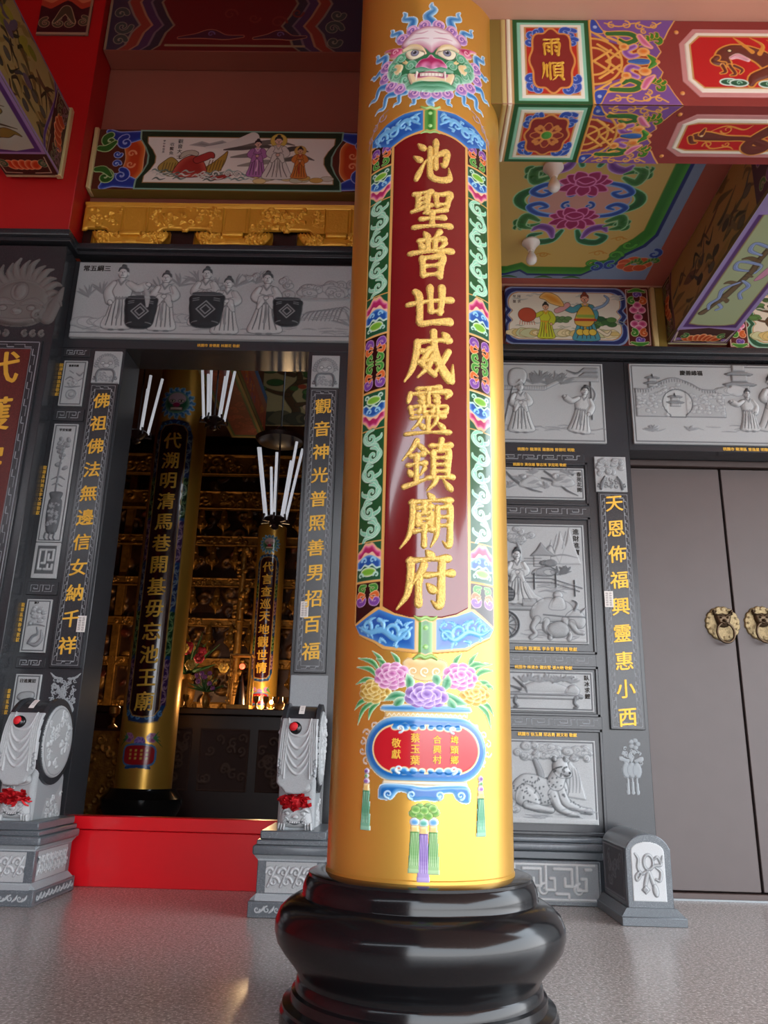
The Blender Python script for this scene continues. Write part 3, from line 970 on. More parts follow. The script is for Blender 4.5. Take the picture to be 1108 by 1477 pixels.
for s in (-1, 1):
    X = lambda v: 556 + s * v
    c.stroke([(X(215), 440), (X(190), 455), (X(205), 485), (X(225), 470)], [12, 20, 16, 4], '#f2d79a', edge='#fff2d0', grad=12, hgt=.009, rnd=12)
    c.stroke([(X(170), 430), (X(150), 440), (X(160), 420)], [6, 10, 3], '#f2d79a', hgt=.009, rnd=8)
    c.spoly([(X(296), 295), (X(240), 305), (X(175), 330), (X(185), 360), (X(230), 372), (X(262), 350), (X(252), 325)], '#b52558', edge='#f0a0b8', grad=22, outl=('#f2d8b0', 5), hgt=.009, rnd=20)
    c.curl(X(222), 345, 18, 0, 1.1 * s, 6, '#f3b6c8', hgt=.011, rnd=5)
c.spoly([(372, 305), (440, 238), (520, 210), (600, 210), (680, 235), (748, 300), (700, 345), (640, 330), (592, 352), (560, 386), (520, 352), (470, 330), (412, 345)], '#f6ecef', edge='#c9889f', grad=34, outl=('#a86a90', 4), hgt=.011, rnd=60)
for q in (-1, 1):
    c.stroke([(556 + q * 20, 250), (556 + q * 60, 262), (556 + q * 110, 255)], [2, 5, 2], '#d9a9b9', hgt=.0125, rnd=4)
    c.stroke([(556 + q * 14, 300), (556 + q * 70, 296), (556 + q * 130, 300)], [2, 5, 2], '#d9a9b9', hgt=.0125, rnd=4)
    c.stroke([(556 + q * 170, 350), (556 + q * 120, 338), (556 + q * 70, 352), (556 + q * 36, 392)], [8, 15, 17, 7], '#ead09c', edge='#fff3d6', grad=12, outl=('#b98a5a', 3), hgt=.013, rnd=12)
    c.spoly([(556 + q * 156, 372), (556 + q * 110, 362), (556 + q * 52, 384), (556 + q * 44, 402), (556 + q * 100, 425), (556 + q * 140, 412)], '#f8f0d2', outl=('#4a3a2c', 3), hgt=.012, rnd=14)
    c.ell(556 + q * 98, 391, 22, 20, '#8c8fa5', outl=('#3a3344', 3), hgt=.0145, rnd=14)
    c.ell(556 + q * 98, 391, 11, 10, '#15121a', hgt=.015, rnd=6)
    c.ell(556 + q * 98 - 6, 386, 4, 4, '#ffffff', hgt=.0155, rnd=3)
c.spoly([(418, 515), (470, 525), (560, 512), (646, 525), (700, 515), (690, 572), (664, 598), (600, 580), (520, 580), (455, 598), (430, 572)], '#f3dcae', edge='#fff6dd', grad=12, outl=('#6a4a34', 4), hgt=.012, rnd=14)
c.spoly([(462, 528), (560, 520), (656, 528), (640, 562), (560, 556), (478, 562)], '#8a2b4a', edge='#e9a0b6', grad=12, hgt=.0125, rnd=8)
c.rect(492, 532, 628, 552, '#fbf5ea', hgt=.014, rnd=6)
for q in np.linspace(500, 620, 7):
    c.stroke([(q, 532), (q, 552)], 1.6, '#c9b0a0', smooth=False)
for q in (-1, 1):
    c.stroke([(556 + q * 84, 522), (556 + q * 88, 575)], [9, 2], '#fffaf0', smooth=False, hgt=.0165, rnd=8)
c.spoly([(466, 480), (490, 440), (532, 428), (556, 405), (582, 428), (624, 440), (654, 480), (616, 496), (588, 486), (560, 502), (528, 486), (500, 496)], '#b0205f', edge='#f3a3cb', grad=26, outl=('#f6cfe0', 5), hgt=.02, rnd=30)
c.stroke([(430, 505), (500, 500), (560, 512), (620, 500), (690, 505)], [6, 12, 8, 12, 6], '#3d8f66', edge='#bfe8d2', grad=10, hgt=.016, rnd=10)
c.stroke([(415, 602), (500, 592), (560, 596), (620, 592), (705, 602)], [8, 16, 16, 16, 8], '#2c7d50', edge='#8fd0ae', grad=12, hgt=.013, rnd=14)
c.build('lion_mask', 'paint', bar2(3.215, .62, 0, .0015), column, label='painted lion mask with blue flames above the board')
# faint silver scrolls at the shoulders of the arch
for s in (-1, 1):
    c = Cv(.16, .18, .0022, '#b9a6b4', cover=0)
    c.at(.08, 0, .001, 0, s)
    c.curl(-10, 140, 22, 180, 1.2, 2.4, '#bda8b2', hgt=.001)
    c.curl(28, 108, 18, 90, 1.2, 2.4, '#bda8b2', hgt=.001)
    c.curl(48, 62, 16, 90, -1.2, 2.4, '#bda8b2', hgt=.001)
    c.stroke([(-40, 165), (-10, 150), (16, 120), (40, 84), (58, 44), (66, 8)], [1.4, 2, 2, 2, 2, 1], '#bda8b2', hgt=.001)
    c.build('silver_scroll', 'paint', bar2(3.10, .16, s * .215, .001), column)

# -- basket of peonies, donor plaque, tassels
SB = lambda x, y: (CR * math.asin(max(-.97, min(.97, (x - 578) / 487))), (520 - y) * .000575)
def basket_cv(w, h, v0):
    c = Cv(w, h, .0019, '#ffffff', cover=0)
    c.P = lambda pts: np.array([(w / 2 + SB(p[0], p[1])[0], v0 + SB(p[0], p[1])[1]) for p in pts])
    c.t = (0, 0, .00061, 0, 1)
    return c
c = basket_cv(.5, .30, .03)
for a, b_ in (((350, 180), (235, 100)), ((360, 170), (310, 65)), ((340, 210), (230, 150)), ((330, 230), (228, 245)), ((440, 160), (405, 75)), ((380, 160), (330, 110)), ((300, 330), (225, 385)), ((330, 340), (245, 465)), ((350, 350), (300, 440)),
              ((815, 180), (930, 115)), ((810, 170), (850, 62)), ((830, 205), (940, 150)), ((840, 225), (945, 262)), ((730, 160), (765, 75)), ((790, 160), (905, 125)), ((860, 330), (935, 398)), ((840, 340), (918, 470)), ((870, 260), (935, 240))):
    leaf(c, a, b_, 13, '#2f8a4e', '#a8d49a', .16 if a[0] < 578 else -.16)
c.spoly([(470, 130), (500, 110), (560, 118), (590, 105), (640, 112), (680, 125), (690, 170), (650, 210), (578, 230), (510, 210), (480, 170)], '#e8c27e', edge='#f6e2b0', grad=30, outl=('#c9964e', 4), hgt=.002, rnd=20)
for x in (520, 578, 636):
    c.curl(x, 180, 26, 90, 1.2, 5, '#fdf3d8', outl=('#d0a060', 2), hgt=.003, rnd=5)
for x in (330, 830):
    peony(c, x, 285, 72, '#a8781c', '#f0d680', '#fbeeb8', .004)
peony(c, 415, 205, 80, '#b04a96', '#f2c2e4', '#fbe3f2', .005)
peony(c, 755, 200, 80, '#b04a96', '#f2c2e4', '#fbe3f2', .005)
for a, b_ in (((480, 310), (380, 335)), ((470, 330), (430, 385)), ((690, 300), (790, 345)), ((700, 330), (745, 385)), ((500, 270), (490, 195)), ((670, 270), (690, 195)), ((640, 240), (620, 200))):
    leaf(c, a, b_, 22, '#2f8a5a', '#b6e0c0', .1, .004)
peony(c, 585, 312, 95, '#6a3f9e', '#c8aee8', '#e9daf6', .006, squash=.62)
c.build('peony_bouquet', 'paint', bar2(.98 - (520 - 300) * .000575 - .03, .5, 0, .001), column, label='painted bouquet of pink, purple and yellow peonies')
c = basket_cv(.5, .34, .20)
# chain of little cloud curls round the plaque
for s in (-1, 1):
    for i in range(9):
        a = math.radians(128 + i * 15)
        c.curl(586 - s * -315 * math.cos(a) * 1.0, 575 - 185 * math.sin(a), 20, 90 * i, 1.0, 4, '#dcc6b0', outl=('#b99a86', 1.5), hgt=.001)
c.spoly([(365, 368), (400, 360), (578, 358), (780, 362), (806, 372), (790, 388), (578, 394), (385, 390)], '#2f7fc4', edge='#bfe2f5', grad=16, outl=('#f3e0b0', 5), hgt=.004, rnd=12)
c.rect(385, 398, 790, 420, '#e9c987', outl=('#c9964e', 3), hgt=.002)
for i in range(17):
    c.stroke([(395 + i * 23, 417), (406 + i * 23, 402), (417 + i * 23, 417)], 2.2, '#fdf6dc', smooth=False)
def stadium(hw, hh, cx=588, cy=585, n=20):
    P = []
    for i in range(n):
        a = -PI / 2 + PI * i / (n - 1)
        P.append((cx + hw - hh * .92 + hh * .92 * math.cos(a), cy + hh * math.sin(a)))
    for i in range(n):
        a = PI / 2 + PI * i / (n - 1)
        P.append((cx - hw + hh * .92 + hh * .92 * math.cos(a), cy + hh * math.sin(a)))
    return P
c.poly(stadium(296, 165), '#1667b4', edge='#9fd2f2', grad=26, outl=('#f4e3bb', 5), hgt=.006, rnd=30)
pl = []
for i, (x, y) in enumerate(stadium(252, 116)):
    pl.append((x, y))
c.poly(pl, '#c6202c', outl=('#f2dca0', 9, .006), hgt=.007, rnd=4)
for s in (-1, 1):
    for yy, f in ((478, 1), (692, -1)):
        for k, (X_, r_) in enumerate(((20, 15), (62, 20), (104, 22), (150, 18))):
            c.ell(588 + s * X_, yy - f * 4, r_, r_ * .8, '#2f86cc', edge='#c8e8f8', grad=12, outl=('#f2dca0', 4), hgt=.009, rnd=10)
        c.rect(588 + min(s * 10, s * 160), yy - 24 if f > 0 else yy + 6, 588 + max(s * 10, s * 160), yy - 6 if f > 0 else yy + 24, '#1f74bd')
        c.curl(588 + s * 128, yy + f * 4, 20, 90, 1.1 * s * f, 6, '#d5eefa', hgt=.010, rnd=5)
c.poly([(384, 748), (784, 748), (790, 764), (378, 764)], '#f3e6cc', outl=('#c9a860', 3), hgt=.003)
c.spoly([(378, 770), (500, 768), (578, 776), (670, 768), (786, 770), (800, 840), (770, 850), (735, 830), (715, 800), (665, 806), (640, 840), (585, 836), (525, 840), (500, 806), (455, 800), (420, 838), (370, 838), (362, 826)], '#1c6cba', edge='#8cc4ea', grad=20, outl=('#d8effa', 5), hgt=.005, rnd=20)
for x, f in ((410, 1), (520, 1), (650, -1), (752, -1)):
    c.curl(x, 815, 22, 90, 1.2 * f, 6, '#b5dcf3', hgt=.007, rnd=5)
plq = c.build('donor_plaque', 'paint_gloss', bar2(.98 - (520 - 300) * .000575 - .20, .5, 0, .001), column, label='red and blue cartouche with small gold characters')
zc = .98 - (585 - 300) * .000575
for (x, chars, size) in ((720, '埤頭鄉', .026), (638, '合興村', .026), (535, '蔡玉葉', .029), (445, '敬獻', .029)):
    for i, ch in enumerate(chars):
        k = len(chars)
        u = SB(x, 0)[0]
        z = zc + ((k - 1) / 2 - i) * size * 1.12
        text('character', ch, size, (lambda U, V, H, u=u, z=z: (CX + (CR + .009 + H) * np.sin((U + u) / CR), CY - (CR + .009 + H) * np.cos((U + u) / CR), z + V)), 'gold_leaf', plq, .0012, 0, bold=.0007)
def tassel(x, ytop, ybot, col, pale, beads, lab):
    u = SB(x, 0)[0]
    L = (ybot - ytop) * .000575
    z = .98 - (ybot - 300) * .000575
    c = Cv(.06, L + .01, .0018, '#ffffff', cover=0)
    c.at(.03, .005, .001)
    WK = 1.35
    T = L * 1000
    yb = T
    for bc, r in beads:
        yb -= r
        c.ell(0, yb, r * 1.2, r, bc, edge='#ffffff', grad=r * .7, outl=('#7a5a78', 1), hgt=.004, rnd=r)
        yb -= r * .9
    cap = yb - T * .13
    c.poly([(-9 * WK, cap), (9 * WK, cap), (8 * WK, yb), (-8 * WK, yb)], '#edc77a', edge='#fbeabf', grad=6, outl=('#c8963c', 1.2), hgt=.004, rnd=6)
    nst = 12
    for i in range(nst):
        t0, t1 = cap * (1 - i / nst), cap * (1 - (i + 1) / nst)
        f = max(0, (i - 6) / 6)
        cc = hx(col) * (1 - f * .75) + hx(pale) * f * .75
        c.poly([((-10 - i * .35) * WK, t1), ((10 + i * .35) * WK, t1), ((10 + i * .35 - .35) * WK, t0 + 4), ((-10 - i * .35 + .35) * WK, t0 + 4)], '#%02x%02x%02x' % tuple(int(v * 255) for v in cc), hgt=.003)
    for q in (-9, -4.5, 0, 4.5, 9):
        c.stroke([(q, cap), (q * 1.4, cap * .2)], .8, pale, smooth=False, hgt=.0045, rnd=1)
    c.build('tassel', 'paint', bar2(z - .005, .06, u, .001), column, label=lab)
tassel(300, 690, 1000, '#1f7a50', '#d6f0dc', (('#7a5098', 8), ('#6aa060', 7), ('#9a6ab0', 9)), 'green tassel at the left of the cartouche')
tassel(858, 715, 1018, '#1f7a50', '#d6f0dc', (('#7a5098', 8), ('#6aa060', 7), ('#9a6ab0', 9)), 'green tassel at the right of the cartouche')
tassel(536, 925, 1190, '#4f8f42', '#dcefc8', (('#5a9fd8', 12),), 'green tassel of the middle cluster, left')
tassel(624, 925, 1195, '#4f8f42', '#dcefc8', (('#5a9fd8', 12),), 'green tassel of the middle cluster, right')
tassel(578, 930, 1232, '#6a4a9e', '#dcd0f0', (('#58b0a0', 12),), 'purple tassel in the middle')
c = basket_cv(.16, .10, .26)
for x, y in ((530, 905), (560, 875), (600, 872), (632, 900), (560, 915), (600, 915), (580, 890), (540, 885), (622, 880)):
    c.ell(x, y, 22, 20, '#5fa03e', edge='#c0e08c', grad=14, outl=('#3f6a2c', 2), hgt=.004, rnd=14)
c.build('tassel_knot', 'paint', bar2(.98 - 220 * .000575 - .26, .16, 0, .001), column)

# ================================================================ figures used by paintings and carvings
def person(c, x, y, s, robe='#888888', trim='#555555', skin='#c9a58a', hair='#222222', line='#333333', hgt=0.0, turn=1, arms=1, lean=0, skirt=1.0, halo=None):
    """robed standing figure, feet at x,y, height s (metres on the sheet)"""
    old = c.t
    c.at(x, y, s, -lean, turn)
    k = dict(outl=(line, .008)) if line else {}
    def H(f, r): return dict(hgt=hgt * f, rnd=r) if hgt else {}
    if halo: c.ell(0, .86, .15, .15, halo, outl=('#b8963a', .01), **H(.3, .05))
    for q in (-1, 1):
        c.ell(q * .07, .02, .06, .03, trim, **k, **H(.7, .03))
    c.spoly([(-.09, .74), (.09, .74), (.15, .60), (.13, .45), (.17 * skirt, .2), (.21 * skirt, .03), (0, .0), (-.2 * skirt, .03), (-.16 * skirt, .22), (-.12, .45), (-.15, .6)], robe, **k, **H(.9, .10))
    for q, b in ((-.10, -.14), (-.05, -.06), (0, 0), (.05, .07), (.10, .15)):
        c.stroke([(q * .8, .48), (q * 1.1, .25), (b * skirt, .05)], [.004, .008, .006], line or trim, **({'hgt': -hgt * .25, 'rnd': .008} if hgt else {}))
    c.stroke([(-.12, .47), (0, .45), (.12, .47)], .018, trim, **H(1.0, .02))
    c.stroke([(.0, .45), (.02, .3), (.0, .16)], [.014, .018, .022], trim, **H(1.0, .02))
    if arms == 1:      # hands together in wide sleeves
        for q in (-1, 1):
            c.stroke([(q * .11, .69), (q * .16, .57), (q * .05, .52)], [.045, .06, .07], robe, **k, **H(1.15, .06))
            c.stroke([(q * .05, .52), (q * .10, .40)], [.055, .03], robe, **k, **H(1.1, .05))
        c.ell(0, .54, .035, .03, skin, **k, **H(1.25, .03))
    else:              # one arm out
        c.stroke([(-.11, .69), (-.17, .56), (-.13, .44)], [.045, .06, .07], robe, **k, **H(1.1, .06))
        c.stroke([(.11, .69), (.22, .62), (.32, .66)], [.045, .055, .06], robe, **k, **H(1.15, .06))
        c.ell(.37, .68, .03, .03, skin, **k, **H(1.2, .03))
        c.ell(-.12, .39, .03, .03, skin, **k, **H(1.1, .03))
    c.stroke([(-.05, .745), (0, .66), (.05, .745)], .014, trim, smooth=False, **H(1.05, .015))
    c.ell(0, .77, .035, .05, skin, **H(.9, .03))
    c.ell(0, .855, .062, .078, skin, **k, **H(1.2, .06))
    c.spoly([(-.068, .86), (-.06, .93), (0, .96), (.06, .93), (.068, .86), (.045, .905), (0, .915), (-.045, .905)], hair, **k, **H(1.25, .03))
    c.ell(0, .965, .032, .03, hair, **k, **H(1.2, .03))
    for q in (-1, 1):
        c.ell(q * .026, .86, .009, .006, line or '#333333')
        c.ell(q * .066, .85, .012, .022, skin, **H(1.0, .01))
    c.stroke([(0, .85), (.004, .83)], .007, line or trim, smooth=False, **H(1.3, .008))
    c.stroke([(-.016, .808), (.016, .808)], .005, '#8a3a34' if hair == '#222222' else (line or trim), smooth=False)
    c.t = old

def rocks(c, x0, x1, y, s, cols, seed, hgt=0, line='#3a3a30'):
    rnd = random.Random(seed)
    n = max(3, int((x1 - x0) / (s * .5)))
    for i in range(n):
        x = x0 + (x1 - x0) * (i + rnd.random() * .6) / n
        r = s * (.5 + rnd.random() * .8)
        P = [(x + r * (.9 + .35 * rnd.random()) * math.cos(a), y + r * .55 * (.8 + .5 * rnd.random()) * math.sin(a)) for a in np.linspace(0, 2 * PI, 9, endpoint=False)]
        c.spoly(P, rnd.choice(cols), outl=(line, s * .05), **(dict(hgt=hgt, rnd=s * .3) if hgt else {}))

def pine(c, x, y, s, seed, trunk='#5a4128', leafc=('#3f6a3a', '#5a8a4a'), hgt=0, line='#2c3320', flip=1):
    rnd = random.Random(seed)
    old = c.t
    c.at(x, y, s, 0, flip)
    H = lambda f, r: dict(hgt=hgt * f, rnd=r) if hgt else {}
    c.stroke([(0, 0), (.06, .2), (-.06, .42), (.08, .62), (.02, .85)], [.07, .05, .045, .035, .02], trunk, outl=(line, .008), **H(1, .04))
    br = [(.06, .28, .38, .40), (-.05, .42, -.4, .52), (.06, .60, .42, .72), (.0, .7, -.32, .80), (.02, .84, .12, .98)]
    for x0, y0, x1, y1 in br:
        c.stroke([(x0, y0), ((x0 + x1) / 2, y0 + .03), (x1, y1)], [.028, .02, .01], trunk, outl=(line, .006), **H(.9, .02))
        for i in range(5):
            px, py = x1 + (rnd.random() - .6) * .28 * (1 if x1 > 0 else -1), y1 + (rnd.random() - .3) * .12
            c.ell(px, py, .11, .045, rnd.choice(leafc), outl=(line, .006), **H(1.1 + .2 * rnd.random(), .03))
    c.t = old

def wave_lines(c, x0, x1, y0, y1, n, col, w, seed=1):
    rnd = random.Random(seed)
    for i in range(n):
        x = x0 + (x1 - x0) * rnd.random()
        y = y0 + (y1 - y0) * rnd.random()
        L = (x1 - x0) * (.05 + .1 * rnd.random())
        c.stroke([(x, y), (x + L * .3, y + L * .06), (x + L * .6, y - L * .04), (x + L, y + L * .05)], [w * .4, w, w, w * .3], col)

def lotus_flower(c, x, y, r, deep='#a0235e', pale='#e58fc0', hgt=.002):
    """lotus seen from the side with two tiers of petals"""
    old = c.t
    c.at(x, y, r)
    def petal(cx, cy, L, w, a):
        d, n_ = (math.cos(a), math.sin(a)), (-math.sin(a), math.cos(a))
        P = [(cx, cy)] + [(cx + d[0] * L * t + n_[0] * w * k, cy + d[1] * L * t + n_[1] * w * k) for t, k in ((.3, .75), (.6, 1), (.85, .6), (1.0, 0), (.85, -.6), (.6, -1), (.3, -.75))]
        c.spoly(P, deep, n=4, outl=(pale, .055), hgt=hgt, rnd=.1)
    for a in (8, 172, -22, 202): petal(0, -.05, 1.0, .2, math.radians(a))
    for a in (30, 150, -50, 230): petal(0, -.05, .86, .22, math.radians(a))
    for a in (55, 125, -90): petal(0, -.02, .72, .24, math.radians(a))
    c.ell(0, .06, .36, .26, deep, outl=(pale, .06), hgt=hgt * 1.5, rnd=.15)
    c.stroke([(-.3, .1), (0, -.05), (.3, .1)], .03, pale)
    c.t = old

# ================================================================ the painted lintel beam right of the great column
BY, BZ, BT = 2.665, 3.390, 3.840
beam = thing('lintel_beam', (1.6, 2.83, BZ), 'red and gold painted lintel beam running right from the great column under the salmon soffit', 'beam')
box('beam_body', .355, 3.2, BY + .004, 3.0, BZ + .004, BT + .03, 'brown_plaster', beam, bev=.002)
def beam_sheet(h, under):
    c = Cv(1.9, h, .0026, '#8e342f')
    X0 = .345
    X = lambda x: x - X0
    c.rect(0, 0, X(.395), h, '#8b7233')
    c.rect(X(.395), 0, X(.415), h, '#c9b170', hgt=.004, rnd=.008)
    c.rect(X(.418), 0, X(.436), h, '#efe6cd', hgt=.006, rnd=.008)
    c.rect(X(.436), 0, X(.446), h, '#c19a66')
    # square cartouche in green, mint, white and gold frames
    x0, x1 = X(.446), X(.770)
    c.rect(x0, 0, x1, h, '#1d5a2c')
    for d, col, hh in ((.018, '#8fd0b4', .001), (.032, '#f3eedd', .003), (.048, '#cf9a5e', .004), (.056, '#c02a1c', .001)):
        c.rect(x0 + d, d * .9, x1 - d, h - d * .9, col, hgt=hh, rnd=.004)
    cx, cy = (x0 + x1) / 2, h / 2
    hw, hh = (x1 - x0) / 2 - .06, h / 2 - .055
    for sx_ in (-1, 1):
        for sz_ in (-1, 1):
            for (a, b, r) in ((.80, .82, .030), (.58, .90, .022), (.90, .58, .022)):
                c.curl(cx + sx_ * hw * a, cy + sz_ * hh * b, r, 45, 1.1 * sx_ * sz_, .0095, '#2b4fae', outl=('#9fb8e8', .003), hgt=.003, rnd=.006)
    P = []
    for a in np.linspace(0, 2 * PI, 72, endpoint=False):
        k = 1 + .07 * math.cos(a * 8)
        e = 2.6
        q = (abs(math.cos(a)) ** e + abs(math.sin(a)) ** e) ** (-1 / e)
        P.append((cx + hw * .84 * q * k * math.cos(a), cy + hh * .92 * q * k * math.sin(a)))
    c.poly(P, '#8a2420', outl=('#e0964a', .009, .005), hgt=.002, rnd=.004)
    if under:
        for i in range(4):
            a = PI / 2 * i
            d = (math.cos(a), math.sin(a)); n_ = (-d[1], d[0])
            g = lambda u, v: (cx + (d[0] * u + n_[0] * v) * hw * .7, cy + (d[1] * u + n_[1] * v) * hw * .7)
            c.stroke([g(.1, 0), g(.5, 0), g(.82, 0)], [.006, .018, .010], '#8f2a22', outl=('#d68a44', .005), hgt=.005, rnd=.01)
            for q in (-1, 1):
                c.stroke([g(.25, q * .1), g(.55, q * .28), g(.75, q * .52), g(.52, q * .6), g(.5, q * .42)], [.004, .006, .006, .005, .003], '#d68a44', hgt=.005, rnd=.005)
        c.ell(cx, cy, .022, .022, '#4f9a3a', outl=('#e0a050', .006), hgt=.007, rnd=.012)
    # brocade field
    a0, a1 = X(.770), X(1.137)
    c.rect(a0, 0, a0 + .010, h, '#dca24e', hgt=.004, rnd=.004)
    fld = [(a0 + .01, .0), (a1, 0), (a1 - .03, h * .12), (a1 - .05, h * .22), (a1 - .085, h * .30), (a1 - .07, h * .38), (a1 - .105, h * .5), (a1 - .07, h * .62), (a1 - .085, h * .70), (a1 - .05, h * .78), (a1 - .03, h * .88), (a1, h), (a0 + .01, h)]
    c.poly(fld, '#7b4f96', outl=('#e0a850', .005, .003))
    c.poly([(a0 + .01, h * .2), (a0 + .12, h * .3), (a0 + .24, h * .34), (a0 + .27, h * .5), (a0 + .24, h * .66), (a0 + .12, h * .7), (a0 + .01, h * .8)], '#9c2f1c')
    L = '#e6a94f'
    for r_ in (.16, .27, .38):
        c.ring(a0 + .01, h / 2, r_ * h, .0055, L, -90, 90, hgt=.004, rnd=.006)
    for (A, B) in ((( .0, .0), (.07, .06)), ((.05, .0), (.12, .07)), ((.02, .09), (.10, .02)), ((.10, .10), (.155, .03)), ((.06, .13), (.13, .09)), ((.0, .16), (.06, .11))):
        for q in (-1, 1):
            c.stroke([(a0 + .012 + A[0] * 1.1, h / 2 + q * A[1]), (a0 + .012 + B[0] * 1.1, h / 2 + q * B[1])], .006, L, smooth=False, hgt=.005, rnd=.006)
    for q in (-1, 1):
        y = lambda f: h / 2 + q * f * h
        c.spoly([(a0 + .012, y(.36)), (a0 + .06, y(.34)), (a0 + .045, y(.42)), (a0 + .03, y(.49)), (a0 + .012, y(.49))], '#2f49a8', outl=(L, .005), hgt=.003, rnd=.008)
        c.ell(a0 + .028, y(.41), .009, .009, '#a9b8e0', hgt=.004, rnd=.006)
        c.stroke([(a0 + .08, y(.33)), (a0 + .17, y(.33)), (a0 + .20, y(.27)), (a0 + .16, y(.22)), (a0 + .13, y(.26))], [.010, .012, .012, .010, .006], '#2f6a2c', outl=(L, .005), hgt=.004, rnd=.01)
        c.stroke([(a0 + .19, y(.18)), (a0 + .15, y(.12)), (a0 + .17, y(.06)), (a0 + .21, y(.09))], [.012, .014, .014, .008], '#8a4fa0', edge='#c89ad0', grad=.01, outl=(L, .005), hgt=.004, rnd=.01)
        c.ell(a0 + .225, y(.115), .024, .020, '#e07a2c', edge='#f4bd7a', grad=.016, outl=(L, .004), hgt=.006, rnd=.014)
        c.ell(a0 + .145, y(.17), .018, .016, '#e07a2c', edge='#f4bd7a', grad=.012, outl=(L, .004), hgt=.006, rnd=.012)
        acanthus(c, a0 + .262, y(.255), .062, 20 * q, '#3f8a1e', '#2c5f18', L, q if False else 1)
        c.stroke([(a0 + .215, y(.30)), (a0 + .235, y(.22)), (a0 + .26, y(.17))], [.012, .014, .006], '#d0648c', edge='#f0b0c4', grad=.01, outl=(L, .004), hgt=.005, rnd=.01)
        for (X_, f, r, t_) in ((.10, .435, .018, 1), (.16, .44, .022, -1), (.22, .425, .022, 1), (.275, .43, .018, -1), (.235, .36, .014, 1)):
            c.curl(a0 + X_, y(f), r, 90, t_ * 1.2 * q, .004, L, hgt=.004, rnd=.004)
        c.stroke([(a0 + .07, y(.46)), (a0 + .13, y(.42)), (a0 + .20, y(.46)), (a0 + .26, y(.41)), (a0 + .31, y(.47))], .0035, L, hgt=.004, rnd=.004)
    c.stroke([(a0 + .165, h / 2), (a0 + .21, h / 2), (a0 + .25, h / 2)], [.008, .016, .010], '#2f62a8', outl=(L, .005), hgt=.006, rnd=.01)
    c.stroke([(a0 + .245, h / 2 + .032), (a0 + .268, h / 2), (a0 + .245, h / 2 - .032)], [.005, .014, .005], '#3f8a2e', outl=(L, .005), hgt=.006, rnd=.01)
    for q in (0, ):
        c.ell(a1 - .085 + .0, h / 2, .011, .011, '#e0964a', hgt=.006, rnd=.008)
    c.ell(a1 + .006, h * .86, .010, .010, '#e0964a', hgt=.005, rnd=.008)
    c.ell(a1 + .006, h * .14, .010, .010, '#e0964a', hgt=.005, rnd=.008)
    # octagonal red panel with dragon
    ox0, ox1 = a1 + .012, 2.6
    def octo(d):
        f = .064
        return [(ox0 + d, h * .5 - h * .22 + d * .2), (ox0 + f + d * .5, .045 + d), (ox1, .045 + d), (ox1, h - .045 - d), (ox0 + f + d * .5, h - .045 - d), (ox0 + d, h * .5 + h * .22 - d * .2)]
    c.poly(octo(0), '#cf8f8c', hgt=.002, rnd=.004)
    c.poly(octo(.022), '#f4ead8', hgt=.005, rnd=.006)
    c.poly(octo(.040), '#cf9d5e', hgt=.004, rnd=.004)
    c.poly(octo(.048), '#c4161a', hgt=.002, rnd=.004)
    G, Bn = '#e29a3e', '#6d2f22'
    dx, dy = ox0 + .13, h / 2
    if under:
        c.stroke([(dx - .03, dy + .004), (dx + .01, dy + .006), (dx + .10, dy - .004), (dx + .19, dy - .006), (dx + .26, dy - .030), (dx + .29, dy - .055), (dx + .25, dy - .075), (dx + .21, dy - .050), (dx + .24, dy + .01), (dx + .31, dy + .06), (dx + .40, dy + .03), (dx + .44, dy - .02), (dx + .54, dy - .04), (dx + .66, dy + .02)],
                 [.016, .024, .014, .012, .020, .024, .026, .022, .024, .030, .030, .026, .022, .016], Bn, outl=(G, .007, .006), hgt=.007, rnd=.02)
        c.stroke([(dx - .05, dy - .002), (dx - .035, dy - .03), (dx - .015, dy - .034)], [.010, .009, .004], Bn, outl=(G, .005), hgt=.007, rnd=.01)
        c.stroke([(dx - .01, dy + .02), (dx - .005, dy + .046)], [.010, .004], Bn, outl=(G, .005), hgt=.007, rnd=.01)
        c.ell(dx - .005, dy + .008, .007, .006, '#e8c890')
        for (X_, Y_, r, t_) in ((.09, .045, .026, 1), (.04, -.045, .022, -1), (.12, -.04, .016, 1), (.30, .01, .02, -1), (.38, -.05, .022, 1), (.5, .05, .022, -1)):
            c.curl(dx + X_, dy + Y_, r, 200, 1.1 * t_, .004, G, hgt=.005, rnd=.004)
        c.stroke([(dx + .02, dy + .03), (dx + .08, dy + .065), (dx + .16, dy + .045), (dx + .19, dy + .07)], [.002, .004, .004, .002], G)
        c.stroke([(dx + .02, dy - .02), (dx + .06, dy - .066), (dx + .13, dy - .055), (dx + .16, dy - .07)], [.002, .004, .004, .002], G)
    else:
        c.stroke([(dx + .26, dy - .06), (dx + .22, dy + .01), (dx + .16, dy + .05), (dx + .09, dy + .06), (dx + .045, dy + .03), (dx + .06, dy - .006)], [.036, .036, .030, .028, .028, .016], Bn, outl=(G, .008, .007), hgt=.010, rnd=.025)
        c.stroke([(dx + .26, dy - .06), (dx + .32, dy - .085), (dx + .38, dy - .04), (dx + .40, dy + .05), (dx + .46, dy + .09), (dx + .56, dy + .04), (dx + .64, dy - .04)], [.036, .036, .036, .034, .034, .032, .028], Bn, outl=(G, .008, .007), hgt=.010, rnd=.025)
        c.stroke([(dx + .02, dy + .02), (dx + .005, dy + .005), (dx + .02, dy - .008), (dx + .05, dy - .012)], [.012, .010, .010, .006], Bn, outl=(G, .006), hgt=.011, rnd=.012)
        c.stroke([(dx + .08, dy + .02), (dx + .11, dy + .03), (dx + .15, dy + .01)], [.006, .010, .006], '#e8a6b0', outl=('#f6d5d0', .003), hgt=.012, rnd=.008)
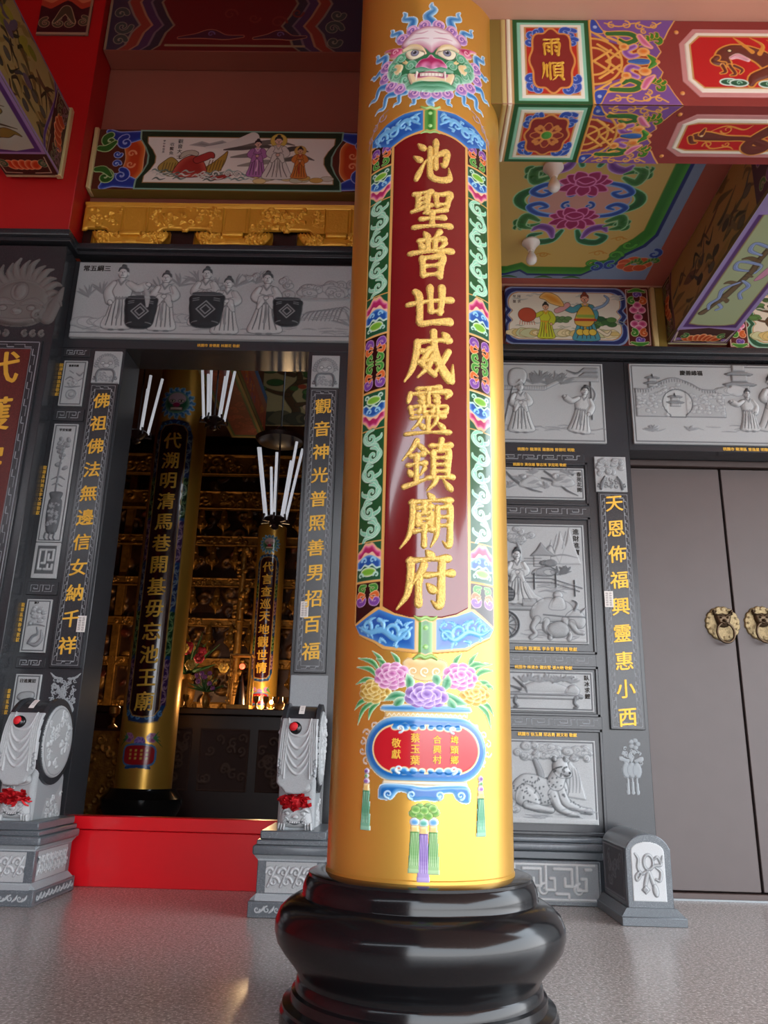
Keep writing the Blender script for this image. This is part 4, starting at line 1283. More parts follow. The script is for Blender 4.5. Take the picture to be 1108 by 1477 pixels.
        for p in ([(.04, -.02), (.05, -.05), (.03, -.06)], [(.07, -.02), (.09, -.06), (.07, -.07)], [(.09, -.02), (.12, -.04), (.11, -.06)]):
            c.stroke([(dx + a, dy + b) for a, b in p], [.006, .006, .002], Bn, outl=(G, .005), hgt=.008, rnd=.008)
        for p in ([(.17, .05), (.13, .10), (.10, .13)], [(.20, .04), (.22, .09), (.17, .13)], [(.25, -.0), (.29, .05), (.27, .09), (.24, .12)], [(.30, .02), (.34, .08), (.31, .13)], [(.34, .04), (.40, .11), (.37, .15)]):
            c.stroke([(dx + a, dy + b) for a, b in p], [.011, .008] + [.006] * (len(p) - 3) + [.002], G, hgt=.008, rnd=.008)
        c.stroke([(dx + .24, dy - .05), (dx + .17, dy - .08), (dx + .15, dy - .115)], [.026, .022, .012], Bn, outl=(G, .007), hgt=.010, rnd=.02)
        for (X_, Y_) in ((.06, -.105), (.10, -.11), (.22, -.115)):
            c.ell(dx + X_, dy + Y_, .034, .014, '#1d5a3c', outl=('#d5ecdf', .007), hgt=.006, rnd=.012)
            c.curl(dx + X_, dy + Y_, .012, 0, 1, .003, '#9fd4b8')
        c.ell(dx + .075, dy + .055, .008, .006, '#f0d8a0', outl=('#2a1510', .003), hgt=.013, rnd=.004)
        for X_ in (.34, .40, .47):
            c.ell(dx + X_, dy - .02, .018, .016, '#f0b040', hgt=.012, rnd=.01)
    return c
fr = beam_sheet(BT - BZ, False).build('front_panel', 'paint', front(.345, BY, BZ), beam, label='front face with dragon panel and gold characters')
beam_sheet(.335, True).build('underside_panel', 'paint', plane((.345, BY + .335, BZ), (1, 0, 0), (0, -1, 0)), beam, label='underside with curling dragon panel')
for i, ch in enumerate('雨順'):
    c = Cv(.12, .13, .002, '#e0a048', cover=0)
    c.at(.012, .012, .00098)
    draw_glyph(c, ch, '#eab050', 1.3, hgt=.008, rnd=4)
    c.build('character', 'gold_leaf', front(.607 - .06, BY - .002, BZ + .296 - i * .128 - .062), fr)

# ================================================================ yellow painted ceiling panel
c = Cv(1.60, 2.06, .004, '#d6b568')
# sheet: u = x - 0.28, v = 5.06 - y (far edge at v = 0)
c.at(-.28, 0)
P2 = lambda x, y: (x, 5.06 - y)
c.rect(.28, 0, 1.90, 2.06, '#a8584a')
c.poly([P2(.2, 4.985), P2(1.73, 4.985), P2(1.73, 2.9), P2(.2, 2.9)], '#8398b8')
def oct_edge(d):
    return [P2(.2, 4.95 - d), P2(.72, 4.95 - d), P2(.82, 4.90 - d), P2(.88, 4.95 - d), P2(1.26, 4.95 - d), P2(1.36 - d * .4, 4.86 - d * .8), P2(1.46 - d * .6, 4.85 - d * .9), P2(1.52 - d * .7, 4.70 - d), P2(1.62 - d, 4.60 - d * .8), P2(1.665 - d, 4.48 - d * .5), P2(1.665 - d, 2.9), P2(.2, 2.9)]
c.poly(oct_edge(0), '#1c2f74')
c.poly(oct_edge(.024), '#2f7d28', edge='#4fa03c', grad=.04)
c.poly(oct_edge(.110), '#d2b163', outl=('#7a8a2c', .006))
for (x, y, r, t_) in ((1.44, 4.70, .05, 1), (1.50, 4.58, .05, -1), (1.30, 4.80, .045, 1)):
    X, Y = P2(x, y)
    c.curl(X, Y, r, 0, t_ * .9, .012, '#57a83a', outl=('#1f5a20', .004))
for (x, y, s, f) in ((1.32, 4.68, .06, 1), (.95, 4.70, .05, -1), (1.42, 4.52, .05, 1)):
    X, Y = P2(x, y)
    c.curl(X, Y, s * .6, 0, 1.2 * f, .005, '#c98a2c')
    c.stroke([(X - s, Y), (X, Y + s * .4), (X + s, Y)], .004, '#c98a2c')
# corner peony on the blue band
X, Y = P2(1.60, 4.80)
for a in range(7):
    c.ell(X + .075 * math.cos(a * .9), Y + .05 * math.sin(a * .9), .045, .035, '#c8512c', outl=('#eaa070', .006), hgt=.002, rnd=.02)
for (dx, dy, t_) in ((-.16, -.02, 1), (.10, .12, -1), (-.26, -.04, -1)):
    c.curl(X + dx, Y + dy, .05, 90, t_, .014, '#24429a', outl=('#8fb0e0', .004))
    acanthus(c, X + dx * 1.1, Y + dy + .06, .07, 30, '#2f6a2c', '#4f8a3a', '#89b060')
for x in (.5, .75, 1.0, 1.2):
    X, Y = P2(x, 4.965)
    c.stroke([(X - .06, Y - .01), (X, Y + .005), (X + .06, Y - .01)], [.004, .012, .004], '#2f6a2c')
# lotus medallion
def medallion(yc):
    X, Y = P2(1.076, yc)
    c.at(X - .28, Y)
    for s in (-1, 1):
        for q in (-1, 1):
            c.stroke([(s * .05, q * .30), (s * .10, q * .40), (s * .20, q * .42), (s * .24, q * .36), (s * .18, q * .33)], [.012, .024, .028, .022, .008], '#1f5a3a', edge='#2f7d4c', grad=.02, outl=('#8fd0b0', .008))
            c.stroke([(s * .10, q * .37), (s * .13, q * .29), (s * .20, q * .26), (s * .24, q * .30)], [.010, .026, .026, .008], '#6a3a8a', edge='#9a6ab8', grad=.02, outl=('#c8a8d8', .007))
            acanthus(c, s * .30 + X - .28, q * .24 + Y, .10, 0 if s > 0 else 180, '#2f6a2c', '#3f8a4a', '#9fd0a0')
            c.at(X - .28, Y)
            c.stroke([(s * .22, q * .20), (s * .30, q * .16), (s * .32, q * .25), (s * .26, q * .28)], [.012, .028, .026, .008], '#2f6a2c', edge='#4f8a4a', grad=.02, outl=('#9fd0a0', .008))
        c.stroke([(s * .26, -.12), (s * .36, -.04), (s * .36, .04), (s * .26, .12)], [.012, .03, .03, .012], '#1f5a2c', edge='#2f7d3c', grad=.02, outl=('#9fd8a8', .008))
    c.spoly([(-.31, 0), (-.24, .10), (-.1, .13), (.1, .13), (.24, .10), (.31, 0), (.24, -.10), (.1, -.13), (-.1, -.13), (-.24, -.10)], '#d09a8a', outl=('#8ab0e0', .008))
    for s in (-1, 1):
        for q in (-1, 1):
            c.stroke([(s * .12, q * .16), (s * .24, q * .13), (s * .30, q * .07), (s * .24, q * .035), (s * .19, q * .065), (s * .23, q * .085)], [.010, .017, .018, .016, .013, .006], '#274c9e', edge='#3f6cc0', grad=.012, outl=('#8fb8ea', .006), hgt=.001)
            c.curl(s * .07, q * .055, .034, 90, s * q * 1.0, .009, '#274c9e', outl=('#8fb8ea', .005))
    c.at(-.28, 0)
    lotus_flower(c, X - .28, Y + .155, .155)
    lotus_flower(c, X - .28, Y - .165, .155)
medallion(4.14)
medallion(3.06)
c.build('ceiling_panel', 'paint', plane((.28, 5.06, 4.094), (1, 0, 0), (0, -1, 0)), None, back=-.005, label='yellow painted ceiling panel with pink lotus medallion and green border', cat='ceiling panel')

# ceiling lamps: white porcelain holder with bulb
def bulb(x, y, z, lab, grp='white ceiling bulbs'):
    t = thing('ceiling_bulb', (x, y, z - .17), lab, 'light bulb')
    MB().lathe([(.058, z), (.060, z - .012), (.050, z - .022), (.034, z - .045), (.024, z - .066), (.022, z - .074)], x, y, 32).build('lamp_holder', 'white_bulb', t)
    MB().lathe([(.014, z - .070), (.018, z - .088), (.030, z - .112), (.036, z - .134), (.034, z - .152), (.022, z - .166), (.006, z - .171)], x, y, 28).build('glass_bulb', 'white_bulb', t)
bulb(.845, 4.56, 4.092, 'white bulb on round holder hanging from the yellow ceiling above the painted frieze')
bulb(.858, 3.85, 4.092, 'white bulb half hidden behind the front lintel beam beside the lotus medallion')

# ================================================================ painted frieze of the right bay
def frieze_edge(c, w, h, x0, x1, navy, pale):
    """scalloped frame with outline colours; picture left in white"""
    n = []
    r = h * .40
    def fr(d):
        P = []
        for X, s in ((x1, 1), (x0, -1)):
            pts = sm([(-.02, -h * .5 + .03), (.02, -h * .40), (.048, -h * .30), (.046, -h * .16), (.022, -h * .09), (.050, 0), (.022, h * .09), (.046, h * .16), (.048, h * .30), (.02, h * .40), (-.02, h * .5 - .03)], False, 3)
            if s < 0: pts = [(a, -b) for a, b in pts]
            P += [(X + s * (a - d), h / 2 + b * (1 - 2 * d / h)) for a, b in pts]
        return P
    c.poly(fr(-.028), pale)
    c.poly(fr(-.016), navy)
    c.poly(fr(.012), pale)
    c.poly(fr(.020), '#c98e4c')
    c.poly(fr(.026), '#e6e1cf')

c = Cv(1.035, .48, .003, '#6b201c')
frieze_edge(c, 1.035, .48, .05, .80, '#26336e', '#8fa6cc')
rocks(c, .05, .80, .10, .05, ['#d9c27a', '#c9cfa0', '#e6d9a8'], 3, line='#8a7a4a')
wave_lines(c, .05, .8, .12, .2, 16, '#9aa890', .003, 2)
wave_lines(c, .03, .8, .33, .42, 14, '#c3c7bb', .006, 5)
for i in range(9):
    c.ell(.64 + .02 * (i % 4) * 2, .16 + .022 * (i % 3) + .015 * (i // 3), .035, .02, ['#3f6a3a', '#5f8a4a', '#2f5a3a'][i % 3], outl=('#2a3a28', .002))
for i in range(6):
    c.ell(.35 + .02 * i, .20 + .02 * (i % 2), .025, .015, '#5f8450', outl=('#2a3a28', .002))
person(c, .29, .055, .30, '#c9d23a', '#d8a02c', '#e0b090', '#222222', '#4a3a28', turn=-1, arms=2)
c.ell(.155, .245, .062, .055, '#c0523a', outl=('#6a2a1a', .004))
for a in range(7):
    c.stroke([(.155 - .05 + a * .016, .20), (.155 - .055 + a * .018, .165)], .002, '#c0523a', smooth=False)
person(c, .575, .04, .40, '#4f9aa8', '#d8a83a', '#e0a888', '#8a3a1c', '#3a3028', turn=-1, arms=2, skirt=1.15)
c.spoly([(.545, .31), (.50, .22), (.51, .17), (.60, .16), (.64, .22), (.61, .31)], '#d9b24a', outl=('#5a4420', .004))
c.stroke([(.52, .24), (.63, .24)], .012, '#8fb04a')
c.stroke([(.50, .21), (.645, .21)], .010, '#b8432c')
for q in (.53, .575, .62):
    c.ell(q, .11, .026, .024, '#e0c24a', outl=('#5a4420', .004))
c.stroke([(.45, .33), (.41, .30), (.37, .28)], [.018, .020, .018], '#d9a0a0', outl=('#5a4420', .003))
c.spoly([(.42, .32), (.38, .40), (.30, .43), (.25, .39), (.29, .37), (.33, .34)], '#e09a3c', edge='#f2c87a', grad=.03, outl=('#8a5a20', .004))
c.stroke([(.64, .30), (.71, .33), (.745, .38), (.72, .41)], [.010, .008, .008, .004], '#8fb0d0', outl=('#4a5a7a', .003))
c.stroke([(.66, .13), (.72, .09), (.75, .12)], [.010, .010, .004], '#e6dcc0', outl=('#5a4a30', .003))
# flower scroll end
def scroll_end(c, x0, x1, h, colA, colB):
    c.rect(x0 + .01, .02, x1 - .012, h - .02, '#5a1c1a', outl=('#e0cfc0', .006))
    xm = (x0 + x1) / 2
    w = x1 - x0
    for i, (fx, fy) in enumerate(((.0, .5), (-.16, .38), (.16, .62), (-.16, .62), (.16, .38), (0, .30), (0, .70))):
        c.ell(xm + fx * w, h * fy, w * .17, w * .15, '#c23a78', edge='#f0a0c0', grad=.02, outl=('#f6d0dc', .005), hgt=.002, rnd=.01)
    for q in (-1, 1):
        y = lambda f: h / 2 + q * f * h
        c.curl(xm - w * .22, y(.27), w * .16, 90, q * 1.1, .011, '#3f8a2c', outl=('#cfe0a0', .004), hgt=.002, rnd=.006)
        c.curl(xm + w * .22, y(.27), w * .16, 90, -q * 1.1, .011, '#d0622c', outl=('#f0c090', .004), hgt=.002, rnd=.006)
        c.curl(xm, y(.38), w * .15, 0, q * 1.1, .011, '#6a4a9e', outl=('#cdb8e6', .004), hgt=.002, rnd=.006)
        c.stroke([(xm - w * .35, y(.43)), (xm, y(.46)), (xm + w * .35, y(.43))], [.006, .014, .006], '#3f8a2c', outl=('#cfe0a0', .004))
scroll_end(c, .868, 1.035, .48, 0, 0)
c2 = Cv(1.035, .48, .003)
fz = thing('painted_frieze', (1.26, 5.1, 3.61), 'painted frieze of a boy with red lantern and robed warrior above the right cornice', 'painting')
c.build('frieze_picture', 'paint', front(.742, 5.085, 3.612), fz, back=-.05)
box('frieze_post', 1.785, 1.822, 5.06, 5.15, 3.604, 4.09, 'cream_paint', fz, bev=.008)
box('frieze_border', 1.824, 1.884, 5.075, 5.15, 3.604, 4.09, 'olive_paint', fz, bev=.004)
mat('ink', '#26221e', rough=.8)
for i, ch in enumerate('拜求早登'):
    text('character', ch, .026, (lambda U, V, H, i=i: (.842 - (i // 2) * .034 + U, 5.0838 - H, 4.005 - (i % 2) * .04 + V)), 'ink', fz, .0003)
# the next frieze beyond the deep beam
c = Cv(.9, .48, .003, '#6b201c')
frieze_edge(c, .9, .48, .20, .80, '#1d5a3c', '#9fd0bc')
rocks(c, .2, .8, .10, .05, ['#d9c27a', '#c9cfa0'], 5, line='#8a7a4a')
pine(c, .30, .09, .3, 4)
wave_lines(c, .2, .8, .25, .4, 8, '#c3c7bb', .006, 5)
scroll_end(c, .0, .14, .48, 0, 0)
c.build('painted_frieze', 'paint', front(2.33, 5.085, 3.612), None, back=-.05, label='painted frieze with green frame partly hidden by the deep painted beam at the right edge', cat='painting')

# ================================================================ deep painted beam over the right bay
db = thing('ceiling_beam', (2.1, 4.1, 3.64), 'painted beam with mint green underside and purple edging running into the picture at the right', 'beam')
box('beam_body', 1.889, 2.301, 3.0, 5.095, 3.644, 4.10, 'olive_paint', db, bev=.003)
def bark_landscape(c, x0, x1, h, seed):
    """misty brown landscape: trunks, rocks and grasses"""
    rnd = random.Random(seed)
    for i in range(60):
        x = x0 + (x1 - x0) * rnd.random()
        y = h * rnd.random()
        L = (x1 - x0) * (.06 + .10 * rnd.random())
        col = rnd.choice(['#8a6a34', '#6f5a30', '#a5874a', '#5a5434', '#7a6a48', '#9a8040', '#6a4a34'])
        c.stroke([(x, y), (x + L * .4, y + h * .05 * rnd.uniform(-1, 1)), (x + L, y + h * .16 * rnd.uniform(-1, 1))], [.006, .03 * rnd.uniform(.4, 1.2), .004], col)
    for i in range(26):
        x = x0 + (x1 - x0) * rnd.random()
        y = h * (.08 + .6 * rnd.random())
        col = rnd.choice(['#3a3626', '#4a4028', '#2f3420', '#5a3f2c', '#45484a'])
        c.stroke([(x, y), (x + .05, y + .05 * rnd.uniform(-1, 1.4)), (x + .12, y + .08 * rnd.uniform(-1, 1.6))], [.010, .012, .002], col)
    for i in range(10):
        x = x0 + (x1 - x0) * rnd.random()
        c.ell(x, h * (.1 + .3 * rnd.random()), .05, .025, rnd.choice(['#4a4a44', '#5f5c50', '#3f3a30']), outl=('#26221a', .003))
def beam_end_flowers(c, x0, x1, h):
    c.rect(x0, 0, x1, h, '#3d2418')
    xm, w = (x0 + x1) / 2, (x1 - x0)
    for i in range(5):
        c.ell(xm + .02 * math.cos(i * 1.3), h * .5 + (i - 2) * h * .085, w * .26, h * .07, '#c24a20', edge='#ea9a60', grad=.015, outl=('#f0c8a0', .003), hgt=.002, rnd=.01)
    for q in (-1, 1):
        for k in (.26, .38):
            c.curl(xm - w * .12, h * (.5 + q * k), w * .2, 90, q * 1.1, .006, '#2f5a30', outl=('#c9b890', .003))
            c.curl(xm + w * .18, h * (.5 + q * k), w * .18, 0, -q * 1.1, .005, '#5a2c6a', outl=('#c9b890', .003))
        c.stroke([(x0 + .015, h / 2 + q * h * .2), (x0 + .015, h / 2 + q * h * .46), (x1 - .015, h / 2 + q * h * .46)], .004, '#cdbfa0', smooth=False)
c = Cv(2.06, .456, .004, '#a9884a')
bark_landscape(c, .15, 2.0, .456, 11)
c.stroke([(.16, .0), (.17, .1), (.15, .3), (.19, .456)], .012, '#5f2c4a', outl=('#8a5a6a', .004))
beam_end_flowers(c, .0, .150, .456)
c.rect(1.47, 0, 2.06, .456, '#4a2a44')
for i in range(6):
    for j in range(3):
        c.curl(1.55 + .085 * i, .08 + .15 * j, .035, 60 * i, 1.1, .010, ['#3f7a3a', '#7a4a9a', '#b8552c'][(i + j) % 3], outl=('#c9b8a0', .004))
c.rect(0, 0, 2.06, .018, '#6f6440')
c.build('side_painting', 'paint', plane((1.885, 5.09, 3.644), (0, -1, 0), (0, 0, 1)), db, label='misty brown landscape on the side face')
c = Cv(.416, 2.06, .004, '#a4ac80')
c.rect(0, 0, .416, 2.06, '#9a8ab8')
c.rect(.02, .20, .396, 1.45, '#9c86bd')
c.spoly([(.035, .27), (.12, .235), (.208, .228), (.30, .235), (.381, .27), (.381, 1.40), (.03, 1.42)], '#5a2c72') if False else c.rect(.028, .24, .388, 1.42, '#532a6a')
c.poly([(.052, .28), (.12, .262), (.208, .257), (.30, .262), (.364, .28), (.364, 1.42), (.052, 1.42)], '#8c7448')
c.poly([(.060, .29), (.12, .272), (.208, .267), (.30, .272), (.356, .29), (.356, 1.42), (.060, 1.42)], '#a9b488')
c.rect(0, 0, .416, .2, '#4a2a22')
c.poly([(.02, .03), (.396, .03), (.40, .20), (.208, .232), (.016, .20)], '#4a2a22', outl=('#b79ac0', .006))
for i in range(-3, 4):
    c.ell(.208 + i * .034, .10 - abs(i) * .006, .028, .05 - abs(i) * .004, '#c2441c', edge='#ee9a60', grad=.02, rot=-i * 16, outl=('#f0c8a0', .003), hgt=.002, rnd=.012)
for q in (-1, 1):
    c.curl(.208 + q * .13, .12, .03, 90, q * 1.1, .009, '#2f6a2c', outl=('#c9d8a0', .003))
    c.curl(.208 + q * .165, .07, .02, 0, -q * 1.1, .006, '#7a4a9a', outl=('#d8c8e0', .003))
    c.stroke([(.208 + q * .19, .165), (.208 + q * .175, .045), (.208 + q * .06, .04)], .004, '#d8cdb0', smooth=False)
c.rect(0, 0, .416, .022, '#d8cc9a', hgt=.004, rnd=.006)
# knotted branch with blue ribbons
old = c.t
c.stroke([(.09, .42), (.13, .52), (.155, .60), (.19, .76), (.215, .90), (.21, 1.02), (.225, 1.2), (.21, 1.38)], [.022, .013, .024, .020, .020, .017, .019, .016], '#6f5632', edge='#4d3a22', grad=.012, outl=('#33261a', .003), hgt=.002, rnd=.02)
for p in ([(.15, .60), (.19, .575), (.20, .55)], [(.19, .76), (.13, .78), (.105, .765)], [(.205, .86), (.24, .84)], [(.21, 1.0), (.15, 1.03), (.11, 1.02)], [(.215, 1.12), (.27, 1.15)]):
    c.stroke(p, [.014] * (len(p) - 1) + [.005], '#6f5632', outl=('#33261a', .003))
for p in ([(.19, .78), (.12, .70), (.13, .60), (.10, .53), (.115, .47)], [(.20, .80), (.26, .74), (.24, .66), (.27, .60)], [(.16, .53), (.19, .49), (.17, .46)], [(.19, .9), (.11, .92), (.10, .99), (.19, .98), (.25, .95), (.24, .88)], [(.20, 1.06), (.12, 1.10), (.12, 1.17), (.20, 1.14), (.28, 1.12), (.30, 1.04)]):
    c.stroke(p, [.006, .012, .009, .011] + [.006] * (len(p) - 4) if len(p) > 3 else .009, '#7f93c4', edge='#b9c8e4', grad=.008, outl=('#2f3a6a', .003), hgt=.002, rnd=.01)
c.spoly([(.27, .80), (.31, .83), (.33, .93), (.30, .95), (.28, .88)], '#d08ca8', outl=('#6a3a5a', .003))
c.build('underside_painting', 'paint', plane((1.887, 5.09, 3.640), (1, 0, 0), (0, -1, 0)), db, label='mint green underside with knotted branch and blue ribbons')

# ================================================================ left deep beam
lb = thing('ceiling_beam', (-2.79, 3.9, 4.865), 'painted beam with landscape sides at the top left corner, ending on the red wall', 'beam')
box('beam_body', -2.985, -2.591, 2.2, 4.93, 4.869, 5.47, 'olive_paint', lb, bev=.003)
c = Cv(2.7, .60, .004, '#b39a5c')
# u runs towards the wall: wall end at u = 2.7
bark_landscape(c, .9, 2.42, .60, 23)
for i in range(18):
    random.seed(i)
    c.ell(1.3 + random.random() * .8, .25 + random.random() * .25, .07, .03, random.choice(['#8a8a2c', '#a89a34', '#6a5a6a']), rot=random.random() * 60)
c.stroke([(2.44, .0), (2.40, .12), (2.43, .3), (2.46, .5), (2.40, .60)], .012, '#5a3a7a', outl=('#9a8ab8', .005))
beam_end_flowers(c, 2.46, 2.70, .60)
c.rect(0, 0, 2.7, .024, '#a890c4')
c.rect(0, .582, 2.7, .60, '#8a7090')
c.build('side_painting', 'paint', plane((-2.587, 2.22, 4.867), (0, 1, 0), (0, 0, 1)), lb, label='olive landscape on the side face')
c = Cv(.40, 2.7, .004, '#a4b49a')
c.rect(0, .0, .40, 2.7, '#a890c4')
c.rect(.0, .26, .375, 2.7, '#5a3a7a')
c.poly([(.0, .30), (.2, .27), (.34, .30), (.345, 2.7), (.0, 2.7)], '#b9c4ae')
for i in range(7):
    y = .45 + i * .2
    c.ell(.12 + .05 * (i % 2), y, .10, .05, ['#7a6a2c', '#8f7f3a'][i % 2], outl=('#3a3420', .004))
    c.stroke([(.0, y + .06), (.14, y + .09), (.3, y + .03)], [.008, .012, .003], '#4a4428')
    for j in range(5):
        c.ell(.06 + .035 * j, y - .01, .014, .011, '#c9b45a', outl=('#4a4020', .002))
c.spoly([(.12, .42), (.2, .40), (.26, .43), (.3, .41), (.27, .46), (.2, .49)], '#8f7f3a', outl=('#3a3020', .004))
c.rect(0, 0, .40, .24, '#3d2a20')
for i in range(-2, 3):
    c.ell(.19 + i * .045, .13, .036, .05, '#d2441c', edge='#f09a60', grad=.02, rot=-i * 16, outl=('#f0c8a0', .003))
for q in (-1, 1):
    c.curl(.19 + q * .15, .14, .035, 90, q * 1.1, .010, '#2f5a3c', outl=('#c9d0a0', .003))
    c.stroke([(.19 + q * .18, .21), (.19 + q * .17, .05), (.19 + q * .05, .045)], .004, '#cdbfa0', smooth=False)
c.rect(0, 0, .40, .024, '#c9ae84', hgt=.004, rnd=.006)
c.build('underside_painting', 'paint', plane((-2.989, 4.93, 4.865), (1, 0, 0), (0, -1, 0)), lb, label='pale green underside with purple edging')
box('beam_end_trim', -2.615, -2.568, 4.90, 4.95, 4.862, 5.49, 'cream_paint', lb, bev=.006)

# small painted beam end higher on the red wall
c = Cv(.42, .9, .004, '#3d1c20')
for i, col in enumerate(('#b8452c', '#d87a50', '#8a6a9a', '#4a3a6a')):
    y = .30 + i * .06
    c.stroke([(-.05, y + .06), (.08, y), (.17, y + .07), (.21, y + .09), (.26, y + .07), (.34, y), (.47, y + .06)], .03, col, smooth=False)
for (x, y, t_) in ((.17, .12, 1), (.25, .12, -1), (.06, .12, 1), (.36, .14, -1)):
    c.curl(x, y, .05, 90, t_ * 1.1, .014, '#4f4a34', outl=('#b5a47c', .005))
c.stroke([(.13, .13), (.19, .24), (.21, .27), (.23, .24), (.29, .13)], [.01, .03, .03, .03, .01], '#4a4430', outl=('#b5a47c', .006))
c.rect(0, 0, .42, .025, '#b59a78', hgt=.004, rnd=.006)
c.rect(.40, 0, .42, .9, '#a58a6a')
c.build('beam_end_panel', 'paint', front(-2.985, 4.94, 6.24), None, back=-.012, label='small painted panel with zigzag bands high on the red wall at the top left', cat='painting')

# big dark painted beam at the very top
tb = thing('wall_beam', (-1.3, 5.1, 6.17), 'dark red painted beam with stepped bands and cloud scrolls at the top of the picture', 'beam')
box('beam_body', -2.46, -.05, 5.02, 5.21, 6.172, 7.0, 'brown_plaster', tb, bev=.003)
c = Cv(2.41, .82, .005, '#6a1f1c')
for s, X0 in ((1, 0.0), (-1, 1.98)):
    def zz(d):
        return [(X0 + s * (d + a), b) for a, b in ((.10, 0), (.16, .05), (.20, .18), (.26, .26), (.20, .36), (.14, .5), (.20, .62), (.16, .82))]
    for d, col in ((.30, '#8a7a60'), (.28, '#34303a'), (.21, '#7a6a70'), (.19, '#4a3350'), (.12, '#a87a5a'), (.10, '#8e3a2a'), (.02, '#8a7a6a'), (.0, '#3a3444')):
        c.poly(zz(d) + [(X0 - s * .1, .82), (X0 - s * .1, 0)], col)
    for (x, y, r, t_) in ((.12, .10, .05, 1), (.13, .24, .07, -1), (.1, .38, .05, 1)):
        c.curl(X0 + s * x, y, r, 0, t_ * 1.1 * s, .02, '#3f4a44', outl=('#a59a80', .006))
c.stroke([(.50, .052), (1.62, .052)], .011, '#9a8a66', smooth=False)
for X_, sc in ((.86, 1), (1.42, .8)):
    c.stroke([(X_ - .26 * sc, .13), (X_ - .12 * sc, .15), (X_, .17), (X_ + .12 * sc, .14), (X_ + .26 * sc, .15)], [.008, .022, .045, .022, .008], '#4a2432', outl=('#b07a5a', .007), hgt=.002, rnd=.03)
    c.curl(X_, .17, .03, 0, 1.1, .006, '#7a6a9a')
for (x, y, r, t_) in ((1.4, .3, .07, 1), (1.2, .34, .05, -1), (1.0, .38, .06, 1), (1.55, .4, .05, -1)):
    c.curl(x, y, r, 0, t_ * 1.2, .010, '#7a3428')
c.rect(0, 0, .022, .82, '#a58a6a', hgt=.004, rnd=.006)
c.build('front_painting', 'paint', front(-2.46, 5.018, 6.176), tb)

# ================================================================ painted board over the gilded frieze
pb = thing('painted_board', (-1.33, 5.15, 4.91), 'long painted board of robed figures and red sea beast above the gilded carving', 'painting')
box('board_body', -2.465, -.12, 5.112, 5.213, 4.908, 5.475, 'olive_paint', pb, bev=.004)
box('board_post', -2.462, -2.425, 5.085, 5.2, 4.905, 5.478, 'cream_paint', pb, bev=.008)
c = Cv(2.29, .562, .0034, '#5a2a1a')
def cloud_end(X, s):
    g = lambda pts: [(X + s * a, b) for a, b in pts]
    c.spoly(g([(.19, .1), (.28, .08), (.35, .16), (.355, .28), (.35, .40), (.28, .48), (.19, .46), (.22, .28)]), '#c8431a', edge='#e8863c', grad=.04, outl=('#f0c090', .006), hgt=.002, rnd=.02)
    for q in (-1, 1):
        y = lambda f: .281 + q * f
        c.stroke(g([(.06, y(.26)), (.14, y(.20)), (.24, y(.21)), (.33, y(.235)), (.40, y(.26))]), [.02, .055, .05, .03, .006], '#1f3a9a', edge='#3f62c0', grad=.02, outl=('#a5b8ea', .008), hgt=.003, rnd=.03)
        c.curl(X + s * .20, y(.155), .055, 90, s * q * 1.1, .02, '#1f3a9a', outl=('#a5b8ea', .008), hgt=.004, rnd=.012)
        c.curl(X + s * .075, y(.17), .055, 90, s * q * 1.0, .024, '#2f6a24', outl=('#b9d89a', .008), hgt=.003, rnd=.014)
        c.stroke(g([(.0, y(.10)), (.06, y(.10)), (.12, y(.16))]), [.02, .026, .012], '#2f6a24', outl=('#b9d89a', .007), hgt=.003, rnd=.014)
        c.curl(X + s * .15, y(.045), .03, 0, -s * q * 1.1, .010, '#2f4fae', outl=('#b5c8f0', .006), hgt=.003, rnd=.008)
        c.curl(X + s * .26, y(.05), .035, 0, s * q * 1.1, .009, '#f0a070', hgt=.003, rnd=.008)
cloud_end(.02, 1)
cloud_end(2.27, -1)
def pf(d):
    P = []
    for X, s in ((1.875, 1), (.385, -1)):
        pts = [(.06, -.281), (.055, -.2), (.01, -.12), (-.02, -.04), (-.02, .04), (.01, .12), (.055, .2), (.06, .281)]
        if s < 0: pts = [(a, -b) for a, b in pts]
        P += [(X + s * (a - d), .281 + b * (1 - 2 * d / .562)) for a, b in pts]
    return P
c.poly(pf(0), '#8fc0aa')
c.poly(pf(.014), '#16341e')
c.poly(pf(.062), '#b08a50')
c.poly(pf(.07), '#f4f0e4')
# clouds and mountain
for (x, y, L, col) in ((1.10, .40, .5, '#5a5650'), (1.2, .44, .5, '#77736a'), (1.15, .33, .45, '#8a867c'), (1.5, .30, .3, '#6a665e'), (1.45, .38, .3, '#4f4c46'), (1.2, .25, .4, '#a09c90')):
    c.stroke([(x - L * .2, y - .02), (x + L * .1, y), (x + L * .4, y + .02), (x + L * .7, y - .01)], [.006, .022, .020, .004], col)
c.poly([(.72, .42), (.82, .46), (.88, .44), (.98, .47), (1.08, .42), (1.0, .40), (.9, .395)], '#8a8c88', edge='#c0c0b8', grad=.03)
c.stroke([(.86, .40), (1.05, .43), (1.22, .50)], [.01, .03, .05], '#e8e6dc')
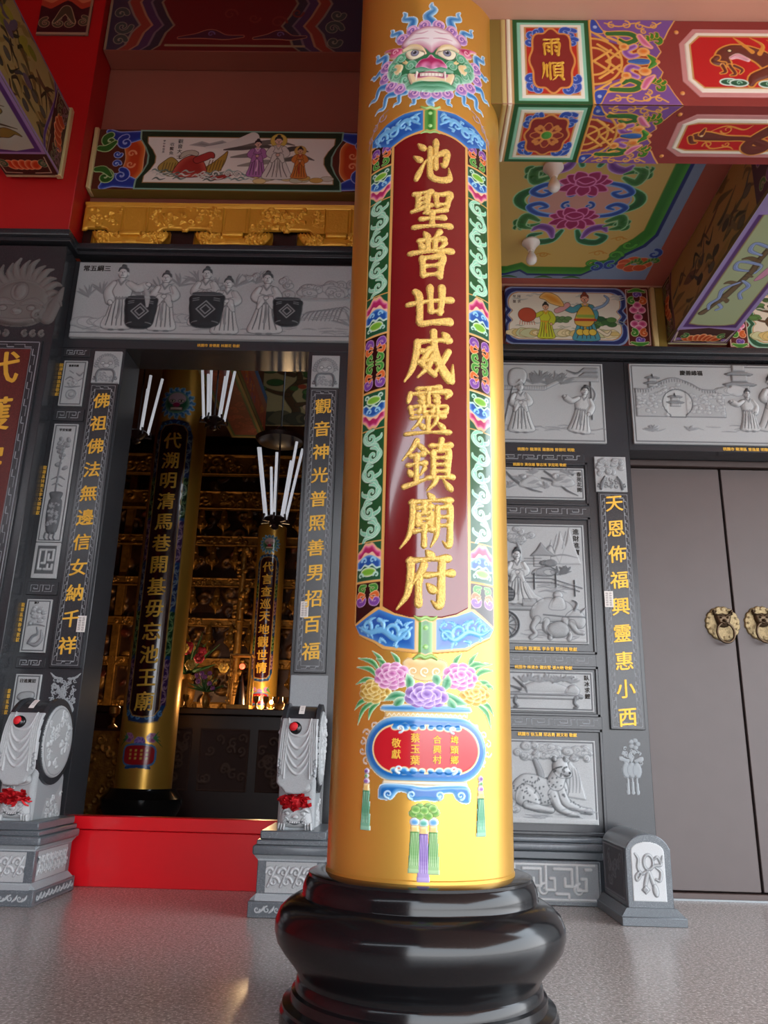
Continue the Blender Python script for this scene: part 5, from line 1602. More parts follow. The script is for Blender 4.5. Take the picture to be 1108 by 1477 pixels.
# beast with wings
c.spoly([(.50, .20), (.55, .27), (.60, .30), (.66, .24), (.68, .15), (.58, .13)], '#b59a4a', outl=('#4a3a1c', .005), hgt=.001)
for q in np.linspace(.53, .64, 6): c.stroke([(q, .16), (q + .015, .25)], .003, '#6a5428', smooth=False)
c.spoly([(.84, .18), (.92, .25), (1.0, .33), (1.03, .36), (1.01, .25), (.96, .17)], '#b8923a', outl=('#4a3a1c', .005), hgt=.001)
for q in np.linspace(.88, .99, 6): c.stroke([(q, .18), (q + .02, .28)], .003, '#6a5428', smooth=False)
c.spoly([(.62, .14), (.64, .22), (.69, .29), (.76, .32), (.82, .29), (.86, .24), (.88, .16), (.84, .13), (.72, .12)], '#a8352c', edge='#d0604c', grad=.05, outl=('#4a1814', .005), hgt=.002, rnd=.03)
c.spoly([(.66, .29), (.68, .35), (.75, .37), (.80, .35), (.79, .32), (.73, .33)], '#c9c4b0', outl=('#4a3a2c', .004))
c.stroke([(.80, .28), (.86, .31), (.90, .33), (.92, .31)], [.03, .03, .025, .01], '#b8403a', outl=('#4a1814', .005), hgt=.002, rnd=.02)
c.stroke([(.86, .14), (.98, .12), (1.08, .15)], [.03, .02, .006], '#a8352c', outl=('#4a1814', .004))
# sea
for i in range(46):
    random.seed(100 + i)
    x, y = .42 + random.random() * .85, .085 + random.random() * .10
    c.stroke([(x, y), (x + .03, y + .018), (x + .06, y), (x + .10, y + .012)], [.002, .007, .006, .002], random.choice(['#a9c4b8', '#d8dcd0', '#7f9a90', '#5f7468', '#e4e4da']))
for x in (.95, 1.05, 1.12):
    c.curl(x, .15, .03, 0, 1, .007, '#eceadf', outl=('#6a7468', .003))
for i in range(14):
    random.seed(300 + i)
    c.ell(1.26 + random.random() * .58, .09 + random.random() * .05, .05, .022, random.choice(['#d9b05a', '#e6cf90', '#c9cdb0', '#d8d4c0']), outl=('#8a6a34', .003))
person(c, 1.265, .13, .36, '#b878b4', '#e6c2dc', '#e8c2a8', '#222222', '#4a3440', arms=1)
person(c, 1.425, .11, .42, '#e6e2d8', '#b9b2a4', '#e8c2a8', '#222222', '#5a564c', arms=1, halo='#e6c85a', skirt=1.3)
person(c, 1.60, .12, .30, '#d8843a', '#b8402c', '#e8b890', '#222222', '#5a3420', arms=1, halo='#e0b860', turn=-1)
c.build('board_painting', 'paint', front(-2.425, 5.108, 4.91), pb)
for i, (ch, sz_) in enumerate((('觀音大士', .042), ('收鰲魚', .036), ('甲午年吉旦', .022))):
    for j, k in enumerate(ch):
        text('character', k, sz_, (lambda U, V, H, i=i, j=j, sz_=sz_: (-1.772 - i * .064 + U, 5.1065 - H, 5.365 - (i % 2) * .03 - j * sz_ * 1.15 + V)), 'ink', pb, .0003)

# ================================================================ gilded frieze with brackets
gf = thing('gilded_frieze', (-1.33, 5.12, 4.385), 'gilded carved frieze board on leafy brackets between the painted board and the stone cornice', 'frieze')
box('lattice_backing', -2.45, -.15, 5.15, 5.212, 4.386, 4.79, 'dark_wood', gf, bev=0)
GC = (-2.05, -1.28, -.505)
c = Cv(2.30, .40, .004, '#e0a23a', cover=0, depth=0)
P = [(0, .40), (2.30, .40)]
for X in np.linspace(2.30, 0, 150):
    d = min(abs(X - 2.45 - g) for g in GC)
    e = min(abs(X - 2.45 - g - .385) for g in (-2.82,) + GC)
    P.append((X, .165 - (.075 if d < .15 else (.075 * (1 - (d - .15) / .07) if d < .22 else 0)) - (.018 if e < .02 else 0)))
c.poly(P, '#dfa23c', hgt=.02, rnd=.02)
c.rect(0, .375, 2.3, .40, '#e8b04a', hgt=.032, rnd=.012)
c.stroke([(0, .358), (2.3, .358)], .004, '#c58a2c', smooth=False, hgt=-.008)
rnd = random.Random(3)
for i in range(150):
    x, y = rnd.uniform(.02, 2.28), rnd.uniform(.19, .34)
    if min(abs(x - 2.45 - g) for g in GC) < .12: continue
    if rnd.random() < .5:
        c.curl(x, y, .03, rnd.uniform(0, 360), rnd.choice((-1.1, 1.1)), .008, '#f0bc58', hgt=.036, rnd=.009)
    else:
        a = rnd.uniform(0, 6.3)
        c.stroke([(x, y), (x + .03 * math.cos(a), y + .02 * math.sin(a)), (x + .05 * math.cos(a + .7), y + .045 * math.sin(a + .7))], [.004, .012, .003], '#f0bc58', hgt=.036, rnd=.010)
for g in GC:
    X = g + 2.45
    c.rect(X - .085, .13, X + .085, .355, '#e3a740', hgt=.028, rnd=.01)
    for q in (-.10, .10):
        c.stroke([(X + q, .11), (X + q, .355)], .006, '#f0bc58', smooth=False, hgt=.036, rnd=.006)
c.build('carved_board', 'gold_carved', front(-2.45, 5.125, 4.39), gf, label='carved gold scrollwork board')
for k, X in enumerate(GC):
    b = MB()
    b.box(X - .080, X + .080, 5.03, 5.17, 4.450, 4.495, .012, 2)
    b.box(X - .060, X + .060, 5.05, 5.17, 4.390, 4.452, .010, 2)
    r = b.build('bracket', 'gold_carved', gf)
    for s in (-1, 1):
        c = Cv(.25, .115, .0035, '#e0a23a', cover=0)
        c.at(0 if s > 0 else .25, 0, 1, 0, s)
        c.spoly([(.0, .0), (.17, .0), (.24, .085), (.21, .108), (.16, .09), (.10, .10), (.05, .07), (0, .06)], '#dfa23c', hgt=.02, rnd=.02)
        rnd = random.Random(k * 2 + s)
        for i in range(12):
            x, y = rnd.uniform(.03, .19), rnd.uniform(.01, .085)
            c.curl(x, y, .020, rnd.uniform(0, 360), rnd.choice((-1, 1)), .008, '#f2c060', hgt=.036, rnd=.008)
        for i in range(6):
            c.stroke([(.08 + .025 * i, .075), (.10 + .025 * i, .105)], [.011, .005], '#f2c060', smooth=False, hgt=.034, rnd=.01)
        c.build('leaf_wing', 'gold_carved', front(X + .045 if s > 0 else X - .045 - .25, 5.07, 4.388), r, back=-.03)

# ================================================================ carved stone slabs
PALE, MID, DARKL = '#acb0b2', '#9da1a3', '#55585c'
SY = 5.0995                                  # back of everything applied to the stone wall

def fret(c, x0, y0, x1, y1, n, w, col, hgt=None):
    """key-fret band: n pairs of interlocking hooks"""
    L, h = (x1 - x0) / n, y1 - y0
    kw = dict(smooth=False)
    if hgt: kw.update(hgt=hgt, rnd=w * 2)
    for i in range(n):
        X = x0 + L * i
        c.stroke([(X + L * .05, y0 + h * .12), (X + L * .05, y0 + h * .88), (X + L * .62, y0 + h * .88), (X + L * .62, y0 + h * .42), (X + L * .30, y0 + h * .42), (X + L * .30, y0 + h * .62)], w, col, **kw)
        c.stroke([(X + L * .98, y0 + h * .88), (X + L * .80, y0 + h * .88), (X + L * .80, y0 + h * .12), (X + L * .18, y0 + h * .12)], w, col, **kw)

def fret_frame(c, x0, y0, x1, y1, b, step, w, col):
    c.stroke([(x0, y0), (x1, y0), (x1, y1), (x0, y1), (x0, y0)], w, col, smooth=False)
    c.stroke([(x0 + b, y0 + b), (x1 - b, y0 + b), (x1 - b, y1 - b), (x0 + b, y1 - b), (x0 + b, y0 + b)], w, col, smooth=False)
    n = max(1, int((y1 - y0 - 2 * b) / step))
    for i in range(n):
        y = y0 + b + (y1 - y0 - 2 * b) * (i + .5) / n
        s = (y1 - y0 - 2 * b) / n
        for X, q in ((x0, 1), (x1, -1)):
            c.stroke([(X + q * b * .35, y - s * .48), (X + q * b * .35, y + s * .1), (X + q * b * .75, y + s * .1), (X + q * b * .75, y + s * .5)], w * .8, col, smooth=False)
    n = max(1, int((x1 - x0 - 2 * b) / step))
    for i in range(n):
        x = x0 + b + (x1 - x0 - 2 * b) * (i + .5) / n
        s = (x1 - x0 - 2 * b) / n
        for Y, q in ((y0, 1), (y1, -1)):
            c.stroke([(x - s * .48, Y + q * b * .35), (x + s * .1, Y + q * b * .35), (x + s * .1, Y + q * b * .75), (x + s * .5, Y + q * b * .75)], w * .8, col, smooth=False)

def slab(x0, x1, z0, z1, depth, res=.0045):
    c = Cv(x1 - x0, z1 - z0, res, PALE)
    c.geo = (x0, z0, depth)
    return c

def rim(c, m=.012):
    w, h = c.w, c.h
    c.stroke([(m, m), (w - m, m), (w - m, h - m), (m, h - m), (m, m)], .0035, DARKL, smooth=False, hgt=-.004)

def finish(c, label, name='relief_panel', cat='relief', yb=SY, group=None):
    x0, z0, d = c.geo
    return c.build(name, 'carved_stone', front(x0, yb - d, z0), None, back=-d, label=label, cat=cat, group=group)

def gold_line(parent, txt, x, z, size, y, vertical=False):
    """small gilt donor inscription"""
    if vertical:
        for i, k in enumerate(txt):
            if k != ' ':
                text('character', k, size, (lambda U, V, H, i=i: (x + U, y - H, z - i * size * 1.08 + V)), 'gold_leaf', parent, .0006, 0, bold=.0008)
    else:
        return text('donor_inscription', txt, size, (lambda U, V, H: (x + U, y - H, z + V)), 'gold_leaf', parent, .0006, 0, bold=.0007)

def ink_title(parent, txt, x, z, size, y, vertical=False):
    if vertical:
        for i, k in enumerate(txt):
            text('character', k, size, (lambda U, V, H, i=i: (x + U, y - H, z - i * size * 1.1 + V)), 'ink', parent, .0006, 0, bold=.001)
    else:
        text('title', txt, size, (lambda U, V, H: (x + U, y - H, z + V)), 'ink', parent, .0006, 0, bold=.001)

ROBE = dict(robe='#b9bdbe', trim='#8a8e91', skin='#c2c5c6', hair='#4c4f52', line='#5f6366', hgt=.020)
def carve(c, pts, w, **kw): c.stroke(pts, w, '#7d8184', hgt=.007, rnd=.008, **kw)
def tuft(c, x, y, s, seed, n=14, col='#8a8e91'):
    r = random.Random(seed)
    for i in range(n):
        a = r.uniform(.2, 2.9)
        c.stroke([(x, y), (x + s * .5 * math.cos(a), y + s * .5 * math.sin(a)), (x + s * math.cos(a) + r.uniform(-.02, .02), y + s * math.sin(a) * .9)], [.005, .007, .002], col, hgt=.006, rnd=.006)
def cloudlets(c, x0, x1, y0, y1, n, r, seed):
    q = random.Random(seed)
    for i in range(n):
        x, y = q.uniform(x0, x1), q.uniform(y0, y1)
        c.ell(x, y, r * q.uniform(.7, 1.3), r * q.uniform(.5, .9), '#a9adaf', outl=('#7c8083', r * .10), hgt=.008 + .004 * q.random(), rnd=r * .6)
        c.curl(x, y, r * .5, q.uniform(0, 360), 1.0, r * .08, '#7c8083')
def folds(c, x0, x1, y, n, seed, col='#8e9295', L=.1):
    q = random.Random(seed)
    for i in range(n):
        x, yy = q.uniform(x0, x1), y + q.uniform(-.03, .03)
        c.stroke([(x, yy), (x + L * .5, yy + q.uniform(-.012, .012)), (x + L, yy + q.uniform(-.01, .01))], [.002, .004, .002], col, hgt=.004, rnd=.005)

# -- 1 the long slab over the tall doorway
c = slab(-2.40, -.26, 3.612, 4.230, .028)
c.rect(0, 0, 2.14, .035, '#aeb2b3', hgt=.006, rnd=.01)
c.stroke([(0, .036), (2.14, .036)], .004, DARKL, smooth=False, hgt=-.005)
folds(c, .05, 2.0, .075, 30, 2)
rocks(c, .04, .34, .12, .07, ['#a9adaf', '#b4b8ba'], 4, .012, '#7c8083')
rocks(c, .60, 1.0, .16, .07, ['#a9adaf', '#b4b8ba'], 6, .010, '#7c8083')
for i in range(5): tuft(c, .10 + .1 * i, .33 + .03 * (i % 2), .11, i, 9)
for i in range(6): tuft(c, .62 + .14 * i, .40 + .03 * (i % 3), .12, 20 + i, 9)
cloudlets(c, 1.55, 2.1, .36, .46, 26, .045, 3)
cloudlets(c, 1.25, 1.55, .46, .53, 8, .03, 8)
c.stroke([(1.62, .34), (1.85, .33), (2.1, .35)], [.012, .014, .008], '#9a9ea0', hgt=.010, rnd=.012)
for i in range(10):
    carve(c, [(1.66 + .03 * i, .16), (1.70 + .03 * i, .22 + .006 * i), (1.76 + .03 * i, .24)], [.003, .005, .002])
folds(c, 1.5, 2.0, .2, 14, 9)
tuft(c, 2.03, .12, .14, 40, 12)
person(c, .335, .065, .54, turn=1, arms=2, **ROBE)
person(c, .66, .06, .50, turn=-1, arms=1, **ROBE)
person(c, .955, .10, .50, turn=-1, arms=1, **ROBE)
person(c, 1.12, .04, .48, turn=-1, arms=1, **ROBE)
person(c, 1.405, .05, .52, turn=1, arms=1, skirt=1.15, **ROBE)
def jar(x, y, s):
    c.spoly([(x - .40 * s, y + .97 * s), (x - .47 * s, y + .72 * s), (x - .44 * s, y + .4 * s), (x - .32 * s, y + .03 * s), (x + .32 * s, y + .03 * s), (x + .44 * s, y + .4 * s), (x + .47 * s, y + .72 * s), (x + .40 * s, y + .97 * s)], '#2f3236', outl=('#6c7074', .004), hgt=.030, rnd=.04)
    c.ell(x, y + .98 * s, .42 * s, .06 * s, '#484c50', outl=('#8d9194', .004), hgt=.032, rnd=.01)
    for k in (.25, .14):
        c.stroke([(x, y + .5 * s + k * s), (x + k * s, y + .5 * s), (x, y + .5 * s - k * s), (x - k * s, y + .5 * s), (x, y + .5 * s + k * s)], .0045, '#8d9194', smooth=False)
    for q in (-1, 1):
        for yy in (.84, .78, .14):
            c.stroke([(x + q * .2 * s, y + yy * s), (x + q * .36 * s, y + (yy - .03) * s)], .003, '#7d8184', smooth=False)
jar(.50, .075, .25)
jar(.975, .09, .27)
jar(1.565, .11, .22)
c.stroke([(.55, .24), (.54, .33), (.50, .42)], [.01, .02, .006], '#a9adaf', hgt=.016, rnd=.015)
bigp = finish(c, 'long pale carved slab of robed figures with three dark jars over the tall doorway')
ink_title(bigp, '常五綱三', -2.265, 4.180, .052, SY - .030)
gold_line(bigp, '桃園市 曾德星 林麗花 敬獻', -1.32, 3.575, .026, SY - .0005)

# -- 2 couplet boards
def couplet(x0, x1, z0, z1, chars, zt, zb, size, label):
    w, h = x1 - x0, z1 - z0
    t = thing('couplet_board', ((x0 + x1) / 2, SY - .01, z0), label, 'couplet board')
    box('board_slab', x0, x1, SY - .022, SY, z0, z1, 'granite_dark', t, bev=.004)
    c = Cv(w - .02, h - .02, .003, '#8b9095', cover=0)
    fret_frame(c, .008, .008, w - .028, h - .028, .026, .05, .0021, '#8b9095')
    c.build('meander_border', 'carved_stone', front(x0 + .01, SY - .0225, z0 + .01), t, label='pale engraved meander border')
    n = len(chars)
    for i, ch in enumerate(chars):
        z = zt + (zb - zt) * i / (n - 1)
        text('character', ch, size, (lambda U, V, H, z=z: ((x0 + x1) / 2 + U, SY - .0225 - H, z + V)), 'gold_leaf', t, .003, 0, rise=.10, bold=.0022)
    return t
cpl = couplet(-2.200, -1.998, 1.270, 3.252, '佛祖佛法無邊信女納千祥', 3.118, 1.412, .118, 'tall dark couplet board with gold characters left of the tall doorway')
cpr = couplet(-.645, -.440, 1.275, 3.245, '觀音神光普照善男招百福', 3.105, 1.411, .118, 'tall dark couplet board with gold characters between the tall doorway and the great column')
cps = couplet(1.330, 1.543, .977, 2.516, '天恩佈福興靈惠小西', 2.434, 1.051, .122, 'dark couplet board with gold characters left of the brown door')

def scroll_label(x, z, w, h, y, label, seed):
    c = Cv(w, h, .003, '#e9e6e2')
    q = random.Random(seed)
    for a in range(2 if w > .035 else 1):
        for i in range(6):
            X, Z = w * (.3 + .4 * a if w > .035 else .5), h * (.9 - i * .145)
            for k in range(3):
                c.stroke([(X - .007, Z - k * .004), (X + .007, Z - k * .004 + q.uniform(-.003, .003))], .0012, '#8a8583', smooth=False)
    c.build('paper_label', 'white_paper', front(x, y, z), None, back=-.0006, label=label, cat='paper label')
scroll_label(-2.055, 1.498, .056, .105, SY - .0265, 'white paper label stuck near the foot of the couplet board left of the doorway', 1)
scroll_label(-.622, 1.624, .052, .105, SY - .0265, 'white paper label stuck low on the couplet board right of the tall doorway', 2)
scroll_label(1.335, 1.735, .056, .105, SY - .0265, 'white paper label stuck on the left edge of the couplet board beside the brown door', 3)

# -- 3 square slabs above the couplets
def lion_square(x0, x1, z0, z1, label, tree=False):
    c = slab(x0, x1, z0, z1, .018, .0035)
    w, h = x1 - x0, z1 - z0
    if tree:
        cloudlets(c, .03, w - .03, h * .5, h * .9, 26, .024, 5)
        for q in (-1, 1):
            c.stroke([(w / 2 + q * w * .34, .02), (w / 2 + q * w * .30, h * .25), (w / 2 + q * w * .2, h * .42)], [.01, .012, .006], '#6c7074', hgt=.012, rnd=.01)
            c.curl(w / 2 + q * w * .42, h * .16, .014, 90, q, .004, '#5c6064', hgt=.012, rnd=.005)
        for i in range(9):
            c.curl(w / 2 + (i % 3 - 1) * .035, h * (.14 + .1 * (i // 3)), .014, 70 * i, 1.1, .004, '#8a8e91', hgt=.010, rnd=.005)
    else:
        for i in range(15):
            a = PI * i / 14
            c.curl(w / 2 + w * .36 * math.cos(a), h * .55 + h * .30 * math.sin(a), .017, math.degrees(a), 1.1, .004, '#8a8e91', hgt=.010, rnd=.006)
        c.spoly([(w * .2, h * .5), (w * .3, h * .78), (w * .5, h * .84), (w * .7, h * .78), (w * .8, h * .5), (w * .5, h * .4)], '#a5a9ab', outl=('#7c8083', .003), hgt=.012, rnd=.03)
        for q in (-1, 1):
            c.ell(w / 2 + q * w * .14, h * .60, .014, .010, '#b9bdbe', outl=('#55595c', .003), hgt=.017, rnd=.008)
            c.stroke([(w / 2 + q * w * .05, h * .68), (w / 2 + q * w * .15, h * .70), (w / 2 + q * w * .25, h * .66)], [.004, .008, .004], '#9da1a3', hgt=.017, rnd=.008)
            c.stroke([(w / 2 + q * w * .30, h * .05), (w / 2 + q * w * .33, h * .25), (w / 2 + q * w * .24, h * .40), (w / 2, h * .42)], [.007, .009, .008, .006], '#6c7074', hgt=.013, rnd=.008)
            c.curl(w / 2 + q * w * .41, h * .13, .013, 90, q, .004, '#5c6064', hgt=.012, rnd=.005)
        c.ell(w / 2, h * .53, .022, .014, '#b4b8ba', outl=('#66696c', .003), hgt=.019, rnd=.012)
        for i in range(10):
            c.curl(w / 2 + (i % 4 - 1.5) * .026, h * (.10 + .1 * (i // 4)), .012, 80 * i, 1, .0035, '#8a8e91', hgt=.009, rnd=.005)
    return finish(c, label)
lion_square(-2.196, -2.002, 3.258, 3.505, 'square pale carved lion head slab above the couplet board left of the doorway')
lion_square(-.638, -.442, 3.252, 3.500, 'square pale carved lion head slab above the couplet board right of the tall doorway')
lion_square(1.322, 1.532, 2.520, 2.770, 'square carved tree slab above the couplet board beside the brown door', True)

# -- 4 narrow slabs between the left pier and the couplet
def strip(x0, x1, z0, z1, n, label):
    c = Cv(x1 - x0, z1 - z0, .003, '#8b9095', cover=0)
    fret(c, .004, .004, x1 - x0 - .004, z1 - z0 - .004, n, .0022, '#8b9095')
    h = z1 - z0
    t = thing('fret_band', ((x0 + x1) / 2, SY, z0), label, 'carved band')
    box('band_slab', x0 - .02, x1 + .02, SY - .010, SY, z0 - .012, z1 + .012, 'granite_dark', t, bev=.003)
    c.build('fret_lines', 'carved_stone', front(x0, SY - .0106, z0), t)
    return t
for (x0, x1, z0, z1, n, l) in ((-2.41, -2.255, 3.474, 3.522, 2, 'small meander band at the top of the narrow slabs beside the left pier'),
                               (-2.41, -2.235, 2.978, 3.046, 2, 'small meander band between the flower slab and the tall vase slab'),
                               (-2.405, -2.240, 1.748, 1.812, 2, 'small meander band just below the seal under the tall vase slab'),
                               (-2.40, -2.250, 1.276, 1.322, 2, 'small meander band just above the slab behind the left drum stone'),
                               (.56, 1.236, 2.738, 2.784, 5, 'meander band above the bird slab of the right wall'),
                               (.56, 1.258, 2.350, 2.406, 5, 'meander band between the bird slab and the cart slab'),
                               (.56, 1.246, 1.366, 1.422, 5, 'meander band between the cart slab and the couch slab'),
                               (.56, 1.262, .985, 1.041, 5, 'meander band between the couch slab and the leopard slab')):
    strip(x0, x1, z0, z1, n, l)

c = slab(-2.408, -2.243, 3.080, 3.428, .016, .0035)
rim(c)
for p in ([(.03, .20), (.06, .22), (.09, .20)], [(.10, .25), (.13, .23), (.15, .26)], [(.12, .19), (.15, .21)], [(.03, .145), (.08, .14), (.14, .15)], [(.05, .27), (.08, .25)]):
    carve(c, p, [.003] + [.006] * (len(p) - 2) + [.003])
for i in range(6):
    a = i * 1.05
    c.ell(.08 + .022 * math.cos(a), .175 + .018 * math.sin(a), .013, .011, '#a9adaf', outl=('#777b7e', .002), hgt=.010, rnd=.01)
c.ring(.085, .085, .034, .006, '#8e9295', hgt=.010, rnd=.006)
c.ell(.085, .085, .018, .018, '#a4a8aa', outl=('#777b7e', .003), hgt=.012, rnd=.01)
p = finish(c, 'small pale carved flower slab, topmost of the narrow slabs beside the left pier')
ink_title(p, '富貴花開', -2.335, 3.388, .018, SY - .0165)
gold_line(p, '龍潭區曾逸星敬獻', -2.432, 3.40, .030, SY - .0005, True)

c = slab(-2.408, -2.242, 2.092, 2.940, .016, .0035)
rim(c)
for i in range(16):
    q = random.Random(i)
    x, y = .05 + q.random() * .07, .52 + q.random() * .22
    c.ell(x, y, .020, .012, '#8a8e91', rot=q.uniform(-70, 70), outl=('#6a6e71', .002), hgt=.009, rnd=.008)
c.stroke([(.08, .36), (.082, .5), (.09, .66)], [.007, .006, .003], '#6c7074', hgt=.009, rnd=.006)
carve(c, [(.04, .44), (.09, .46), (.13, .44)], [.003, .007, .003])
carve(c, [(.05, .40), (.08, .41), (.12, .39)], [.003, .006, .003])
c.spoly([(.045, .345), (.055, .30), (.045, .285), (.04, .20), (.05, .10), (.068, .06), (.112, .06), (.128, .10), (.135, .20), (.13, .285), (.118, .30), (.125, .345)], '#5c6064', outl=('#45484b', .003), hgt=.014, rnd=.03)
for i in range(44):
    q = random.Random(i + 90)
    c.curl(.085 + q.uniform(-.034, .034), q.uniform(.10, .28), .008, q.uniform(0, 360), 1, .0025, '#9ba0a3', hgt=.016, rnd=.003)
for x in (.055, .085, .115):
    c.stroke([(x, .06), (x - .004, .03), (x + .008, .015)], [.007, .006, .003], '#5c6064', hgt=.010, rnd=.006)
p = finish(c, 'tall narrow pale slab carved with a dark vase of leafy branches')
ink_title(p, '平安如意', -2.325, 2.895, .022, SY - .0165)
gold_line(p, '龍潭區林美玉李文雄敬獻', -2.436, 2.62, .030, SY - .0005, True)
c = slab(-2.408, -2.242, 1.846, 2.086, .016, .0035)
c.rect(.02, .03, .146, .22, '#55595c', hgt=.004)
for seg in ([(.04, .19), (.13, .19)], [(.04, .19), (.04, .06), (.06, .06)], [(.08, .19), (.08, .10), (.06, .10)], [(.13, .19), (.13, .12), (.10, .12), (.10, .16)], [(.08, .06), (.13, .06), (.13, .09)], [(.10, .06), (.10, .09)]):
    c.stroke(seg, .008, PALE, smooth=False, hgt=.010, rnd=.006)
finish(c, 'square seal script slab directly under the tall vase slab')
c = slab(-2.405, -2.243, 1.363, 1.706, .016, .0035)
rim(c)
cloudlets(c, .04, .13, .17, .30, 26, .014, 31)
c.stroke([(.05, .06), (.07, .10), (.10, .12), (.09, .16)], [.010, .009, .007, .005], '#6c7074', hgt=.010, rnd=.008)
c.stroke([(.12, .14), (.13, .09), (.10, .05), (.06, .055)], [.004, .010, .012, .006], '#8a8e91', outl=('#5c6064', .002), hgt=.012, rnd=.008)
carve(c, [(.03, .17), (.08, .18), (.14, .17)], [.003, .006, .003])
p = finish(c, 'small pale carved slab of a beast under a leafy tree, below the seal slab')
ink_title(p, '獅子', -2.34, 1.682, .016, SY - .0165)
gold_line(p, '龍潭區黃春梅敬獻', -2.438, 1.67, .030, SY - .0005, True)
c = slab(-2.402, -2.240, .90, 1.226, .016, .0035)
rim(c)
c.spoly([(.03, .18), (.05, .21), (.12, .215), (.135, .19), (.115, .16), (.13, .12), (.10, .10), (.05, .10), (.035, .13), (.06, .155)], '#9a9ea0', outl=('#55595c', .004), hgt=.012, rnd=.02)
p = finish(c, 'small pale carved slab half hidden behind the left drum stone')
ink_title(p, '日進寶招', -2.32, 1.185, .026, SY - .0165)
gold_line(p, '龍潭區敬獻', -2.440, 1.12, .030, SY - .0005, True)
def lantern(x0, x1, z0, z1, label, dense):
    c = Cv(x1 - x0, z1 - z0, .0035, '#8f969b', cover=0)
    w, h = x1 - x0, z1 - z0
    L = '#9aa1a5'
    if dense:
        for i in range(70):
            q = random.Random(i + 7)
            x, y = w * q.uniform(.14, .86), h * q.uniform(.28, .78)
            c.curl(x, y, .012, q.uniform(0, 360), q.choice((-1, 1)), .0036, L, hgt=.004, rnd=.004)
        for q in (-1, 1):
            c.stroke([(w / 2 + q * w * .1, h * .8), (w / 2 + q * w * .3, h * .82), (w / 2 + q * w * .45, h * .92)], [.006, .008, .003], L, hgt=.004, rnd=.006)
            c.stroke([(w / 2 + q * w * .2, h * .3), (w / 2 + q * w * .34, h * .14), (w / 2 + q * w * .3, h * .04)], [.008, .010, .004], L, hgt=.004, rnd=.006)
    else:
        for q in (-1, 0, 1):
            c.ell(w / 2 + q * w * .16, h * .42, w * .12, h * .13, L, outl=('#6c7378', .003), hgt=.004, rnd=.01)
            c.stroke([(w / 2 + q * w * .13, h * .27), (w / 2 + q * w * .14, h * .03)], [.006, .011], L, smooth=False, hgt=.003)
            c.stroke([(w / 2 + q * w * .3, h * .62), (w / 2 + q * w * .12, h * .58)], [.014, .008], L, hgt=.003)
        for i in range(20):
            q = random.Random(i + 3)
            c.curl(w * q.uniform(.2, .8), h * q.uniform(.55, .80), .012, q.uniform(0, 360), 1, .004, L, hgt=.003)
        for a in range(5):
            c.ell(w * .62 + .022 * math.cos(a * 1.26), h * .88 + .022 * math.sin(a * 1.26), .014, .012, L, outl=('#6c7378', .002), hgt=.003)
    return c.build('lantern_carving', 'carved_stone', front(x0, SY, z0), None, label=label, cat='relief')
lantern(-2.200, -1.988, .98, 1.262, 'lacy carved lantern ornament under the couplet board left of the doorway', True)
lantern(1.345, 1.552, .60, .935, 'carved lantern with tassels below the couplet board beside the brown door', False)
# pale facing under the couplet right of the tall doorway
box('stone_facing', -.66, -.425, SY - .012, SY, .36, 1.262, 'granite_pale', None, bev=.003, label='plain pale stone facing under the couplet board behind the right drum stone', cat='stone facing')

# -- 5 slabs of the right bay
c = slab(.56, 1.412, 2.868, 3.468, .022)
rim(c, .014)
folds(c, .1, .8, .10, 20, 14)
c.poly([(.02, .42), (.44, .42), (.55, .48), (.66, .49), (.82, .49), (.82, .46), (.66, .46), (.55, .45), (.44, .39), (.02, .39)], '#a4a8aa', outl=('#6c7074', .003), hgt=.008)
for i in range(26): c.stroke([(.03 + i * .017, .395), (.03 + i * .017, .42)], .002, '#7c8083', smooth=False)
for i in range(5): tuft(c, .36 + .05 * i, .44 + .02 * (i % 2), .09, 60 + i, 12, '#7c8083')
for z, L in ((.50, .16), (.535, .13)):
    c.poly([(.70 - L * .1, z), (.82, z), (.82, z + .03), (.72, z + .03)], '#8e9295', outl=('#66696c', .003), hgt=.012)
c.stroke([(.60, .545), (.66, .52), (.70, .535)], [.003, .008, .004], '#66696c', hgt=.012, rnd=.006)
c.rect(.755, .17, .768, .46, '#66696c', hgt=.012)
c.ring(.72, .36, .07, .006, '#7c8083', -90, 90, hgt=.008, rnd=.006)
person(c, .27, .07, .40, turn=1, arms=1, skirt=1.1, **ROBE)
person(c, .665, .07, .37, turn=-1, arms=2, lean=10, **ROBE)
c.stroke([(.15, .12), (.20, .34), (.23, .47)], .005, '#66696c', smooth=False, hgt=.012, rnd=.005)
c.spoly([(.20, .42), (.19, .50), (.22, .55), (.29, .55), (.32, .50), (.29, .43)], '#b0b4b6', outl=('#66696c', .004), hgt=.013, rnd=.02)
p = finish(c, 'pale carved slab of two robed figures by a garden wall, right of the column')
gold_line(p, '桃園市 龍潭區 羅惠梅 曾德旺 明敬', 1.0, 2.822, .026, SY - .0005)

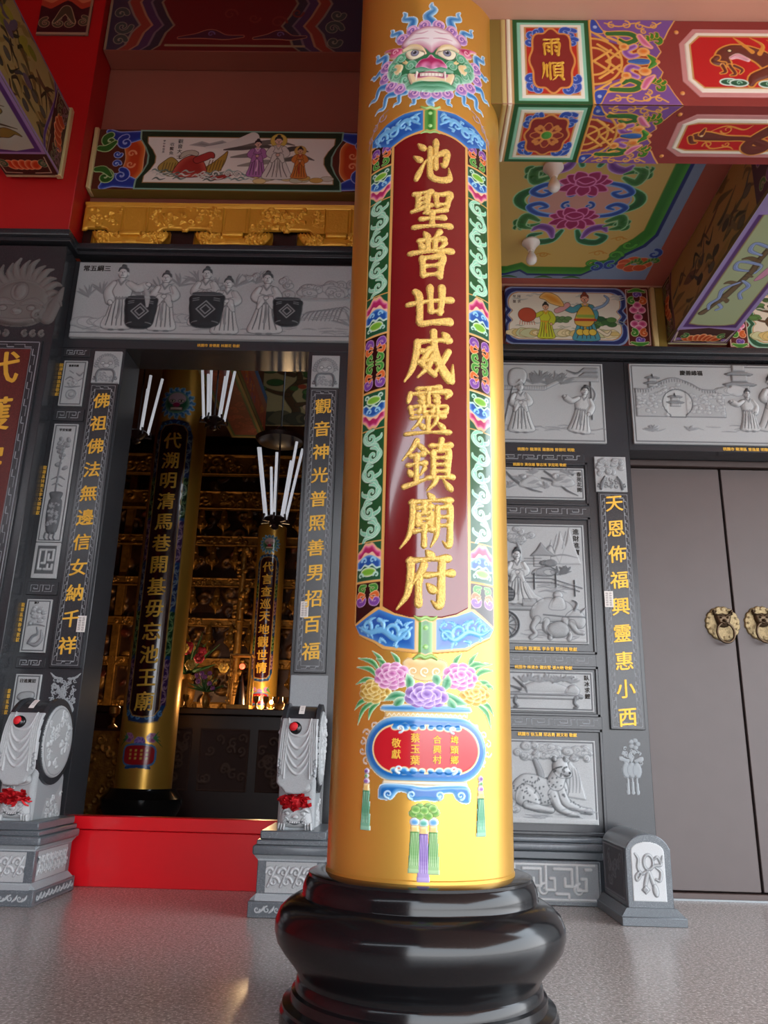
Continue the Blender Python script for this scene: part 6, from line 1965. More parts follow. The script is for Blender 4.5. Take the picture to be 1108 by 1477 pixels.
c = slab(1.600, 3.02, 2.874, 3.474, .022)
rim(c, .014)
folds(c, .1, 1.3, .12, 26, 15)
tuft(c, .13, .09, .05, 70, 12); tuft(c, .38, .10, .04, 71, 10)
c.poly([(.03, .20), (.64, .20), (.64, .40), (.50, .40), (.44, .44), (.34, .485), (.26, .485), (.16, .44), (.12, .40), (.03, .40)], '#a4a8aa', outl=('#66696c', .004), hgt=.008)
for i in range(150):
    q = random.Random(i + 900)
    x, y = q.uniform(.04, .63), q.uniform(.21, .38 + (.06 if .2 < q.random() else 0))
    if y > .38 and not (.18 < x < .42): continue
    c.ell(x, y, .017, .012, '#adb1b3', outl=('#85898c', .0025), hgt=.011, rnd=.008)
for t_ in np.linspace(0, 1, 34):
    x = .03 + t_ * .61
    yt = .40 if (x < .12 or x > .50) else (.40 + .085 * math.sin((x - .12) / .38 * PI))
    c.stroke([(x, yt - .022), (x, yt)], .0025, '#66696c', smooth=False, hgt=.012, rnd=.003)
c.stroke([(.03, .405), (.12, .405), (.20, .455), (.30, .49), (.41, .455), (.50, .405), (.64, .405)], .006, '#8a8e91', hgt=.014, rnd=.006)
c.poly([(.265, .20)] + [(.315 + .10 * math.cos(a), .30 + .10 * math.sin(a)) for a in np.linspace(-2.1 + 2 * PI, -1.04, 30)] + [(.365, .20)], '#b6babb', outl=('#4c4f52', .006))
c.H[int(.20 / c.res):int(.40 / c.res), int(.25 / c.res):int(.38 / c.res)] = np.minimum(c.H[int(.20 / c.res):int(.40 / c.res), int(.25 / c.res):int(.38 / c.res)], .004)
def pagoda(x, y, s, n):
    for i in range(n):
        yy = y + i * s * .42
        ww = s * (1 - .16 * i)
        c.rect(x - ww * .34, yy - s * .24, x + ww * .34, yy, '#a4a8aa', outl=('#66696c', .003), hgt=.012)
        c.poly([(x - ww * .62, yy + s * .06), (x - ww * .5, yy), (x + ww * .5, yy), (x + ww * .62, yy + s * .06), (x + ww * .3, yy + s * .14), (x - ww * .3, yy + s * .14)], '#85898c', outl=('#55595c', .003), hgt=.015)
    c.stroke([(x, y + (n - 1) * s * .42 + s * .1), (x, y + (n - 1) * s * .42 + s * .34)], [.008, .002], '#55595c', smooth=False, hgt=.014, rnd=.004)
pagoda(.155, .445, .10, 2)
pagoda(.76, .44, .19, 3)
pagoda(.30, .30, .10, 2)
rocks(c, .62, .74, .40, .06, ['#a9adaf', '#b4b8ba'], 41, .012, '#7c8083')
person(c, .80, .10, .32, turn=-1, arms=2, **ROBE)
person(c, .98, .10, .44, turn=-1, arms=1, skirt=1.3, **ROBE)
c.stroke([(1.10, .10), (1.09, .30), (1.11, .5)], .006, '#66696c', hgt=.014, rnd=.006)
for i in range(8): tuft(c, 1.12 + .03 * (i % 3), .24 + .06 * (i // 3), .10, 80 + i, 9)
person(c, 1.25, .10, .42, turn=1, arms=1, **ROBE)
p = finish(c, 'pale carved slab of a stone wall with round moon gate above the brown door')
ink_title(p, '慶善緣福', 2.03, 3.408, .040, SY - .0235)
gold_line(p, '桃園市 龍潭區 曾逸星 明敬', 2.36, 2.850, .026, SY - .0005)

def frame(x0, x1, z0, z1, t=.02, d=.014, label=None):
    m = MB()
    for (a, b, e, f) in ((x0, x1, z0, z0 + t), (x0, x1, z1 - t, z1), (x0, x0 + t, z0, z1), (x1 - t, x1, z0, z1)):
        m.box(a, b, SY - d, SY, e, f, .004)
    return m.build('panel_frame', 'granite_dark', None, label=label, cat='frame')
frame(.556, 1.274, 2.418, 2.728, label='dark stone frame round the bird slab of the right wall')
frame(.556, 1.274, 1.432, 2.340, label='dark stone frame round the large cart slab of the right wall')
frame(.556, 1.274, 1.048, 1.358, label='dark stone frame round the couch slab of the right wall')
frame(.556, 1.280, .362, .976, label='dark stone frame round the leopard slab of the right wall')

c = slab(.58, 1.245, 2.458, 2.682, .016)
rim(c)
for p in ([(.13, .20), (.20, .13), (.30, .07), (.38, .05)], [(.40, .20), (.48, .14), (.54, .07), (.62, .03)], [(.38, .15), (.46, .13), (.5, .10)], [(.56, .20), (.59, .18)]):
    c.stroke(p, [.006, .010, .008, .003][:len(p)], '#66696c', hgt=.010, rnd=.008)
for (x, y, q) in ((.30, .12, 1), (.52, .13, -1)):
    c.spoly([(x - .07, y - .03), (x - .05, y + .02), (x, y + .045), (x + .05, y + .03), (x + .08, y - .02), (x + .02, y - .04)], '#a9adaf', outl=('#777b7e', .003), hgt=.013, rnd=.025)
    c.ell(x - .045, y + .035, .022, .02, '#b0b4b6', outl=('#777b7e', .003), hgt=.014, rnd=.014)
    for i in range(5): c.stroke([(x + .01 * i - .02, y - .015), (x + .03 + .01 * i, y + .012)], .002, '#8a8e91', smooth=False)
for i in range(6): tuft(c, .16 + .08 * i, .08 + .05 * (i % 3), .05, 120 + i, 8)
p = finish(c, 'low wide pale slab carved with two birds on bare branches')
ink_title(p, '春苑花開', 1.212, 2.640, .034, SY - .0165, True)
gold_line(p, '桃園市 黃信雄 黎志祺 李克明 敬獻', .95, 2.705, .024, SY - .0145)

c = slab(.578, 1.224, 1.496, 2.282, .016)
rim(c)
c.rect(.012, .012, .63, .03, '#aeb2b3', hgt=.004)
for (a, b, d) in ((.42, .52, .22), (.48, .58, .25), (.36, .44, .16)):
    c.poly([(a, .52), (a + .05, .52 + d * .6), (a + .07, .52 + d), (b, .52 + d * .5), (b + .04, .52)], '#b0b4b6', outl=('#8a8e91', .003), hgt=.006)
for p in ([(.36, .56), (.42, .64), (.45, .60)], [(.44, .62), (.47, .72)], [(.50, .62), (.53, .74)], [(.40, .56), (.50, .58), (.60, .56)]):
    carve(c, p, [.003] + [.005] * (len(p) - 2) + [.002])
c.poly([(.29, .57), (.33, .61), (.36, .66), (.40, .61), (.45, .57)], '#8e9295', outl=('#55595c', .003), hgt=.010)
c.rect(.31, .50, .42, .57, '#a9adaf', outl=('#66696c', .003), hgt=.007)
for z in (.515, .535, .552): c.stroke([(.25, z), (.36, z)], .003, '#777b7e', smooth=False, hgt=.006)
cloudlets(c, .10, .30, .66, .75, 26, .026, 55)
c.stroke([(.19, .48), (.22, .58), (.20, .68)], [.016, .012, .008], '#8a8e91', hgt=.010, rnd=.012)
rocks(c, .34, .46, .46, .05, ['#8e9295', '#a4a8aa'], 61, .013, '#5c6064')
rocks(c, .36, .44, .52, .035, ['#777b7e'], 62, .014, '#4c4f52')
for p in ([(.24, .42), (.42, .42), (.62, .36)], [(.24, .395), (.42, .395), (.60, .34)]):
    c.stroke(p, .004, '#66696c', smooth=False, hgt=.009, rnd=.004)
for x, y in ((.31, .42), (.45, .43), (.57, .38)):
    c.stroke([(x, y - .07), (x, y + .03)], .005, '#4c4f52', smooth=False, hgt=.011, rnd=.004)
tuft(c, .48, .45, .07, 140, 9, '#66696c'); tuft(c, .52, .46, .05, 141, 7, '#66696c')
folds(c, .3, .5, .36, 14, 21); folds(c, .2, .5, .06, 16, 22)
person(c, .20, .25, .38, turn=1, arms=1, skirt=1.4, **ROBE)
c.stroke([(.26, .38), (.30, .30), (.36, .26), (.34, .20)], [.01, .02, .02, .01], '#b0b4b6', outl=('#777b7e', .003), hgt=.013, rnd=.015)
c.spoly([(.09, .27), (.16, .27), (.18, .32), (.14, .36), (.10, .36), (.07, .31)], '#4c5054', outl=('#303336', .003), hgt=.018, rnd=.02)
for z in (.29, .31, .33): c.stroke([(.08, z), (.17, z)], .003, '#85898c', smooth=False)
c.rect(.03, .21, .36, .235, '#9a9ea0', outl=('#55595c', .003), hgt=.014)
c.rect(.23, .235, .32, .28, '#9a9ea0', outl=('#55595c', .003), hgt=.012)
for X in (.12,):
    c.ring(X, .115, .085, .007, '#5c6064', hgt=.017, rnd=.007)
    c.ring(X, .115, .068, .004, '#85898c', hgt=.015, rnd=.004)
    for a in range(12):
        c.stroke([(X, .115), (X + .075 * math.cos(a * PI / 6), .115 + .075 * math.sin(a * PI / 6))], .0035, '#777b7e', smooth=False, hgt=.015, rnd=.003)
    c.ell(X, .115, .014, .014, '#85898c', outl=('#55595c', .003), hgt=.018, rnd=.008)
# ox and driver
c.spoly([(.28, .17), (.30, .24), (.38, .29), (.48, .28), (.54, .25), (.56, .19), (.50, .15), (.40, .14), (.33, .13)], '#a4a8aa', outl=('#66696c', .004), hgt=.018, rnd=.05)
c.spoly([(.50, .17), (.56, .22), (.61, .20), (.63, .14), (.60, .10), (.54, .12)], '#a4a8aa', outl=('#66696c', .004), hgt=.020, rnd=.03)
for p in ([(.56, .21), (.58, .26), (.55, .28)], [(.60, .20), (.63, .23)]): c.stroke(p, [.007] * (len(p) - 1) + [.003], '#85898c', hgt=.020, rnd=.006)
for p in ([(.32, .15), (.29, .10), (.31, .06), (.28, .035)], [(.38, .14), (.37, .09), (.40, .06), (.40, .035)], [(.50, .15), (.50, .09), (.53, .06), (.52, .03)], [(.54, .13), (.57, .08), (.61, .07)]):
    c.stroke(p, [.022, .015, .012, .014][:len(p)], '#a4a8aa', outl=('#66696c', .003), hgt=.015, rnd=.014)
c.spoly([(.40, .12), (.47, .14), (.52, .10), (.50, .05), (.42, .04), (.38, .08)], '#9a9ea0', outl=('#5c6064', .004), hgt=.021, rnd=.03)
c.ell(.46, .31, .030, .026, '#b0b4b6', outl=('#66696c', .003), hgt=.018, rnd=.016)
c.spoly([(.40, .22), (.43, .29), (.49, .29), (.50, .22)], '#a9adaf', outl=('#66696c', .003), hgt=.020, rnd=.02)
c.stroke([(.36, .18), (.50, .17), (.63, .17)], .004, '#5c6064', smooth=False, hgt=.019, rnd=.004)
p = finish(c, 'large pale slab carved with a robed figure on an ox cart by a fence')
ink_title(p, '進財進寶', 1.172, 2.235, .042, SY - .0165, True)
gold_line(p, '桃園市 龍潭區 李永發 鄧美娥 敬獻', .95, 1.462, .026, SY - .0145)

c = slab(.58, 1.235, 1.078, 1.322, .016)
rim(c)
c.stroke([(.10, .10), (.30, .105), (.48, .10), (.58, .09)], [.010, .012, .012, .010], '#8a8e91', outl=('#55595c', .003), hgt=.013, rnd=.01)
c.rect(.12, .075, .56, .092, '#a4a8aa', outl=('#55595c', .003), hgt=.012)
for X in (.17, .54):
    c.stroke([(X, .08), (X - .006, .05), (X + .012, .03), (X - .01, .022)], [.010, .008, .007, .004], '#777b7e', outl=('#4c4f52', .002), hgt=.012, rnd=.008)
c.spoly([(.20, .11), (.24, .16), (.34, .18), (.46, .16), (.52, .12), (.40, .105)], '#a9adaf', outl=('#777b7e', .003), hgt=.016, rnd=.03)
c.spoly([(.48, .11), (.50, .15), (.54, .16), (.57, .13), (.55, .10)], '#a4a8aa', outl=('#66696c', .003), hgt=.018, rnd=.02)
for p in ([(.16, .20), (.22, .15), (.24, .11)], [(.40, .17), (.47, .20), (.54, .21)], [(.14, .15), (.20, .13)]):
    c.stroke(p, [.004, .010, .004][:len(p)], '#66696c', hgt=.012, rnd=.008)
for i in range(7): tuft(c, .22 + .05 * i, .175 + .01 * (i % 2), .05, 160 + i, 8, '#8a8e91')
p = finish(c, 'low wide pale slab carved with a long couch under a branch')
ink_title(p, '臥冰求鯉', 1.198, 1.285, .034, SY - .0165, True)
gold_line(p, '桃園市 林清水 蕭志堅 張大明 敬獻', .93, 1.345, .024, SY - .0145)

c = slab(.58, 1.228, .424, .906, .016)
rim(c)
c.rect(.0, .0, .65, .03, '#aeb2b3', hgt=.004)
cloudlets(c, .14, .62, .37, .45, 34, .030, 66)
cloudlets(c, .04, .12, .28, .36, 8, .026, 67)
c.stroke([(.28, .36), (.31, .28), (.30, .22)], [.014, .020, .012], '#8a8e91', outl=('#66696c', .003), hgt=.010, rnd=.014)
c.poly([(.42, .16), (.44, .30), (.49, .36), (.54, .30), (.58, .14)], '#b0b4b6', outl=('#85898c', .003), hgt=.007)
for i in range(5): carve(c, [(.46 + .02 * i, .18), (.465 + .02 * i, .25), (.47 + .015 * i, .32)], [.002, .004, .002])
K = dict(outl=('#5f6366', .004))
c.stroke([(.15, .20), (.10, .17), (.08, .11), (.12, .075), (.17, .08)], [.016, .013, .012, .011, .008], '#a4a8aa', hgt=.014, rnd=.012, **K)
c.spoly([(.13, .14), (.14, .22), (.20, .275), (.28, .275), (.34, .255), (.40, .27), (.46, .24), (.47, .17), (.42, .12), (.32, .105), (.20, .10)], '#a9adaf', hgt=.020, rnd=.06, **K)
c.spoly([(.16, .12), (.17, .20), (.23, .22), (.29, .17), (.30, .11), (.24, .085)], '#aeb2b4', hgt=.026, rnd=.04, **K)
c.stroke([(.22, .105), (.30, .085), (.37, .078)], [.022, .020, .016], '#a9adaf', hgt=.022, rnd=.016, **K)
c.stroke([(.42, .19), (.46, .12), (.54, .085), (.60, .075)], [.034, .026, .018, .016], '#a9adaf', hgt=.022, rnd=.02, **K)
c.stroke([(.38, .17), (.41, .10), (.47, .065), (.52, .058)], [.030, .024, .018, .015], '#aeb2b4', hgt=.025, rnd=.02, **K)
for X, Y in ((.60, .075), (.52, .058)):
    for k in range(3): c.stroke([(X, Y + .008 - .008 * k), (X + .016, Y + .004 - .008 * k)], .004, '#9a9ea0', smooth=False, hgt=.020, rnd=.004)
c.stroke([(.40, .24), (.43, .30)], [.050, .042], '#a9adaf', hgt=.024, rnd=.04, **K)
c.spoly([(.385, .31), (.392, .355), (.43, .378), (.468, .36), (.482, .318), (.498, .290), (.488, .268), (.455, .262), (.41, .272)], '#b0b4b6', hgt=.032, rnd=.04, **K)
for X in (.395, .462): c.ell(X, .370, .013, .014, '#9a9ea0', hgt=.030, rnd=.008, **K)
for X in (.420, .458): c.stroke([(X - .010, .322), (X + .010, .326)], .004, '#3c3f42', smooth=False)
c.ell(.484, .292, .010, .008, '#4c4f52', hgt=.036, rnd=.006)
c.stroke([(.486, .280), (.462, .274), (.440, .284)], [.002, .004, .002], '#4c4f52')
for k in range(4): c.stroke([(.470, .284 + .004 * k), (.430, .276 + .007 * k)], .0012, '#777b7e', smooth=False)
for i in range(150):
    q = random.Random(i + 400)
    x, y = q.uniform(.14, .46), q.uniform(.09, .36)
    if ((x - .30) / .165) ** 2 + ((y - .19) / .078) ** 2 < 1 or ((x - .42) / .045) ** 2 + ((y - .28) / .06) ** 2 < 1:
        c.ell(x, y, .0055, .0045, '#55595c', rot=q.uniform(0, 90))
for i in range(14):
    q = random.Random(i + 800)
    t_ = q.random()
    c.ell(.43 + .15 * t_, .17 - .10 * t_ + q.uniform(-.008, .008), .005, .004, '#55595c')
for i in range(40):
    q = random.Random(i + 700)
    c.ell(q.uniform(.03, .12), q.uniform(.20, .34), .005, .004, '#777b7e')
cloudlets(c, .03, .16, .05, .12, 12, .026, 68)
folds(c, .2, .55, .06, 14, 31)
p = finish(c, 'pale slab carved with a crouching spotted leopard under a leafy tree')
gold_line(p, '桃園市 徐玉蘭 邱志勇 謝文彬 敬獻', .94, .938, .024, SY - .0145)

# -- 6 skirting of the right wall
pl_ = thing('wall_plinth', (.86, 5.0, 0), 'projecting grey stone plinth with carved key-fret pattern at the foot of the right wall', 'plinth')
m = MB()
m.box(.56, 1.235, 5.00, SY, .330, .356, .006, 2)
m.box(.56, 1.245, 4.975, SY, .285, .328, .012, 3)
m.box(.56, 1.225, 5.00, SY, .238, .283, .006)
m.box(.56, 1.195, 4.965, SY, .0, .236, .004)
m.build('plinth_body', 'granite_grey', pl_)
c = Cv(.61, .20, .0035, PALE)
L = '#c2c6c7'
c.rect(0, 0, .61, .20, '#8f9599')
for X in (.03, .21, .39):
    for seg in ([(X, .17), (X + .07, .17), (X + .07, .08), (X + .03, .08), (X + .03, .12)], [(X + .10, .18), (X + .10, .06), (X + .15, .06), (X + .15, .12), (X + .125, .12)], [(X - .02, .04), (X + .05, .04), (X + .05, .02)], [(X + .15, .17), (X + .18, .17)]):
        c.stroke(seg, .0085, L, smooth=False, hgt=.012, rnd=.006)
for X in (.30, .50):
    c.curl(X, .06, .035, 90, 1.1, .008, L, hgt=.012, rnd=.007)
c.stroke([(.02, .01), (.59, .01)], .006, L, smooth=False, hgt=.008)
c.stroke([(.02, .192), (.59, .192)], .006, L, smooth=False, hgt=.008)
c.build('fret_carving', 'carved_stone', front(.57, 4.964, .022), pl_)

# -- 7 left pier: red inscription slab and guardian head
t = thing('wall_plaque', (-2.75, 4.92, 1.2), 'dark red inscription slab in a meander frame on the left pier', 'plaque')
box('plaque_frame', -3.01, -2.500, 4.908, 4.929, 1.2, 3.492, 'granite_dark', t, bev=.004)
c = Cv(.49, 2.272, .0035, '#8b9095', cover=0)
fret_frame(c, .008, .008, .482, 2.264, .05, .12, .0028, '#9298a0')
c.build('meander_border', 'carved_stone', front(-3.0, 4.9075, 1.21), t, label='pale engraved meander border')
mat('red_granite', '#5e221e', rough=.34, noise=(120, .25), speck=(240, .62, '#7a3c36'))
box('red_slab', -2.935, -2.572, 4.904, 4.910, 1.275, 3.42, 'red_granite', t, bev=.002, label='polished dark red slab')
for i, ch in enumerate('代護宗祐民安'):
    text('character', ch, .26, (lambda U, V, H, i=i: (-2.755 + U, 4.9035 - H, 3.27 - i * .345 + V)), 'gold_leaf', t, .003, 0, rise=.12, bold=.005)
c = Cv(.62, .66, .004, '#6b6866', cover=0)
cx_, cy_ = .31, .30
for i in range(17):
    a = PI * (i - 1) / 14
    r = .235 + .02 * (i % 2)
    c.stroke([(cx_ + .14 * math.cos(a), cy_ + .14 * math.sin(a) * 1.1), (cx_ + r * math.cos(a + .08), cy_ + r * math.sin(a + .08) * 1.15), (cx_ + (r + .04) * math.cos(a - .06), cy_ + (r + .05) * math.sin(a - .06) * 1.2)], [.035, .022, .004], '#75716e', outl=('#6a6664', .004), hgt=.018, rnd=.02)
c.spoly([(.10, .22), (.12, .36), (.20, .44), (.31, .47), (.42, .44), (.50, .36), (.52, .22), (.44, .13), (.31, .11), (.18, .13)], '#75716e', outl=('#6a6664', .005), hgt=.034, rnd=.08)
c.ell(.31, .37, .06, .075, '#7c7876', outl=('#5f5b59', .006), hgt=.045, rnd=.05)
for q in (-1, 1):
    c.stroke([(.31 + q * .03, .27), (.31 + q * .11, .29), (.31 + q * .19, .25)], [.012, .026, .010], '#7c7876', outl=('#5f5b59', .004), hgt=.048, rnd=.02)
    c.ell(.31 + q * .10, .235, .028, .020, '#84807e', outl=('#4f4b49', .005), hgt=.050, rnd=.02)
    c.curl(.31 + q * .15, .18, .04, 90, q * 1.2, .014, '#7c7876', outl=('#5f5b59', .003), hgt=.044, rnd=.012)
    c.stroke([(.31 + q * .21, .18), (.31 + q * .25, .30), (.31 + q * .29, .42)], [.05, .04, .005], '#6f6b69', outl=('#66615f', .004), hgt=.020, rnd=.03)
c.ell(.31, .21, .04, .028, '#84807e', outl=('#5f5b59', .004), hgt=.056, rnd=.025)
c.stroke([(.19, .145), (.31, .13), (.43, .145)], [.012, .020, .012], '#7c7876', outl=('#5f5b59', .004), hgt=.046, rnd=.015)
for q in (-1, 1):
    for k in range(3):
        c.curl(.31 + q * (.07 + .06 * k), .05, .026, 90, q * 1.1, .008, '#6f6b69', outl=('#66615f', .003), hgt=.014, rnd=.01)
c.build('guardian_head', 'carved_stone', front(-3.025, 4.9295, 3.50), None, label='carved stone guardian head with flame mane on the left pier above the red slab', cat='relief')

# ================================================================ drum stones either side of the tall doorway
def drum_stone(xc, yf, label, side):
    """side = +1 when the disc that shows faces +X"""
    t = thing('drum_stone', (xc, yf + .28, 0), label, 'drum stone')
    yc, zc, r = yf + .285, .822, .238
    yb = yf + .56
    hw = .207
    # moulded pedestal
    m = MB()
    m.box(xc - hw, xc + hw, yf, yb, 0, .078, .004)
    m.build('pedestal_foot', 'granite_grey', t)
    m = MB()
    m.prism([(xc - hw + .002, .078), (xc + hw - .002, .078), (xc + hw - .036, .108), (xc - hw + .036, .108)], 'y', yf + .03, yb - .03)
    m.prism([(yf + .004, .078), (yb, .078), (yb - .036, .108), (yf + .038, .108)], 'x', xc - hw + .032, xc + hw - .032)
    m.prism([(xc - hw + .036, .262), (xc + hw - .036, .262), (xc + hw - .010, .290), (xc - hw + .010, .290)], 'y', yf + .03, yb - .03)
    m.prism([(yf + .038, .262), (yb - .03, .262), (yb - .01, .290), (yf + .012, .290)], 'x', xc - hw + .032, xc + hw - .032)
    m.build('pedestal_moulding', 'granite_pale', t)
    m = MB()
    m.box(xc - hw + .032, xc + hw - .032, yf + .034, yb - .03, .105, .266, .004)
    m.build('pedestal_waist', 'granite_grey', t)
    m = MB()
    m.box(xc - hw + .004, xc + hw - .004, yf + .004, yb, .290, .336, .012, 3)
    m.box(xc - hw + .022, xc + hw - .022, yf + .020, yb - .01, .336, .362, .005)
    m.box(xc - hw + .036, xc + hw - .036, yf + .034, yb - .02, .362, .405, .006)
    m.build('pedestal_cap', 'granite_grey', t)
    # carved fields of the pedestal, front and side
    def field(w, h, seed, base=PALE):
        c = Cv(w, h, .003, base)
        q = random.Random(seed)
        n = max(2, int(w / .055))
        for i in range(n):
            x = w * (i + .5) / n
            c.curl(x - .01, h * .66, h * .17, 180, -1.1, h * .05, '#c4c8ca', outl=('#85898c', .002), hgt=.007, rnd=.005)
            c.curl(x + .01, h * .36, h * .19, 0, 1.1, h * .05, '#c4c8ca', outl=('#85898c', .002), hgt=.007, rnd=.005)
            c.stroke([(x - .02, h * .2), (x, h * .5), (x + .02, h * .84)], h * .035, '#b9bdbf', outl=('#85898c', .002), hgt=.005, rnd=.004)
        return c
    def foot_field(w, seed):
        c = Cv(w, .052, .0028, '#5f656a')
        for i in range(max(2, int(w / .05))):
            x = .025 + i * .05
            c.curl(x, .026, .016, 90 * (i % 2), 1.1 if i % 2 else -1.1, .004, '#aeb3b6', hgt=.004, rnd=.004)
            c.stroke([(x + .012, .012), (x + .028, .026), (x + .036, .042)], [.003, .006, .002], '#aeb3b6', hgt=.004, rnd=.004)
        return c
    field(.26, .145, 3).build('carved_field', 'carved_stone', front(xc - .13, yf + .0335, .112), t)
    foot_field(.37, 5).build('foot_band', 'carved_stone', front(xc - .185, yf - .0005, .013), t)
    if side > 0:
        sx = lambda x0: plane((x0, yf + .075, .112), (0, 1, 0), (0, 0, 1))
        field(.40, .145, 4).build('carved_field', 'carved_stone', sx(xc + hw - .0315), t)
        foot_field(.50, 6).build('foot_band', 'carved_stone', plane((xc + hw + .0005, yf + .03, .013), (0, 1, 0), (0, 0, 1)), t)
    # body of the drum
    hwd = .104
    m = MB()
    rim = []
    b = bmesh.new()
    prof = [(-hwd, r - .036), (-hwd, r), (-hwd + .022, r + .004), (-hwd + .030, r - .012), (hwd - .030, r - .012), (hwd - .022, r + .004), (hwd, r), (hwd, r - .036)]
    n = 72
    rings = [[b.verts.new((xc + x, yc + rr * math.cos(2 * PI * k / n), zc + rr * math.sin(2 * PI * k / n))) for k in range(n)] for x, rr in prof]
    for i in range(len(rings) - 1):
        for k in range(n):
            b.faces.new((rings[i][k], rings[i][(k + 1) % n], rings[i + 1][(k + 1) % n], rings[i + 1][k]))
    b.faces.new(rings[0]); b.faces.new(list(reversed(rings[-1])))
    bmesh.ops.recalc_face_normals(b, faces=list(b.faces))
    m._merge(b, False)
    m.build('drum_body', 'granite_dark', t)
    for q in ((1, -1) if side > 0 else (-1, 1)):
        c = Cv(.42, .42, .0032, PALE, cover=0)
        c.ell(.21, .21, .201, .201, PALE, n=60, hgt=.012, rnd=.01)
        c.ring(.21, .21, .186, .003, '#8a8e91', hgt=.014)
        rr = random.Random(17)
        for i in range(40):
            a, d = rr.uniform(0, 6.28), .165 * math.sqrt(rr.random())
            x, y = .21 + d * math.cos(a), .21 + d * math.sin(a)
            if rr.random() < .6:
                c.curl(x, y, .024, rr.uniform(0, 360), rr.choice((-1.1, 1.1)), .0055, '#c4c8ca', outl=('#8f9396', .002), hgt=.020, rnd=.006)
            else:
                c.ell(x, y, .020, .014, '#bcc0c2', rot=rr.uniform(0, 180), outl=('#8a8e91', .002), hgt=.022, rnd=.012)
        mp = plane((xc + hwd - .002, yc - .21, zc - .21), (0, 1, 0), (0, 0, 1)) if q > 0 else plane((xc - hwd + .002, yc + .21, zc - .21), (0, -1, 0), (0, 0, 1))
        c.build('drum_disc', 'carved_stone', mp, t, label='round pale carved disc of the drum')
    # supports under the drum with carved sides
    m = MB()
    m.prism([(yc - .20, .403), (yc + .23, .403), (yc + .21, .62), (yc + .16, .70), (yc - .10, .70), (yc - .15, .60)], 'x', xc - .088, xc + .088, .004)
    m.build('drum_support', 'granite_pale', t)
    if side:
        c = Cv(.28, .20, .0034, PALE, cover=0)
        c.poly([(.02, 0), (.27, 0), (.25, .19), (.16, .10), (.06, .11)], PALE)
        rr = random.Random(9)
        for i in range(24):
            c.curl(rr.uniform(.05, .25), rr.uniform(.01, .12), .018, rr.uniform(0, 360), 1.1, .005, '#c4c8ca', outl=('#85898c', .002), hgt=.008, rnd=.005)
        c.build('side_carving', 'carved_stone', plane((xc + .0885, yc - .06, .405), (0, 1, 0), (0, 0, 1)), t)
    # carved lion on the front of the support
    c = Cv(.196, .30, .0026, PALE, cover=0)
    c.poly([(.0, 0), (.196, 0), (.196, .30), (.0, .30)], '#a3a8ab', hgt=.030, rnd=.03)
    c.spoly([(.02, .02), (.015, .08), (.04, .12), (.098, .13), (.156, .12), (.18, .08), (.176, .02), (.098, .004)], '#b6babc', outl=('#7c8083', .003), hgt=.055, rnd=.04)
    for q in (-1, 1):
        c.stroke([(.098 + q * .02, .095), (.098 + q * .045, .105), (.098 + q * .07, .09)], [.004, .010, .004], '#bcc0c2', outl=('#7c8083', .002), hgt=.064, rnd=.008)
        c.ell(.098 + q * .042, .083, .014, .010, '#c2c6c8', outl=('#6c7074', .002), hgt=.064, rnd=.008)
        c.curl(.098 + q * .05, .045, .018, 90, q * 1.1, .005, '#bcc0c2', outl=('#7c8083', .002), hgt=.062, rnd=.005)
        for k in range(3):
            c.stroke([(.098 + q * (.055 + .014 * k), .03), (.098 + q * (.058 + .014 * k), .004)], [.007, .006], '#c2c6c8', outl=('#7c8083', .002), hgt=.060, rnd=.006)
    c.ell(.098, .066, .020, .013, '#bcc0c2', outl=('#7c8083', .002), hgt=.070, rnd=.012)
    c.stroke([(.058, .045), (.098, .035), (.138, .045)], [.004, .008, .004], '#55595c', hgt=.060, rnd=.006)
    for k in range(5): c.rect(.070 + k * .012, .036, .078 + k * .012, .044, '#d2d6d8', hgt=.062)
    c.spoly([(.03, .20), (.05, .26), (.10, .28), (.15, .26), (.17, .20), (.10, .18)], '#b4b8ba', outl=('#7c8083', .003), hgt=.050, rnd=.03)
    for i in range(14):
        rr = random.Random(i)
        c.curl(rr.uniform(.03, .17), rr.uniform(.15, .29), .014, rr.uniform(0, 360), 1.1, .004, '#c0c4c6', outl=('#85898c', .002), hgt=.052, rnd=.005)
    c.build('lion_carving', 'carved_stone', front(xc - .098, yc - .165, .405), t, back=-.0, label='carved lion crouching under the drum') if False else c.build('lion_carving', 'carved_stone', front(xc - .098, yc - .165, .405), t, label='carved lion crouching under the drum')
    # carved drapery over the front of the drum
    zl = .585
    Lv = zc - zl
    w = .214
    c = Cv(w, Lv + r * .72, .0028, '#abb0b3', cover=0)
    top = Lv + r * .66
    c.poly([(.004, .055), (.02, .035), (.03, .03), (.05, .005), (.09, .0), (.13, .002), (.165, .02), (.18, .05), (.195, .06), (.21, .085), (.214, .2), (.205, top), (.01, top), (.0, .2)], '#abb0b3', hgt=.012, rnd=.012)
    for i, (z, dp) in enumerate(((.30, .10), (.26, .12), (.22, .13), (.175, .13), (.13, .12))):
        c.stroke([(.045 - .004 * i, z + .09), (.06, z + .01), (.107, z + .09 - dp), (.152, z + .01), (.168 + .004 * i, z + .09)], [.004, .007, .009, .007, .004], '#c0c4c6', hgt=.024, rnd=.010)
    for q in (-1, 1):
        for k in range(4):
            x = .107 + q * (.066 + .011 * k)
            c.stroke([(x - q * .01, top - .02), (x, Lv * .7), (x + q * .002, .08 + .02 * k)], [.003, .006, .006], '#c0c4c6', hgt=.024, rnd=.007)
        for k in range(4):
            c.stroke([(.107 + q * .095, .09 + .022 * k), (.107 + q * .088, .10 + .022 * k), (.107 + q * .098, .108 + .022 * k)], .004, '#8f9396', hgt=.020, rnd=.004)
